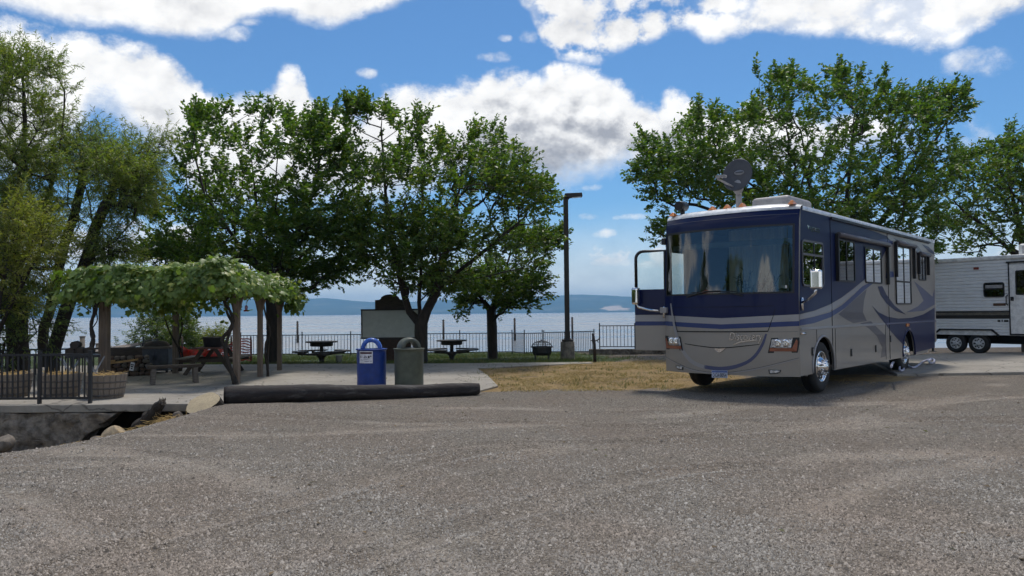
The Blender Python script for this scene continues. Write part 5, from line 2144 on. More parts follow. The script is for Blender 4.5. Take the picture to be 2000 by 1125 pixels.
T2 = tree('mulberry_tree', 'forked leafy tree growing in front of the blank notice board',
          [(700, 224), (718, 198), (732, 190), (798, 196), (832, 214), (850, 245), (890, 250), (913, 222), (930, 245), (960, 262), (994, 245), (1008, 266), (1030, 305), (1048, 308), (1050, 340), (1068, 362), (1080, 395), (1090, 412),
           (1088, 448), (1070, 466), (1060, 510), (1000, 530), (900, 550), (860, 565), (800, 565), (730, 560), (695, 545), (672, 500), (672, 430), (700, 350), (716, 290)],
          25.5, (823, 705), [[(822, 650), (822, 632), (845, 585, -0.2), (858, 540, -0.3), (880, 460, -0.5), (900, 360, -0.6), (905, 280)], [(822, 636), (800, 610, 0.2), (785, 560, 0.3), (765, 470, 0.3), (750, 350, 0.2), (745, 250)],
                             [(822, 640), (818, 590, 0.3), (822, 520, 0.5), (825, 400, 0.6), (830, 280, 0.5)], [(850, 570), (890, 535, -0.4), (960, 480, -0.8), (1030, 420, -0.6)]],
          0.23, 1000, 3.0, MUL2, 12, leaves=15, per_tip=2, leaf=(0.155, 0.085), clump=0.60, spikes=0.65, extra=[([(690, 430), (860, 410), (960, 440), (930, 555), (860, 574), (800, 574), (730, 568), (690, 545)], 200, 2.6)])
T3 = tree('mulberry_tree', 'smaller tree on the grass to the left of the lamp post',
          [(893, 480), (950, 440), (1040, 432), (1090, 450), (1092, 490), (1080, 520), (1090, 555), (1060, 565), (1010, 590), (985, 610), (965, 585), (930, 580), (908, 602), (895, 565)],
          30.0, (962, 690), [[(961, 640), (960, 606), (975, 570), (990, 520), (1000, 480)], [(960, 604), (930, 570, -0.3), (910, 530, -0.5)], [(962, 602), (1010, 555, 0.4), (1050, 520, 0.5)]],
          0.21, 520, 2.2, MUL2, 13, leaves=15, per_tip=2, leaf=(0.15, 0.085), clump=0.60, spikes=0.6)
TR = tree('mulberry_tree', 'very wide spreading tree behind the motorhome roof',
          [(1228, 338), (1252, 304), (1264, 284), (1325, 264), (1355, 236), (1390, 224), (1432, 206), (1465, 178), (1494, 136), (1524, 138), (1535, 180), (1567, 166), (1580, 198), (1601, 158), (1644, 138), (1671, 116), (1700, 132),
           (1712, 172), (1746, 154), (1790, 136), (1790, 172), (1878, 150), (1880, 182), (1912, 208), (1884, 232), (1838, 290), (1850, 350), (1840, 480), (1700, 500), (1500, 460), (1350, 425), (1268, 416), (1238, 386), (1292, 362), (1312, 342)],
          29.0, (1640, 720), [[(1640, 620), (1640, 540), (1650, 440, 0.2), (1660, 330, 0.3), (1670, 220, 0.2)], [(1640, 545), (1560, 450, -0.5), (1480, 370, -0.8), (1400, 310, -0.6), (1320, 300, -0.4)], [(1642, 540), (1730, 420, -0.4), (1810, 300, -0.3), (1860, 220)],
                              [(1641, 530), (1590, 400, 0.6), (1560, 280, 0.8), (1530, 200, 0.6)], [(1600, 500), (1480, 440, 0.5), (1360, 400, 0.5)]],
          0.34, 1650, 4.2, MUL, 14, leaves=16, per_tip=2, leaf=(0.17, 0.095), clump=0.58, spikes=0.65, extra=[([(1266, 462), (1290, 448), (1320, 455), (1315, 475), (1275, 478)], 16, 0.4)])
TF = tree('mulberry_tree', 'leafy tree overhanging the travel trailer at the picture edge',
          [(1815, 330), (1880, 275), (1915, 280), (1935, 240), (1955, 243), (1962, 270), (2000, 262), (2060, 246), (2120, 300), (2150, 400), (2100, 485), (2000, 492), (1900, 495), (1850, 480), (1822, 460)],
          33.0, (2010, 700), [[(2010, 600), (2005, 520), (1990, 440), (1970, 350)], [(2006, 520), (1930, 450, -0.4), (1870, 400, -0.5)], [(2006, 530), (2070, 430, 0.4), (2090, 330, 0.3)]],
          0.28, 720, 3.4, MUL2, 15, leaves=15, per_tip=2, leaf=(0.17, 0.095), clump=0.58, spikes=0.65)

# willows and brush on the left bank
WILL = dict(leaf=(0.13, 0.028), shoot=0.75, droop=0.35, side=0.35, up=0.05, clump=0.60, wind=(0.12, 0, 0), spread=0.7)
W1 = tree('willow_tree', 'tall willow at the left picture edge with yellowish lower foliage',
          [(-120, 90), (0, 106), (40, 110), (80, 114), (106, 132), (128, 160), (142, 195), (138, 240), (118, 300), (100, 380), (110, 460), (104, 560), (60, 600), (0, 615), (-120, 620)],
          23.0, (35, 715), [[(34, 640), (32, 560), (30, 470), (40, 360), (50, 250), (45, 150)], [(32, 540), (80, 440, -0.3), (110, 330, -0.4), (125, 230)], [(31, 520), (-20, 420, 0.4), (-50, 300, 0.4)]],
          0.30, 1250, 2.6, WIL, 21, leaves=30, per_tip=3, base_z=-0.35, **WILL)
W2 = tree('willow_tree', 'thin open willow between the tall willow and the leaning one',
          [(128, 330), (140, 250), (168, 208), (200, 205), (222, 255), (200, 330), (170, 400), (140, 470), (118, 520), (110, 420)],
          25.0, (84, 720), [[(84, 670), (86, 640), (100, 590), (120, 500), (150, 400), (175, 300), (185, 230)], [(86, 640), (72, 600), (66, 540), (90, 460, 0.5), (120, 380, 0.5)], [(120, 500), (150, 450, 0.4), (205, 380, 0.4), (235, 300, 0.4)]],
          0.16, 240, 1.8, WIL2, 22, leaves=22, per_tip=2, base_z=-0.35, **dict(WILL, clump=0.7))
W3 = tree('willow_tree', 'dark leaning willow whose crown leans towards the arbour',
          [(196, 300), (215, 250), (240, 238), (290, 236), (322, 262), (322, 300), (298, 345), (275, 400), (268, 450), (240, 490), (190, 515), (150, 490), (165, 440), (195, 400), (205, 350)],
          22.0, (100, 722), [[(105, 680), (120, 630), (138, 580), (158, 540), (172, 500), (184, 450), (205, 400), (240, 350), (265, 300)], [(184, 450), (176, 400, 0.3), (165, 360, 0.4), (190, 330, 0.5)], [(200, 410), (245, 400, -0.3), (280, 350, -0.4), (300, 290)], [(176, 480), (225, 470, 0.4), (262, 430, 0.5)]],
          0.19, 380, 1.9, WIL, 23, leaves=26, per_tip=3, base_z=-0.35, **dict(WILL, clump=0.62))
B1 = tree('willow_bush', 'rounded green bush on the bank seen through the arbour',
          [(228, 680), (240, 625), (270, 605), (300, 600), (340, 604), (378, 622), (390, 655), (385, 700), (235, 700)],
          38.0, (310, 715), [[(310, 690), (308, 660), (305, 635)], [(310, 690), (350, 660), (365, 640)], [(310, 692), (270, 660), (255, 640)]],
          0.07, 330, 2.0, BUSH, 31, cat='bush', leaf=(0.14, 0.05), leaves=16, per_tip=3, shoot=0.6, base_z=-0.75)
B2 = tree('willow_bush', 'small yellow-green shrub behind the fence by the thick arbour post',
          [(388, 690), (392, 655), (405, 640), (425, 630), (442, 645), (446, 690)],
          41.0, (420, 705), [[(420, 690), (420, 665), (422, 645)], [(420, 690), (405, 665)]],
          0.04, 110, 1.0, leaf_mat('shrub_leaf', (0.10, 0.13, 0.03), (0.22, 0.24, 0.06), (0.3, 0.27, 0.1), 0.4, 0.2), 32, cat='bush', leaf=(0.13, 0.045), leaves=14, per_tip=3, shoot=0.6, base_z=-0.8)
B3 = tree('willow_bush', 'dark brush under the tall willow behind the near iron fence',
          [(-80, 720), (-80, 600), (0, 590), (50, 600), (110, 580), (130, 620), (95, 660), (60, 700), (50, 730)],
          21.0, (20, 735), [[(20, 700), (20, 660), (30, 620)], [(20, 705), (-30, 660)], [(20, 705), (70, 650), (100, 610)]],
          0.08, 110, 1.4, WIL2, 33, cat='bush', base_z=-0.3, **dict(WILL, leaves=22, per_tip=2))
B4 = tree('willow_bush', 'yellow-green willow scrub crowding in front of the tall willow',
          [(-120, 410), (-20, 385), (40, 392), (88, 425), (108, 480), (100, 545), (70, 585), (20, 610), (-120, 620)],
          19.6, (-10, 760), [[(-10, 690), (-5, 620), (10, 540), (30, 450)], [(-8, 650), (40, 560, -0.3), (80, 490, -0.3)], [(-8, 640), (-60, 540, 0.3), (-80, 450, 0.3)]],
          0.10, 260, 1.3, leaf_mat('yellow_willow_leaf', (0.14, 0.165, 0.036), (0.26, 0.275, 0.07), (0.33, 0.29, 0.10), 0.5, 0.2), 34, cat='bush', base_z=-0.4, **dict(WILL, leaves=24, per_tip=3))
# the row of trees across the lane, behind the viewer, mirrored in the coach glass and paint
for k, (x_, y_, rz, sc) in enumerate(((-25, -15, 0.4, 1.0), (-28, -3, 1.9, 1.1), (-29, 8, 3.0, 1.0), (-6, -21, 4.4, 1.15), (9, -16, 5.2, 1.05), (22, -12, 0.9, 1.2), (29, 27, 2.4, 1.1))):
    c = copy_tree(T1 if k % 2 else T2)
    c.location = (x_, y_, 0)
    c.rotation_euler = (0, 0, rz)
    c.scale = (sc, sc, sc)
    c['label'] = ['tree across the lane mirrored in the driver side mirror of the motorhome', 'broad tree at the lane side mirrored in the motorhome windshield, nearer the viewer',
                  'tree at the lane side mirrored in the motorhome windshield, nearer the willows', 'broad dark tree across the lane behind the viewer, opposite the log', 'leafy tree across the lane behind the viewer, opposite the motorhome nose',
                  'broad dark tree across the lane behind the viewer, opposite the motorhome side', 'leafy tree beyond the picture edge, mirrored in the motorhome side windows'][k]
    c['group'] = 'trees across the lane behind the viewer'

# ================================================================== ARBOUR AND VINE
def arbour():
    pg = empty('arbour', (-8.0, 19.8, 0.03), 0, 'timber arbour on square posts carrying the grape vine roof', 'arbour')
    O = Vector((-8.0, 19.8, 0.03))
    A = at(204, 700, 17.6)
    posts = [(A.x, 17.6, 0.19), (*gnd(462, 752)[:2], 0.14), (*gnd(508, 738)[:2], 0.118), (*gnd(546, 725)[:2], 0.118), (*gnd(343, 731)[:2], 0.14)]
    zb = 2.05
    for x, y, w in posts:
        mb = MB()
        mb.box((x - O.x - w / 2, y - O.y - w / 2, 0), (x - O.x + w / 2, y - O.y + w / 2, zb))
        p = mb.build('post', M['post_wood'], pg, bevel=0.008)
        for dx, dy in ((1, 0), (-1, 0), (0, 1), (0, -1)):
            mb = MB()
            c = Vector((x - O.x, y - O.y, 0))
            e = Vector((dx, dy, 0))
            s = Vector((-dy, dx, 0)) * 0.035
            a, b = w / 2, w / 2 + 0.10
            pts = [(a, zb - 0.34), (a + 0.012, zb - 0.34), (a + 0.045, zb - 0.18), (b, zb - 0.005), (a, zb - 0.005)]
            mb.prism(pts, -1, 1, lambda u, v, d: c + e * u + s * d + Vector((0, 0, v)))
            mb.build('knee_brace', M['post_wood'], p)

    def beam(p, q, z, ext=0.5, w=0.05, h=0.19, nm='beam', two=True):
        p, q = Vector((p[0] - O.x, p[1] - O.y, z)), Vector((q[0] - O.x, q[1] - O.y, z))
        d = (q - p).normalized()
        s = Vector((-d.y, d.x, 0)) * 0.085
        for sg in ((-1, 1) if two else (0,)):
            mb = MB()
            mb.bar(p - d * ext + s * sg, q + d * ext + s * sg, w, h)
            mb.build(nm, M['beam_wood'], pg, bevel=0.006)
    P = posts
    beam(P[0], P[4], zb + 0.10)
    beam(P[1], P[3], zb + 0.10)
    beam(P[0], P[1], zb + 0.295, 0.16)
    beam(P[4], P[3], zb + 0.295, 0.16)
    for k in range(8):
        f = -0.08 + 1.16 * k / 7
        a = Vector(P[0][:2]).lerp(Vector(P[4][:2]), f)
        b = Vector(P[1][:2]).lerp(Vector(P[3][:2]), f)
        beam((a.x, a.y), (b.x, b.y), zb + 0.44, 0.12, 0.045, 0.09, 'rafter', False)
    return pg, P


ARB, ARB_P = arbour()


def grape_leaf_shape(n_lobes=5):
    """a lobed leaf in the xy plane, stalk at the origin, tip along +y, slightly cupped"""
    pts = [(0.0, 0.0), (0.30, -0.12), (0.50, 0.10), (0.36, 0.30), (0.52, 0.55), (0.26, 0.62), (0.0, 1.0), (-0.26, 0.62), (-0.52, 0.55), (-0.36, 0.30), (-0.50, 0.10), (-0.30, -0.12)]
    v = [(0.0, 0.42, 0.06)] + [(x, y, -0.10 * (x * x * 4 + (y - 0.42) ** 2)) for x, y in pts]
    f = [(0, i, i + 1) for i in range(1, len(pts))] + [(0, len(pts), 1)]
    return np.array(v), np.array(f)


VINE = leaf_mat('grape_leaf', (0.070, 0.130, 0.020), (0.195, 0.275, 0.055), (0.33, 0.35, 0.09), 0.34, 0.16)


def grape_vine():
    org = Vector((-8.0, 19.6, 2.3))
    gv = empty('grape_vine', org, 0, 'thick grape vine spread over the arbour roof with twisting stems', 'vine')
    rs = np.random.default_rng(40)
    X0, X1, Y0, Y1 = -10.05, -6.2, 16.95, 22.5

    def top(x, y):
        fx = (x - X0) / (X1 - X0)
        h = 2.72 + 0.17 * np.exp(-((x + 6.7) / 0.75) ** 2) * np.exp(-((y - 17.3) / 1.6) ** 2) + 0.10 * (vnoise(x, y, 0.8, 3) - 0.5) * 2 + 0.05 * (vnoise(x, y, 0.3, 4) - 0.5) * 2
        h -= 0.55 * np.clip((X0 + 0.35 - x) / 0.35, 0, 1) ** 2
        h -= 0.45 * np.clip((x - X1 + 0.45) / 0.45, 0, 1) ** 2
        h -= 0.03 * np.clip(y - 19, 0, 5)
        return h

    def bot(x, y):
        return 2.08 + 0.16 * (vnoise(x, y, 0.5, 7) - 0.5) * 2 - 0.16 * (vnoise(x, y, 1.3, 9) > 0.68)
    pos, nor = [], []

    def put(x, y, z, n):
        pos.append(np.stack([x, y, z], -1))
        nor.append(n)
    # front face
    n = 3400
    x = rs.uniform(X0, X1 - 0.1, n)
    y = Y0 + rs.normal(0, 0.10, n) + 0.22 * np.abs(vnoise(x, x * 0, 0.6, 5) - 0.5) * 2
    u = rs.uniform(0, 1, n)
    z = bot(x, y) + (top(x, y) - bot(x, y)) * u
    y = y + 0.35 * u ** 2
    put(x, y, z, np.stack([rs.normal(0, 0.35, n), -0.9 + rs.normal(0, 0.3, n), 0.25 + 0.6 * u + rs.normal(0, 0.25, n)], -1))
    # right side face
    n = 2500
    y = rs.uniform(Y0, Y1, n)
    x = X1 + rs.normal(0, 0.10, n) - 0.2 * np.abs(vnoise(y, y * 0, 0.6, 6) - 0.5)
    u = rs.uniform(0, 1, n)
    z = bot(x, y) + (np.maximum(top(np.minimum(x, X1 - 0.4), y), 2.4) - bot(x, y)) * u
    x = x - 0.4 * u ** 2
    put(x, y, z, np.stack([0.8 + rs.normal(0, 0.3, n), rs.normal(-0.4, 0.35, n), 0.3 + 0.6 * u + rs.normal(0, 0.2, n)], -1))
    # left side face and top and underside
    n = 700
    y = rs.uniform(Y0, Y1, n)
    x = X0 + rs.normal(0, 0.12, n)
    z = rs.uniform(2.1, 2.7, n)
    put(x, y, z, np.stack([-0.8 + rs.normal(0, 0.3, n), rs.normal(-0.3, 0.35, n), 0.4 + rs.normal(0, 0.2, n)], -1))
    n = 3600
    x = rs.uniform(X0, X1, n)
    y = rs.uniform(Y0 + 0.1, Y1, n)
    z = top(x, y) + rs.normal(0, 0.05, n)
    put(x, y, z, np.stack([rs.normal(0, 0.35, n), rs.normal(-0.25, 0.35, n), 1.0 + rs.normal(0, 0.2, n)], -1))
    n = 1500
    x = rs.uniform(X0, X1, n)
    y = rs.uniform(Y0 + 0.1, Y1, n)
    z = rs.uniform(2.2, 2.6, n)
    put(x, y, z, rs.normal(0, 1, (n, 3)))
    # hanging clusters inside, by the back post and the left post
    for cx, cy, n, sp in ((-9.3, 20.6, 420, 0.55), (-8.6, 20.4, 260, 0.5), (ARB_P[1][0] - 0.35, ARB_P[1][1], 120, 0.25), (ARB_P[0][0] - 0.3, ARB_P[0][1] - 0.2, 90, 0.3), (X1 - 0.15, Y1 - 0.3, 120, 0.16)):
        x = cx + rs.normal(0, sp, n)
        y = cy + rs.normal(0, sp * 0.8, n)
        z = 2.2 - np.abs(rs.normal(0, 0.24, n))
        put(x, y, z, rs.normal(0, 1, (n, 3)) + np.array([[0, -0.5, 0.3]]))
    pos = np.concatenate(pos)
    nor = np.concatenate(nor) + rs.normal(0, 0.28, (len(pos), 3))
    nor /= np.linalg.norm(nor, axis=1)[:, None]
    n = len(pos)
    sz = np.clip(0.112 * rs.lognormal(0, 0.32, n), 0.05, 0.19)
    # leaf frame: tip hangs down along the surface
    down = np.tile(np.array([[0.0, 0.0, -1.0]]), (n, 1)) + rs.normal(0, 0.5, (n, 3))
    tdir = down - nor * np.sum(down * nor, 1)[:, None]
    tdir /= np.linalg.norm(tdir, axis=1)[:, None] + 1e-9
    sd = np.cross(tdir, nor)
    gvv, gvf = grape_leaf_shape()
    # the largest-showing leaves on the front are single objects
    front = np.where((pos[:, 1] < Y0 + 0.28) & (nor[:, 1] < -0.35) & (pos[:, 2] > 2.05))[0]
    single = front[np.argsort(-sz[front])[:300]]
    me = np_mesh('leaf', gvv, gvf)
    me.materials.append(VINE)
    mask = np.ones(n, bool)
    mask[single] = False
    for i in single:
        o = bpy.data.objects.new('leaf', me)
        col.objects.link(o)
        o.parent = gv
        m = Matrix(((sd[i, 0], tdir[i, 0], nor[i, 0]), (sd[i, 1], tdir[i, 1], nor[i, 1]), (sd[i, 2], tdir[i, 2], nor[i, 2]))).to_4x4()
        m = Matrix.Translation(Vector(pos[i]) - org) @ m @ Matrix.Diagonal((sz[i], sz[i], sz[i], 1))
        o.matrix_local = m
    k = np.where(mask)[0]
    V = gvv[None, :, :] * sz[k][:, None, None]
    W = V[:, :, 0:1] * sd[k][:, None, :] + V[:, :, 1:2] * tdir[k][:, None, :] + V[:, :, 2:3] * nor[k][:, None, :] + (pos[k] - np.array(org))[:, None, :]
    Fc = gvf[None, :, :] + (np.arange(len(k)) * len(gvv))[:, None, None]
    link_mesh('foliage', np_mesh('foliage', W.reshape(-1, 3), Fc.reshape(-1, 3)), VINE, gv, kind='stuff')
    # twisting stems
    def stem(pts, r0, r1, twist, nm='stem'):
        P = [Vector(p) for p in pts]
        Q = []
        for i in range(len(P) - 1):
            p0, p1, p2, p3 = P[max(i - 1, 0)], P[i], P[i + 1], P[min(i + 2, len(P) - 1)]
            for s in range(8):
                u = s / 8
                Q.append(0.5 * ((2 * p1) + (p2 - p0) * u + (2 * p0 - 5 * p1 + 4 * p2 - p3) * u * u + (3 * p1 - p0 - 3 * p2 + p3) * u ** 3))
        Q.append(P[-1])
        L = len(Q)
        mb = MB()
        pts2 = []
        for i, q in enumerate(Q):
            a = twist * i / L * 2 * math.pi
            pts2.append(q + Vector((math.cos(a), math.sin(a), 0)) * (0.035 if twist else 0) - org)
        rad = [(r0 + (r1 - r0) * i / (L - 1)) * random.uniform(0.85, 1.15) for i in range(L)]
        mb.tube(pts2, rad, 7)
        mb.build(nm, M['bark'], gv)
    bx, by = ARB_P[1][0], ARB_P[1][1]
    Yb = by - 0.15
    f = lambda pl: [at(px, py, Yb) for px, py in pl]
    stem([Vector((bx + 0.02, Yb, 0.0))] + f([(452, 725), (443, 700), (440, 680), (434, 662), (448, 645), (455, 625), (448, 605), (436, 585), (428, 570)]), 0.055, 0.03, 0)
    stem([Vector((bx + 0.05, Yb - 0.05, 0.0))] + f([(456, 735), (446, 705), (443, 672), (446, 650), (452, 632), (446, 610), (442, 590), (446, 575)]), 0.045, 0.025, 2.0)
    stem(f([(430, 578), (438, 590), (447, 600), (452, 615)]), 0.018, 0.012, 0)
    ax, ay = ARB_P[0][0], ARB_P[0][1]
    Ya = ay - 0.3
    fa = lambda pl: [at(px, py, Ya) for px, py in pl]
    stem(fa([(176, 735), (177, 700), (180, 680), (178, 655), (182, 630), (181, 605), (176, 580)]), 0.05, 0.03, 2.5)
    stem(fa([(178, 735), (180, 700), (176, 672), (183, 650), (180, 625), (186, 600), (190, 575)]), 0.045, 0.025, -2.5)
    stem(fa([(181, 640), (190, 625), (188, 605), (194, 590), (200, 575)]), 0.014, 0.010, 0)
    stem(fa([(178, 610), (165, 600), (152, 595), (140, 598), (128, 590)]), 0.014, 0.006, 0)
    cx, cy_ = ARB_P[2][0], ARB_P[2][1]
    fc = lambda pl: [at(px, py, cy_ + 0.1) for px, py in pl]
    stem(fc([(523, 738), (522, 715), (518, 690), (520, 668), (528, 650), (520, 620), (514, 590)]), 0.035, 0.02, 0)
    stem(fc([(524, 738), (523, 700), (525, 672), (526, 655)]), 0.03, 0.015, 0)
    ex, ey = ARB_P[4][0], ARB_P[4][1]
    fe = lambda pl: [at(px, py, ey - 0.1) for px, py in pl]
    stem(fe([(350, 725), (352, 700), (348, 680), (340, 665), (330, 645), (322, 620), (318, 595)]), 0.03, 0.018, 0)
    stem(fe([(351, 725), (355, 695), (352, 670), (357, 640), (350, 600)]), 0.03, 0.018, 1.0)


grape_vine()


def feeder():
    c = at(481, 604, 20.3)
    f = empty('bird_feeder', c, 0, 'tiny red hanging bird feeder under the arbour beam', 'feeder')
    mb = MB()
    mb.lathe([(0.0, -0.06), (0.06, -0.06), (0.075, -0.045), (0.06, -0.02), (0.03, -0.015), (0.0, -0.015)], 12)
    mb.build('red_base', mat('feeder_red', (0.45, 0.03, 0.03), 0.3), f)
    mb = MB()
    mb.lathe([(0.03, -0.015), (0.04, 0.03), (0.04, 0.08), (0.015, 0.11), (0.0, 0.11)], 10)
    mb.build('bottle', glass_mat('feeder_glass', (0.7, 0.4, 0.4), 0.05), f)
    mb = MB()
    mb.tube([(0, 0, 0.11), (0, 0, 0.42)], 0.004, 5)
    mb.build('hanger', M['black_metal'], f)


feeder()


# ================================================================== BINS, LOG, WALL
def bin_(px, material, hoodm, label, rot, sticker):
    X = (px - 1000) / FPX * 16.9
    b = empty('litter_bin', (X, 16.9, 0.03), 0, label, 'bin', 'pair of litter bins behind the log')
    Hh = 0.835
    mb = MB()
    prof = [(0.0, 0.0), (0.300, 0.0), (0.312, 0.02)]
    for k in range(1, 10):
        z = Hh * k / 10
        prof.append((0.312 + 0.010 * z / Hh + 0.0025 * math.sin(k * 1.9), z))
    prof += [(0.324, Hh - 0.03), (0.338, Hh - 0.025), (0.342, Hh - 0.008), (0.338, Hh), (0.315, Hh), (0.31, Hh - 0.02)]
    mb.lathe(prof, 40)
    mb.build('body', material, b)
    mb = MB()
    mb.lathe([(0.312, Hh - 0.012), (0.28, Hh + 0.004), (0.10, Hh + 0.012), (0.0, Hh + 0.012)], 32)
    mb.build('lid', hoodm, b)
    # arched hood open to both sides
    mb = MB()
    Ro, Ri, dp = 0.232, 0.150, 0.20
    vs, fs = [], []
    nA, nD = 20, 6
    zc = Hh + 0.012

    def ring(r, d, a):
        sq = math.sqrt(max(0.05, 1 - (d / (dp * 1.25)) ** 2))
        rr = r * (0.80 + 0.20 * sq)
        return (rr * math.cos(a), d, zc + rr * math.sin(a) * 0.98)
    for i in range(nA + 1):
        a = math.pi * i / nA
        for j in range(nD + 1):
            d = -dp + 2 * dp * j / nD
            vs.append(ring(Ro, d, a))
        for j in range(nD, -1, -1):
            d = -dp + 2 * dp * j / nD
            vs.append(ring(Ri, d, a))
    m_ = 2 * (nD + 1)
    for i in range(nA):
        for j in range(m_):
            j2 = (j + 1) % m_
            fs.append((i * m_ + j, i * m_ + j2, (i + 1) * m_ + j2, (i + 1) * m_ + j))
    mb.add(vs, fs, True, Matrix.Rotation(rot, 4, 'Z'))
    mb.build('hood', hoodm, b)
    if sticker:
        def cyl(a, z, off):
            r = 0.3235 + off
            return (r * math.sin(a), -r * math.cos(a), z)

        def plate(name, a0, a1, z0, z1, off, m, parent):
            mb = MB()
            n = 8
            vs = [cyl(a0 + (a1 - a0) * k / n, z, off) for z in (z0, z1) for k in range(n + 1)]
            mb.add(vs, [(k, k + 1, k + n + 2, k + n + 1) for k in range(n)], True)
            return mb.build(name, m, parent)
        wp = mat('sticker_white', (0.62, 0.62, 0.68), 0.4)
        ink = mat('sticker_ink', (0.03, 0.03, 0.05), 0.5)
        st = plate('sticker', -0.70, 0.26, 0.535, 0.795, 0.004, wp, b)
        plate('sticker_header', -0.64, 0.20, 0.735, 0.775, 0.006, mat('sticker_red', (0.06, 0.012, 0.02), 0.5), st)
        for a0, a1, z0, z1 in ((-0.62, -0.56, 0.65, 0.70), (-0.50, -0.47, 0.655, 0.68), (-0.36, -0.30, 0.65, 0.665), (-0.29, -0.22, 0.645, 0.70), (-0.18, -0.12, 0.655, 0.68), (-0.06, 0.06, 0.645, 0.695), (0.09, 0.17, 0.67, 0.70),
                               (-0.62, -0.45, 0.615, 0.620), (-0.38, -0.05, 0.62, 0.625), (-0.30, 0.02, 0.572, 0.580), (0.06, 0.20, 0.574, 0.582), (-0.62, -0.40, 0.590, 0.594)):
            plate('sticker_print', a0, a1, z0, z1, 0.006, ink, st)


bin_(725, mat('bin_blue', (0.004, 0.032, 0.20), 0.48, dirt=(0.06, 0.07, 0.11), dirt_amt=0.5), mat('bin_blue_hood', (0.03, 0.10, 0.42), 0.25), 'blue recycling bin with arched hood and white sticker', R(8), True)
bin_(798, mat('bin_green', (0.075, 0.085, 0.062), 0.5, bump=0.002, bscale=25, dirt=(0.11, 0.11, 0.09), dirt_amt=0.4), mat('bin_green_hood', (0.095, 0.105, 0.085), 0.45), 'olive green litter bin with arched hood', R(24), False)


def fallen_log():
    a = at(438, 773, 14.05)
    b = at(935, 761, 15.45)
    a.z, b.z = 0.165, 0.11
    rs = random.Random(3)
    mb = MB()
    pts, rad = [], []
    n = 60
    for i in range(n + 1):
        u = i / n
        p = a.lerp(b, u)
        p.z += 0.012 * math.sin(u * 7) - 0.01
        p.y += 0.015 * math.sin(u * 5 + 1)
        pts.append(p - a)
        rad.append(0.178 + (0.118 - 0.178) * u + rs.uniform(-0.003, 0.003) + 0.006 * math.sin(u * 23))
    rad[0] *= 0.95
    rad[-1] *= 0.94
    mb.tube(pts, rad, 20)
    root = empty('log', a, 0, 'long dark weathered log lying along the patio edge', 'log')
    # uneven, checked surface
    for i, v in enumerate(mb.v):
        k = i % 20
        mb.v[i] = v + Vector((0, 0, 0)) + (v - pts[min(i // 20, n)]) * (0.03 * math.sin(k * 2.7 + (i // 20) * 0.12))
    mb.build('timber', M['log_wood'], root)
    d = (b - a).normalized()
    for p, r, s in ((a, 0.165, -1), (b, 0.108, 1)):
        mb = MB()
        T = Matrix.Translation(p - a + d * s * 0.003) @ d.to_track_quat('Z', 'Y').to_matrix().to_4x4()
        mb.lathe([(r, 0.0), (r * 0.6, 0.002 * s), (r * 0.3, 0.003 * s), (0, 0.003 * s)], 18, T)
        mb.build('cut_end', wood_mat('log_end', (0.10, 0.06, 0.045)), root)


fallen_log()


def rough_prism(name, poly, y0, y1, material, parent=None, sub=0.09, amp=0.035, seed=0, planar='xz'):
    """polygon in x,z extruded in y, cut small and roughened"""
    bm = bmesh.new()
    fr = [bm.verts.new((x, y0, z)) for x, z in poly]
    bk = [bm.verts.new((x, y1, z)) for x, z in poly]
    n = len(poly)
    bm.faces.new(fr)
    bm.faces.new(list(reversed(bk)))
    for i in range(n):
        bm.faces.new((fr[i], bk[i], bk[(i + 1) % n], fr[(i + 1) % n]))
    bmesh.ops.triangulate(bm, faces=bm.faces)
    for _ in range(6):
        es = [e for e in bm.edges if e.calc_length() > sub * 2]
        if not es:
            break
        bmesh.ops.subdivide_edges(bm, edges=es, cuts=1)
        bmesh.ops.triangulate(bm, faces=[f for f in bm.faces if len(f.verts) > 3])
    for v in bm.verts:
        x, y, z = v.co
        k = (vnoise(x * 1.0, z * 1.0 + y, 0.33, seed) - 0.5) * 2 + (vnoise(x, z + y * 2, 0.12, seed + 1) - 0.5) * 1.0
        v.co.y += float(k) * amp
        v.co.z += float(vnoise(x + y, z, 0.2, seed + 2) - 0.5) * amp * 0.6
    bmesh.ops.recalc_face_normals(bm, faces=bm.faces)
    me = bpy.data.meshes.new(name)
    bm.to_mesh(me)
    bm.free()
    return link_mesh(name, me, material, parent)


def retaining_wall():
    Y = 14.12
    W = lambda px, py: (at(px, py, Y).x, at(px, py, Y).z)
    top = -0.115
    x_l = -13.0
    poly = [(x_l, -1.6), (x_l, top)] + [(W(230, 800)[0], top), W(214, 818), W(196, 826), W(200, 834), W(182, 842), W(168, 850), W(160, 862), W(140, 872), (W(120, 900)[0], -1.6)]
    o = rough_prism('retaining_wall', poly, 14.06, 14.42, M['old_concrete'], sub=0.07, amp=0.085, seed=5)
    tag(o, 'crumbling grey concrete wall under the patio edge, broken open at one end', 'wall')
    poly = [W(172, 850), W(196, 827), W(205, 834), W(196, 848), W(172, 862), W(120, 874), W(112, 866)]
    # soil face deep inside the washed-out hollow
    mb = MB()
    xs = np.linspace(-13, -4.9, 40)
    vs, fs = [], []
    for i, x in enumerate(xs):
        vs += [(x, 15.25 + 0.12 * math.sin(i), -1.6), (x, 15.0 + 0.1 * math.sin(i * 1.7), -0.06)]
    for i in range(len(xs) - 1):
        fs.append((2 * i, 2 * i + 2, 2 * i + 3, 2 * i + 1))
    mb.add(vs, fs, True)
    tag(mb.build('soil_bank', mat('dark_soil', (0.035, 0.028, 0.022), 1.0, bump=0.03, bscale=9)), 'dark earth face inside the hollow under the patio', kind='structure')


retaining_wall()


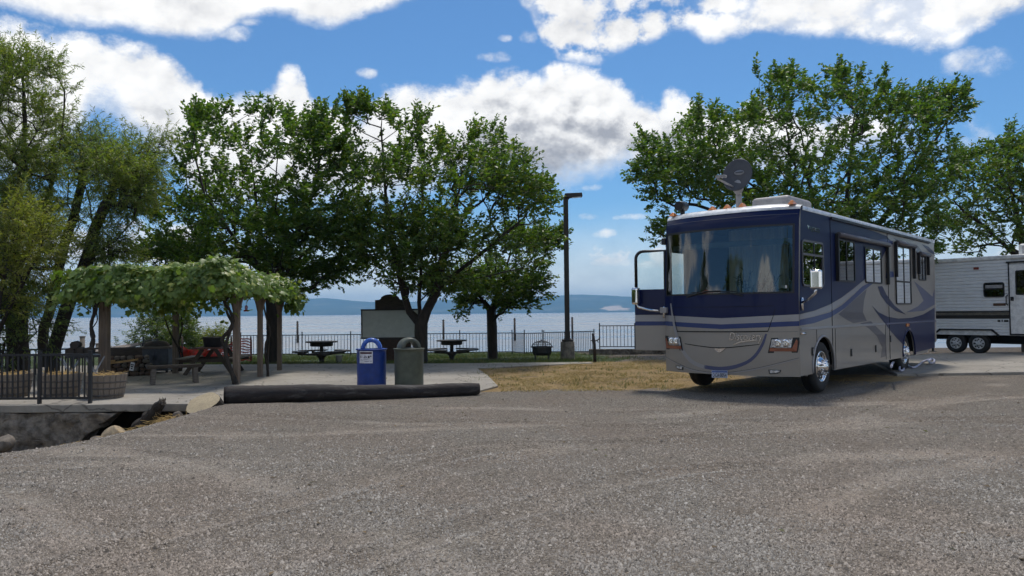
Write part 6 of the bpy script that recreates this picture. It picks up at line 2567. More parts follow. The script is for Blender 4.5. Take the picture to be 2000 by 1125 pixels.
def boulder(name, c, size, material, seed, label, cat='rock', rot=(0, 0, 0), flat=0.0, group=None):
    bm = bmesh.new()
    bmesh.ops.create_icosphere(bm, subdivisions=3, radius=1.0)
    rs = random.Random(seed)
    planes = [(Vector((rs.uniform(-1, 1), rs.uniform(-1, 1), rs.uniform(-1, 1))).normalized(), rs.uniform(0.55, 0.85)) for _ in range(9)]
    for v in bm.verts:
        p = v.co.copy()
        for n, d in planes:
            e = p.dot(n) - d
            if e > 0:
                p -= n * e
        p *= 1 + 0.05 * (float(vnoise(p.x * 3 + p.z * 2, p.y * 3, 0.6, seed)) - 0.5)
        v.co = Vector((p.x * size[0], p.y * size[1], p.z * size[2]))
    me = bpy.data.meshes.new(name)
    bm.to_mesh(me)
    bm.free()
    o = link_mesh(name, me, material)
    o.location = c
    o.rotation_euler = rot
    return tag(o, label, cat, group)


boulder('rock', at(222, 846, 13.75), (0.22, 0.16, 0.13), M['tan_stone'], 3, 'tan wedge-shaped rock lying in the hollow below the patio', rot=(0.2, -0.35, 0.3))
boulder('rock', at(190, 859, 13.6), (0.14, 0.12, 0.07), M['stone'], 8, 'small flat grey rock beside the tan wedge-shaped one', rot=(0, 0.1, 0.5))
boulder('rock', at(2, 866, 13.4), (0.22, 0.2, 0.17), M['stone'], 12, 'dark boulder at the foot of the crumbling wall', rot=(0, 0, 1.0))
boulder('rock', at(348, 812, 13.75), (0.10, 0.10, 0.08), M['stone'], 15, 'little dark stone beside the broken log stub', rot=(0, 0, 0.3))


def stump_slice():
    c = at(396, 787, 13.7)
    nrm = Vector((-0.20, -0.62, 0.76)).normalized()
    root = empty('stump', c, 0, 'sawn tree stump piece with pale cut face beside the log end', 'stump')
    T = nrm.to_track_quat('Z', 'Y').to_matrix().to_4x4()
    rs = random.Random(5)
    n = 26
    rad = [0.285 * (1 + 0.10 * math.sin(2 * math.pi * k / n * 2 + 0.6) + 0.05 * math.sin(2 * math.pi * k / n * 5) + rs.uniform(-0.02, 0.02)) for k in range(n)]
    mb = MB()
    vs = []
    for h, s in ((0.0, 1.0), (-0.10, 1.03), (-0.30, 0.95)):
        for k in range(n):
            a = 2 * math.pi * k / n
            vs.append(T @ Vector((rad[k] * s * math.cos(a), rad[k] * s * math.sin(a) * 0.92, h)))
    fs = []
    for i in range(2):
        for k in range(n):
            k2 = (k + 1) % n
            fs.append((i * n + k, i * n + k2, (i + 1) * n + k2, (i + 1) * n + k))
    fs.append(tuple(2 * n + k for k in range(n)))
    mb.add(vs, fs, False)
    mb.build('bark_side', M['bark'], root)
    mb = MB()
    vs = [T @ Vector((0, 0, 0.012))] + [T @ Vector((rad[k] * math.cos(2 * math.pi * k / n) * 0.99, rad[k] * math.sin(2 * math.pi * k / n) * 0.92 * 0.99, 0.003)) for k in range(n)]
    mb.add(vs, [(0, k + 1, (k + 1) % n + 1) for k in range(n)])
    mb.build('cut_face', M['cut_wood'], root)


stump_slice()


def broken_stub():
    p0 = at(272, 838, 13.95)
    p1 = at(318, 786, 13.7)
    root = empty('broken_log', p0, 0, 'short splintered log stub propped up in the hollow', 'log')
    rs = random.Random(8)
    mb = MB()
    n = 14
    pts = [(p1 - p0) * (i / n) + Vector((rs.uniform(-.012, .012), 0, rs.uniform(-.012, .012))) for i in range(n + 1)]
    mb.tube(pts, [0.15 - 0.075 * i / n + rs.uniform(-0.012, 0.012) for i in range(n + 1)], 11, smooth=False)
    mb.build('wood', M['bark'], root)
    for k in range(6):
        mb = MB()
        b = pts[-1] + Vector((rs.uniform(-.05, .05), rs.uniform(-.05, .05), rs.uniform(-.05, .05)))
        mb.tube([b, b + Vector((rs.uniform(-.02, .06), -0.02, rs.uniform(0.03, .09)))], [0.022, 0.003], 5)
        mb.build('splinter', M['grey_wood'], root)


broken_stub()


def strands(name, label, spots, material, seed, length=0.22, r=0.004):
    """loose straw: thin bent three-sided stalks"""
    rs = np.random.default_rng(seed)
    st = []
    for c, n, sx, sy, h in spots:
        for _ in range(n):
            p = np.array(c) + np.array((rs.normal(0, sx), rs.normal(0, sy), abs(rs.normal(0, h))))
            if h < 0.02:
                p[2] = float(H(p[0], p[1])) + 0.006
            a = rs.uniform(0, math.pi * 2)
            d = np.array((math.cos(a), math.sin(a), rs.normal(0.1, 0.3) if h > 0.02 else 0.02))
            d /= np.linalg.norm(d)
            L = length * rs.uniform(0.5, 1.3)
            q = p + d * L * 0.5 + np.array((0, 0, rs.uniform(0, 0.03)))
            st.append((p, q))
            st.append((q, p + d * L))
    v, f = stem_mesh_verts(st, r)
    tag(link_mesh(name, np_mesh(name, v, f), material), label, kind='stuff')


STRAW = mat('straw', (0.50, 0.34, 0.13), 0.8, var=0.35, scale=9)
sp = []
for px, py, Y, n, sx in ((332, 818, 13.75, 110, 0.16), (120, 868, 13.5, 40, 0.35), (30, 878, 13.2, 40, 0.4), (280, 850, 13.2, 40, 0.4), (60, 900, 12.6, 40, 0.6)):
    g = at(px, py, Y)
    sp.append(((g.x, g.y, float(H(g.x, g.y)) + 0.01 if px != 332 else g.z - 0.04), n, sx, 0.10, 0.03 if px == 332 else 0.006))
strands('loose_straw', 'yellow straw scattered on the gravel and in the hollow', sp, STRAW, 5)


# ================================================================== FENCES
def fence(name, label, pts, h_top, h_bot, spacing, bar_w=0.024, rails=((0, 0.035),), post_w=0.05, post_ext=0.08, posts=None, material=None, group=None, mid=None, skip_posts=()):
    """pts: ground points; each run between them gets rails and its own bars"""
    material = material or M['black_metal']
    o = Vector(pts[0])
    root = empty(name, o, 0, label, 'fence', group)
    hh = h_top - h_bot
    mb = MB()
    mb.box((-bar_w / 2, -bar_w / 2, 0), (bar_w / 2, bar_w / 2, hh))
    bar_me = None
    pm = None
    for i in range(len(pts) - 1):
        p, q = Vector(pts[i]), Vector(pts[i + 1])
        d = q - p
        L = math.hypot(d.x, d.y)
        for hz in [h_top, h_bot] + ([mid] if mid else []):
            r = MB()
            r.bar(p - o + Vector((0, 0, hz)), q - o + Vector((0, 0, hz)), 0.032, 0.042)
            r.build('rail', material, root)
        n = max(1, int(L / spacing))
        for k in range(1, n):
            c = p + d * (k / n) - o
            if bar_me is None:
                b = mb.build('bar', material, root)
                b.location = c + Vector((0, 0, h_bot))
                bar_me = b.data
            else:
                share('bar', bar_me, root, c + Vector((0, 0, h_bot)))
    for i, p in enumerate(pts):
        if i in skip_posts:
            continue
        p = Vector(p)
        ps = MB()
        ps.box((-post_w / 2, -post_w / 2, -0.05), (post_w / 2, post_w / 2, h_top + post_ext))
        c = ps.build('post', material, root)
        c.location = p - o
        cp = MB()
        cp.box((-post_w * 0.6, -post_w * 0.6, h_top + post_ext), (post_w * 0.6, post_w * 0.6, h_top + post_ext + 0.015))
        cp.build('cap', material, c)
    return root


zA = 0.03
fence('iron_fence', 'black iron fence standing on the patio edge before the barrel planters', [(-13.2, 14.3, zA), at(-60, 790, 14.25).to_2d().to_3d() + Vector((0, 0, zA)), at(77, 790, 14.22).to_2d().to_3d() + Vector((0, 0, zA)), at(176, 790, 14.22).to_2d().to_3d() + Vector((0, 0, zA))],
      0.90, 0.10, 0.095, post_w=0.055, post_ext=0.06)


def gp(px, Y, dz=0.0, z=None):
    p = at(px, 650, Y)
    return Vector((p.x, p.y, (float(H(p.x, p.y)) if z is None else z) + dz))


fence('iron_fence', 'dark iron fence along the bank behind the barrel planters', [gp(-160, 21.0, z=-0.25), gp(0, 21.2, z=-0.25), gp(140, 21.6, z=-0.25), gp(279, 22.0, z=-0.25)], 0.98, 0.12, 0.14, mid=0.82, post_ext=0.12)
fence('iron_fence', 'long lakeside iron fence running behind the round tables', [gp(280, 34.0, z=-0.55), gp(352, 40.5, z=-0.55), gp(470, 41.0, z=-0.55), gp(590, 41.0, z=-0.55), gp(685, 41.0, z=-0.55), gp(790, 41.0, z=-0.55), gp(898, 41.0, z=-0.55), gp(1000, 41.0, z=-0.55), gp(1024, 39.0, z=-0.53),
                                                                            gp(1059, 40.2, z=-0.55)], 1.10, 0.10, 0.165, post_ext=0.16)
fence('iron_fence', 'iron fence panels turning inland behind the lamp post', [gp(1062, 40.0, z=-0.52), gp(1110, 39.0, z=-0.48), gp(1160, 37.6, z=-0.42)], 1.10, 0.10, 0.12, post_ext=0.10)
fence('iron_fence', 'taller iron fence panel ending behind the open motorhome door', [gp(1171, 37.0, z=-0.15), gp(1240, 36.6, z=-0.15), gp(1310, 36.2, z=-0.15)], 1.10, 0.10, 0.165, post_ext=0.12)
mb = MB()
a_, b_ = gp(1150, 36.9, z=-0.6), gp(1330, 36.2, z=-0.6)
mb.bar(a_ + Vector((0, 0, 0.2)), b_ + Vector((0, 0, 0.2)), 0.3, 0.5)
tag(mb.build('kerb_wall', M['old_concrete'], bevel=0.02), 'low dark concrete kerb under the taller fence panel', 'wall')


# ================================================================== THINGS ON THE LAWN
def round_table(px, Y, label, rz):
    p = gp(px, Y)
    t = empty('picnic_table', p, rz, label, 'table', 'round pedestal picnic tables on the lawn')
    m = M['brown_metal']
    mb = MB()
    mb.lathe([(0.0, 0.735), (0.55, 0.735), (0.57, 0.745), (0.57, 0.775), (0.555, 0.785), (0.0, 0.79)], 28)
    mb.build('table_top', m, t)
    mb = MB()
    mb.lathe([(0.40, 0.735), (0.40, 0.62), (0.36, 0.60), (0.0, 0.60)], 20)
    mb.build('apron', m, t)
    mb = MB()
    mb.lathe([(0.07, 0.60), (0.07, 0.36), (0.16, 0.34), (0.20, 0.28), (0.10, 0.18), (0.08, 0.04), (0.16, 0.03), (0.16, 0.0)], 16)
    mb.build('pedestal', m, t)
    sme = None
    for k in range(4):
        a = R(90 * k)
        T = Matrix.Rotation(a, 4, 'Z')
        mb = MB()
        mb.bar(T @ Vector((0.1, 0, 0.30)), T @ Vector((0.86, 0, 0.36)), 0.07, 0.07)
        mb.build('arm', m, t)
        mb = MB()
        vs, fs = [], []
        n = 8
        for i in range(n + 1):
            b = R(-33 + 66 * i / n)
            for r_, z_ in ((0.74, 0.40), (1.02, 0.40), (1.02, 0.45), (0.74, 0.45)):
                vs.append((r_ * math.cos(b), r_ * math.sin(b), z_))
        for i in range(n):
            for j in range(4):
                j2 = (j + 1) % 4
                fs.append((i * 4 + j, i * 4 + j2, (i + 1) * 4 + j2, (i + 1) * 4 + j))
        fs += [(0, 1, 2, 3), tuple(n * 4 + j for j in (3, 2, 1, 0))]
        mb.add(vs, fs)
        if sme is None:
            o = mb.build('seat', m, t, bevel=0.012)
            sme = o.data
        else:
            o = share('seat', sme, t, rot=(0, 0, a))
    return t


round_table(628, 27.4, 'round pedestal picnic table to the left of the blank notice board', R(35))
round_table(882, 28.6, 'round pedestal picnic table between the two trees on the lawn', R(50))


def bucket():
    p = gp(662, 26.9)
    t = empty('bucket', p, 0, 'small white bucket beside the round picnic table', 'bucket')
    mb = MB()
    mb.lathe([(0.0, 0.0), (0.095, 0.0), (0.12, 0.26), (0.13, 0.27), (0.125, 0.29), (0.11, 0.28), (0.09, 0.02)], 18)
    mb.build('body', mat('bucket_white', (0.45, 0.45, 0.43), 0.5), t)
    mb = MB()
    mb.tube([(0.125 * math.cos(a), 0.02, 0.26 - 0.10 * math.sin(a)) for a in np.linspace(0, math.pi, 10)], 0.005, 5)
    mb.build('handle', M['black_metal'], t)


bucket()


def notice_board():
    Y = 28.4
    P = lambda px, py: at(px, py, Y)
    a, b = P(706, 604), P(820, 661)
    base = gp(770, Y)
    t = empty('notice_board', base, 0, 'blank pale notice board on a dark brick base with arched crest', 'notice board')
    o = base
    xa, xb = a.x - o.x, b.x - o.x
    zt, zb = a.z - o.z, b.z - o.z
    mb = MB()
    mb.box((xa + 0.04, -0.05, zb + 0.05), (xb - 0.04, 0.05, zt - 0.05))
    mb.build('panel', mat('board_panel', (0.60, 0.63, 0.60), 0.55, var=0.06, dirt=(0.48, 0.50, 0.47), dirt_amt=0.4), t)
    for lo, hi in (((xa, -0.10, zb), (xa + 0.04, 0.10, zt)), ((xb - 0.04, -0.10, zb), (xb, 0.10, zt)), ((xa - 0.01, -0.11, zt - 0.05), (xb + 0.01, 0.11, zt)), ((xa - 0.01, -0.11, zb), (xb + 0.01, 0.11, zb + 0.05))):
        mb = MB()
        mb.box(lo, hi)
        mb.build('frame', M['brown_metal'], t)
    c0, c1 = P(733, 603).x - o.x, P(791, 603).x - o.x
    top = P(760, 575).z - o.z
    sh = P(760, 586).z - o.z
    cm = (c0 + c1) / 2
    hw = (c1 - c0) / 2
    pts = [(c0, zt), (c1, zt), (c1, sh), (cm + hw * 0.75, sh + 0.01)]
    for k in range(11):
        an = math.pi * k / 10
        pts.append((cm + hw * 0.62 * math.cos(an), sh + 0.04 + (top - sh - 0.04) * math.sin(an)))
    pts += [(cm - hw * 0.75, sh + 0.01), (c0, sh)]
    mb = MB()
    mb.prism(pts, -0.06, 0.06, lambda u, v, d: (u, d, v))
    mb.build('crest', M['dark_wood'], t)
    # brick base
    br = mat('base_brick', (0.085, 0.05, 0.038), 0.9, var=0.35, scale=9)
    x0, x1 = P(742, 680).x - o.x, P(803, 680).x - o.x
    mb = MB()
    mb.box((x0 + 0.01, -0.20, 0), (x1 - 0.01, 0.20, zb))
    mb.build('base_core', mat('mortar', (0.05, 0.045, 0.04), 0.95), t)
    bw, bh = 0.20, 0.075
    rows = int(zb / bh)
    bme = None
    nb = int((x1 - x0) / bw)
    bw = (x1 - x0) / nb
    for r_ in range(rows):
        for k in range(nb):
            off = 0.5 * bw if r_ % 2 else 0.0
            cx = x0 + (k + 0.5) * bw + off
            if cx + bw / 2 > x1 + 0.01:
                continue
            if bme is None:
                mb = MB()
                mb.box((-bw / 2 + 0.006, -0.012, 0.006), (bw / 2 - 0.006, 0.0, bh - 0.006))
                bb = mb.build('brick', br, t)
                bme = bb.data
                bb.location = (cx, -0.20, r_ * bh)
            else:
                share('brick', bme, t, (cx, -0.20 - random.uniform(0, 0.004), r_ * bh))


notice_board()


def lamp_post():
    Y = 27.6
    p = gp(1108, Y)
    t = empty('lamp_post', p, 0, 'tall dark square lamp post with shoebox head on concrete footing', 'lamp post')
    zt = at(1107, 386, Y).z - p.z
    zf = at(1108, 667, Y).z - p.z
    mb = MB()
    mb.lathe([(0.0, zf), (0.235, zf), (0.25, zf - 0.02), (0.26, 0.1), (0.27, -0.1)], 24)
    mb.build('footing', M['old_concrete'], t)
    mb = MB()
    mb.box((-0.19, -0.19, zf), (0.19, 0.19, zf + 0.08))
    mb.box((-0.12, -0.12, zf + 0.08), (0.12, 0.12, zf + 0.12))
    mb.build('base_plate', M['brown_metal'], t, bevel=0.01)
    mb = MB()
    mb.box((-0.085, -0.085, zf + 0.12), (0.085, 0.085, zt))
    mb.build('pole', M['brown_metal'], t, bevel=0.008)
    head = MB()
    x0, x1 = -0.07, 0.60
    head.add([(x0, -0.17, zt - 0.02), (x1, -0.17, zt + 0.02), (x1, 0.17, zt + 0.02), (x0, 0.17, zt - 0.02), (x0 + 0.04, -0.16, zt + 0.14), (x1 - 0.02, -0.16, zt + 0.07 + 0.09), (x1 - 0.02, 0.16, zt + 0.16), (x0 + 0.04, 0.16, zt + 0.14)],
             [(3, 2, 1, 0), (4, 5, 6, 7), (0, 1, 5, 4), (1, 2, 6, 5), (2, 3, 7, 6), (3, 0, 4, 7)])
    h = head.build('lamp_head', M['brown_metal'], t, bevel=0.015)
    mb = MB()
    mb.add([(x0 + 0.18, -0.13, zt - 0.008), (x1 - 0.04, -0.13, zt + 0.014), (x1 - 0.04, 0.13, zt + 0.014), (x0 + 0.18, 0.13, zt - 0.008)], [(3, 2, 1, 0)])
    mb.build('lens', mat('lamp_lens', (0.35, 0.36, 0.38), 0.2), h)
    mb = MB()
    mb.bar((-0.02, 0, zt - 0.16), (0.14, 0, zt + 0.0), 0.05, 0.05)
    mb.build('bracket', M['brown_metal'], t)


lamp_post()


def fire_pit():
    Y = 27.2
    p = gp(1058, Y)
    t = empty('fire_pit', p, 0, 'black fire pit with domed mesh cover on the lawn', 'fire pit')
    mb = MB()
    mb.lathe([(0.0, 0.22), (0.30, 0.23), (0.36, 0.32), (0.37, 0.50), (0.42, 0.51), (0.42, 0.54), (0.36, 0.54), (0.33, 0.50)], 8, Matrix.Rotation(R(22), 4, 'Z'), smooth=False)
    mb.build('bowl', M['black_metal'], t)
    for k in range(4):
        a = R(45 + 90 * k)
        mb = MB()
        c, s = math.cos(a) * 0.33, math.sin(a) * 0.33
        mb.box((c - 0.022, s - 0.022, 0), (c + 0.022, s + 0.022, 0.30))
        mb.build('leg', M['black_metal'], t)
    mb = MB()
    for k in range(8):
        a = R(22 + 45 * k)
        mb.tube([(0.37 * math.cos(a) * math.cos(u), 0.37 * math.sin(a) * math.cos(u), 0.54 + 0.20 * math.sin(u)) for u in np.linspace(0, math.pi / 2, 7)], 0.008, 5)
    for u in (0.35, 0.8, 1.15):
        mb.tube([(0.37 * math.cos(u) * math.cos(a), 0.37 * math.cos(u) * math.sin(a), 0.54 + 0.20 * math.sin(u)) for a in np.linspace(0, 2 * math.pi, 21)], 0.006, 5, caps=False)
    mb.build('cover_frame', M['black_metal'], t)
    mb = MB()
    for k in range(28):
        a = R(360 / 28 * k)
        mb.tube([(0.365 * math.cos(a) * math.cos(u), 0.365 * math.sin(a) * math.cos(u), 0.54 + 0.195 * math.sin(u)) for u in np.linspace(0, 1.45, 5)], 0.003, 3)
    mb.build('mesh_screen', M['black_metal'], t, kind='stuff')
    mb = MB()
    mb.lathe([(0.0, 0.74), (0.02, 0.74), (0.025, 0.77), (0.0, 0.79)], 10)
    mb.build('knob', M['black_metal'], t)


fire_pit()


def standpipe():
    Y = 24.6
    p = gp(1160, Y)
    t = empty('standpipe', p, 0, 'dark water standpipe post with tap handles near the lamp post', 'standpipe')
    zt = at(1158, 651, Y).z - p.z
    mb = MB()
    mb.tube([(0.02, 0, -0.05), (0.01, 0, zt * 0.6), (-0.03, 0, zt)], [0.055, 0.05, 0.045], 10)
    mb.build('post', M['brown_metal'], t)
    mb = MB()
    mb.tube([(0, 0, zt - 0.26), (0.10, -0.03, zt - 0.22), (0.16, -0.04, zt - 0.18), (0.17, -0.04, zt - 0.12)], 0.018, 7)
    mb.tube([(0.10, -0.03, zt - 0.22), (0.13, -0.05, zt - 0.30)], 0.014, 6)
    mb.build('tap', M['brown_metal'], t)
    mb = MB()
    mb.tube([(-0.02, 0, zt - 0.2), (-0.10, -0.02, zt - 0.24)], 0.016, 6)
    mb.build('valve', M['brown_metal'], t)


standpipe()


# ================================================================== UNDER THE ARBOUR
def log_bench():
    a, b = gnd(300, 751, 0.03), gnd(380, 747, 0.03)
    c = (a + b) / 2
    ang = math.atan2(b.y - a.y, b.x - a.x)
    t = empty('bench', c, ang, 'backless plank bench standing under the arbour', 'bench')
    mb = MB()
    mb.box((-0.60, -0.16, 0.37), (0.60, 0.16, 0.44))
    mb.build('seat', M['dark_wood'], t, bevel=0.012)
    for x in (-0.45, 0.45):
        for y in (-0.11, 0.11):
            mb = MB()
            mb.bar((x + 0.02 * (1 if x > 0 else -1), y * 1.25, 0.0), (x, y, 0.37), 0.10, 0.09, (0, 1, 0))
            mb.build('leg', M['grey_wood'], t, bevel=0.008)


log_bench()


def picnic_table_wood():
    c = gnd(405, 733, 0.03)
    t = empty('wooden_picnic_table', c, R(8), 'wooden picnic table with crossed legs at the back of the arbour', 'table')
    w = M['grey_wood']
    for k in range(5):
        mb = MB()
        x = -0.30 + 0.15 * k
        mb.box((x - 0.07, -0.1, 0.70), (x + 0.07, 1.7, 0.74))
        mb.build('table_plank', wood_mat('table_red', (0.19, 0.09, 0.07), along=(1, 0.1, 1)) if k == 0 else bpy.data.materials['table_red'], t)
    for s in (-1, 1):
        for k in range(2):
            mb = MB()
            x = s * (0.60 + 0.15 * k)
            mb.box((x - 0.07, -0.1, 0.42), (x + 0.07, 1.7, 0.46))
            mb.build('seat_plank', w, t)
    for y in (0.15, 1.45):
        for s in (-1, 1):
            mb = MB()
            mb.bar((s * 0.62, y, 0.0), (s * 0.16, y, 0.70), 0.045, 0.10, (1, 0, 0))
            mb.build('leg', M['dark_wood'], t)
        mb = MB()
        mb.bar((-0.78, y + 0.05, 0.38), (0.78, y + 0.05, 0.38), 0.04, 0.09)
        mb.build('crossbar', M['dark_wood'], t)
    mb = MB()
    T = Matrix.Translation(c) @ Matrix.Rotation(R(8), 4, 'Z') @ Matrix.Translation((0.06, 0.35, 0.74))
    tub = empty('tub', T.translation, 0, 'black plastic tub sitting on the wooden picnic table', 'tub')
    mb.lathe([(0.0, 0.01), (0.23, 0.0), (0.26, 0.24), (0.285, 0.26), (0.28, 0.28), (0.25, 0.26), (0.22, 0.03), (0, 0.03)], 22)
    mb.build('body', mat('tub_black', (0.035, 0.038, 0.045), 0.5), tub)
    mb = MB()
    for s in (-1, 1):
        mb.tube([(s * 0.27, -0.08, 0.24), (s * 0.32, -0.06, 0.22), (s * 0.32, 0.06, 0.22), (s * 0.27, 0.08, 0.24)], 0.012, 6)
    mb.build('handle', M['rubber'], tub)


picnic_table_wood()


def red_barrier():
    t = empty('barrier_mesh', gp(430, 29.0, z=-0.2), 0, 'sagging red plastic barrier mesh strung behind the wooden picnic table', 'barrier')
    o = t.location.copy()
    red = mat('barrier_red', (0.55, 0.05, 0.035), 0.5, var=0.3)
    nx = 46
    prof = []
    for i in range(nx + 1):
        px = 352 + (492 - 352) * i / nx
        u = i / nx
        p = at(px, 650, 28.6 + 0.25 * math.sin(u * 19) + 0.3 * math.sin(u * 7))
        ztop = np.interp(px, [352, 370, 390, 420, 445, 462, 475, 492], [677, 683, 684, 683, 676, 660, 661, 664])
        zbot = np.interp(px, [352, 380, 420, 450, 465, 492], [697, 700, 699, 703, 704, 703])
        prof.append((p, at(px, ztop, p.y).z, at(px, zbot, p.y).z))
    for k in range(9):
        mb = MB()
        for i in range(nx):
            (p, a, b), (q, c, d) = prof[i], prof[i + 1]
            f = k / 8
            w = 0.022
            z0, z1 = a + (b - a) * f + 0.02 * math.sin(i * 0.9 + k), c + (d - c) * f + 0.02 * math.sin((i + 1) * 0.9 + k)
            mb.add([Vector((p.x, p.y, z0 - w)) - o, Vector((q.x, q.y, z1 - w)) - o, Vector((q.x, q.y, z1 + w)) - o, Vector((p.x, p.y, z0 + w)) - o], [(0, 1, 2, 3)])
        mb.build('band', red, t)
    mb = MB()
    for i in range(0, nx + 1):
        p, a, b = prof[i]
        mb.bar(Vector((p.x, p.y + 0.004, a)) - o, Vector((p.x, p.y + 0.004, b)) - o, 0.014, 0.004, (0, 1, 0))
    mb.build('cross_strands', red, t, kind='stuff')
    for px in (356, 452, 490):
        p = at(px, 650, 28.75)
        mb = MB()
        mb.tube([Vector((p.x, p.y, -0.35)) - o, Vector((p.x, p.y, at(px, 657, 28.75).z)) - o], 0.03, 7)
        mb.build('stake', M['dark_wood'], t)


red_barrier()


def barbecue_cabinet():
    c = gnd(310, 727, 0.03)
    t = empty('barbecue', c, R(4), 'grey metal barbecue cabinet with flat lid beside the stone wall', 'barbecue')
    g = mat('cabinet_grey', (0.085, 0.095, 0.115), 0.5, dirt=(0.05, 0.045, 0.04), dirt_amt=0.5)
    mb = MB()
    mb.box((-0.36, -0.28, 0.06), (0.36, 0.28, 0.68))
    body = mb.build('body', g, t, bevel=0.01)
    for s in (-1, 1):
        mb = MB()
        mb.box((s * 0.18 - 0.165, -0.295, 0.09), (s * 0.18 + 0.165, -0.28, 0.64))
        d = mb.build('door', g, t, bevel=0.006)
        mb = MB()
        mb.tube([(s * 0.04, -0.315, 0.36), (s * 0.04, -0.315, 0.50)], 0.010, 6)
        mb.build('handle', M['black_metal'], d)
    mb = MB()
    mb.box((-0.44, -0.34, 0.68), (0.44, 0.34, 0.74))
    mb.build('top_slab', M['grey_wood'], t, bevel=0.01)
    mb = MB()
    mb.lathe([(0.30, 0.0), (0.29, 0.08), (0.22, 0.17), (0.1, 0.21), (0, 0.21)], 14, Matrix.Translation((-0.06, 0, 0.74)) @ Matrix.Diagonal((1.2, 0.9, 0.75, 1)))
    mb.build('lid', M['dark_wood'], t)
    for x in (-0.3, 0.3):
        for y in (-0.2, 0.2):
            mb = MB()
            mb.box((x - 0.03, y - 0.03, 0), (x + 0.03, y + 0.03, 0.06))
            mb.build('foot', M['black_metal'], t)


barbecue_cabinet()


def stone_wall():
    a = at(196, 735, 20.4)
    b = at(292, 735, 20.9)
    t = empty('stone_wall', (a.x, a.y, 0.03), math.atan2(b.y - a.y, b.x - a.x), 'low dark rubble stone wall behind the thick arbour post', 'wall')
    L = (b - a).to_2d().length
    mb = MB()
    mb.box((0.02, -0.10, 0.0), (L - 0.02, 0.16, 0.50))
    mb.build('core', mat('wall_core', (0.03, 0.025, 0.02), 1.0), t)
    rs = random.Random(9)
    base = []
    for k in range(4):
        bm = bmesh.new()
        bmesh.ops.create_icosphere(bm, subdivisions=2, radius=1.0)
        for v in bm.verts:
            n = v.co.normalized()
            v.co = n * (0.85 + 0.35 * float(vnoise(n.x * 2 + 3, n.y * 2 + n.z, 0.8, k)))
            for ax in range(3):
                v.co[ax] = max(-0.82, min(0.82, v.co[ax]))
        me = bpy.data.meshes.new('stone')
        bm.to_mesh(me)
        bm.free()
        me.materials.append(M['stone'] if k % 2 else mat('rust_stone', (0.13, 0.085, 0.06), 0.9, 0, 0.4, 6, 0.01, 20))
        base.append(me)
    z = 0.0
    while z < 0.48:
        h = rs.uniform(0.10, 0.15)
        x = 0.0
        while x < L - 0.04:
            w = rs.uniform(0.12, 0.24)
            share('stone', rs.choice(base), t, (x + w / 2, -0.10, z + h / 2), (rs.uniform(-.3, .3), rs.uniform(-.3, .3), rs.uniform(-.4, .4)), (w * 0.56, 0.09, h * 0.58))
            x += w
        z += h
    # things lying on the wall
    w2 = Matrix.Translation(t.location) @ Matrix.Rotation(t.rotation_euler.z, 4, 'Z')
    tr = empty('plank_trough', w2 @ Vector((0.15, 0.06, 0.50)), t.rotation_euler.z, 'weathered plank trough resting on the rubble wall', 'trough')
    for lo, hi in (((0, -0.13, 0), (0.85, -0.10, 0.24)), ((0, 0.10, 0), (0.85, 0.13, 0.24)), ((0, -0.10, 0), (0.03, 0.10, 0.24)), ((0.82, -0.10, 0), (0.85, 0.10, 0.24)), ((0.03, -0.10, 0), (0.82, 0.10, 0.03))):
        mb = MB()
        mb.box(lo, hi)
        mb.build('plank', M['dark_wood'], tr)
    p = at(212, 710, 19.9)
    q = at(270, 702, 20.2)
    mb = MB()
    mb.bar(p, q, 0.10, 0.045)
    mb.bar(p + Vector((0.02, 0, 0.055)), p.lerp(q, 0.22) + Vector((0, 0, 0.052)), 0.10, 0.045)
    tag(mb.build('yellow_board', wood_mat('new_wood', (0.50, 0.30, 0.12), along=(0.1, 1, 1), dark=0.75), bevel=0.004), 'yellow new timber board laid slanting along the rubble wall', 'board')
    s = at(258, 716, 19.9)
    sg = empty('paper_sign', s, R(-6), 'small white paper sign hung on the rubble wall', 'sign')
    T = Matrix.Rotation(R(12), 4, 'Y')
    mb = MB()
    mb.box((-0.055, -0.004, -0.11), (0.055, 0.004, 0.11), T)
    mb.build('card', mat('sign_white', (0.55, 0.55, 0.55), 0.6), sg)
    for k, (x0, x1) in enumerate(((-0.035, 0.0), (0.008, 0.035), (-0.03, 0.03), (-0.02, 0.025))):
        z = (0.05, 0.05, 0.0, -0.05)[k]
        mb = MB()
        mb.box((x0, -0.007, z - 0.016), (x1, -0.0045, z + 0.016), T)
        mb.build('print', M['dark_trim'], sg)


stone_wall()


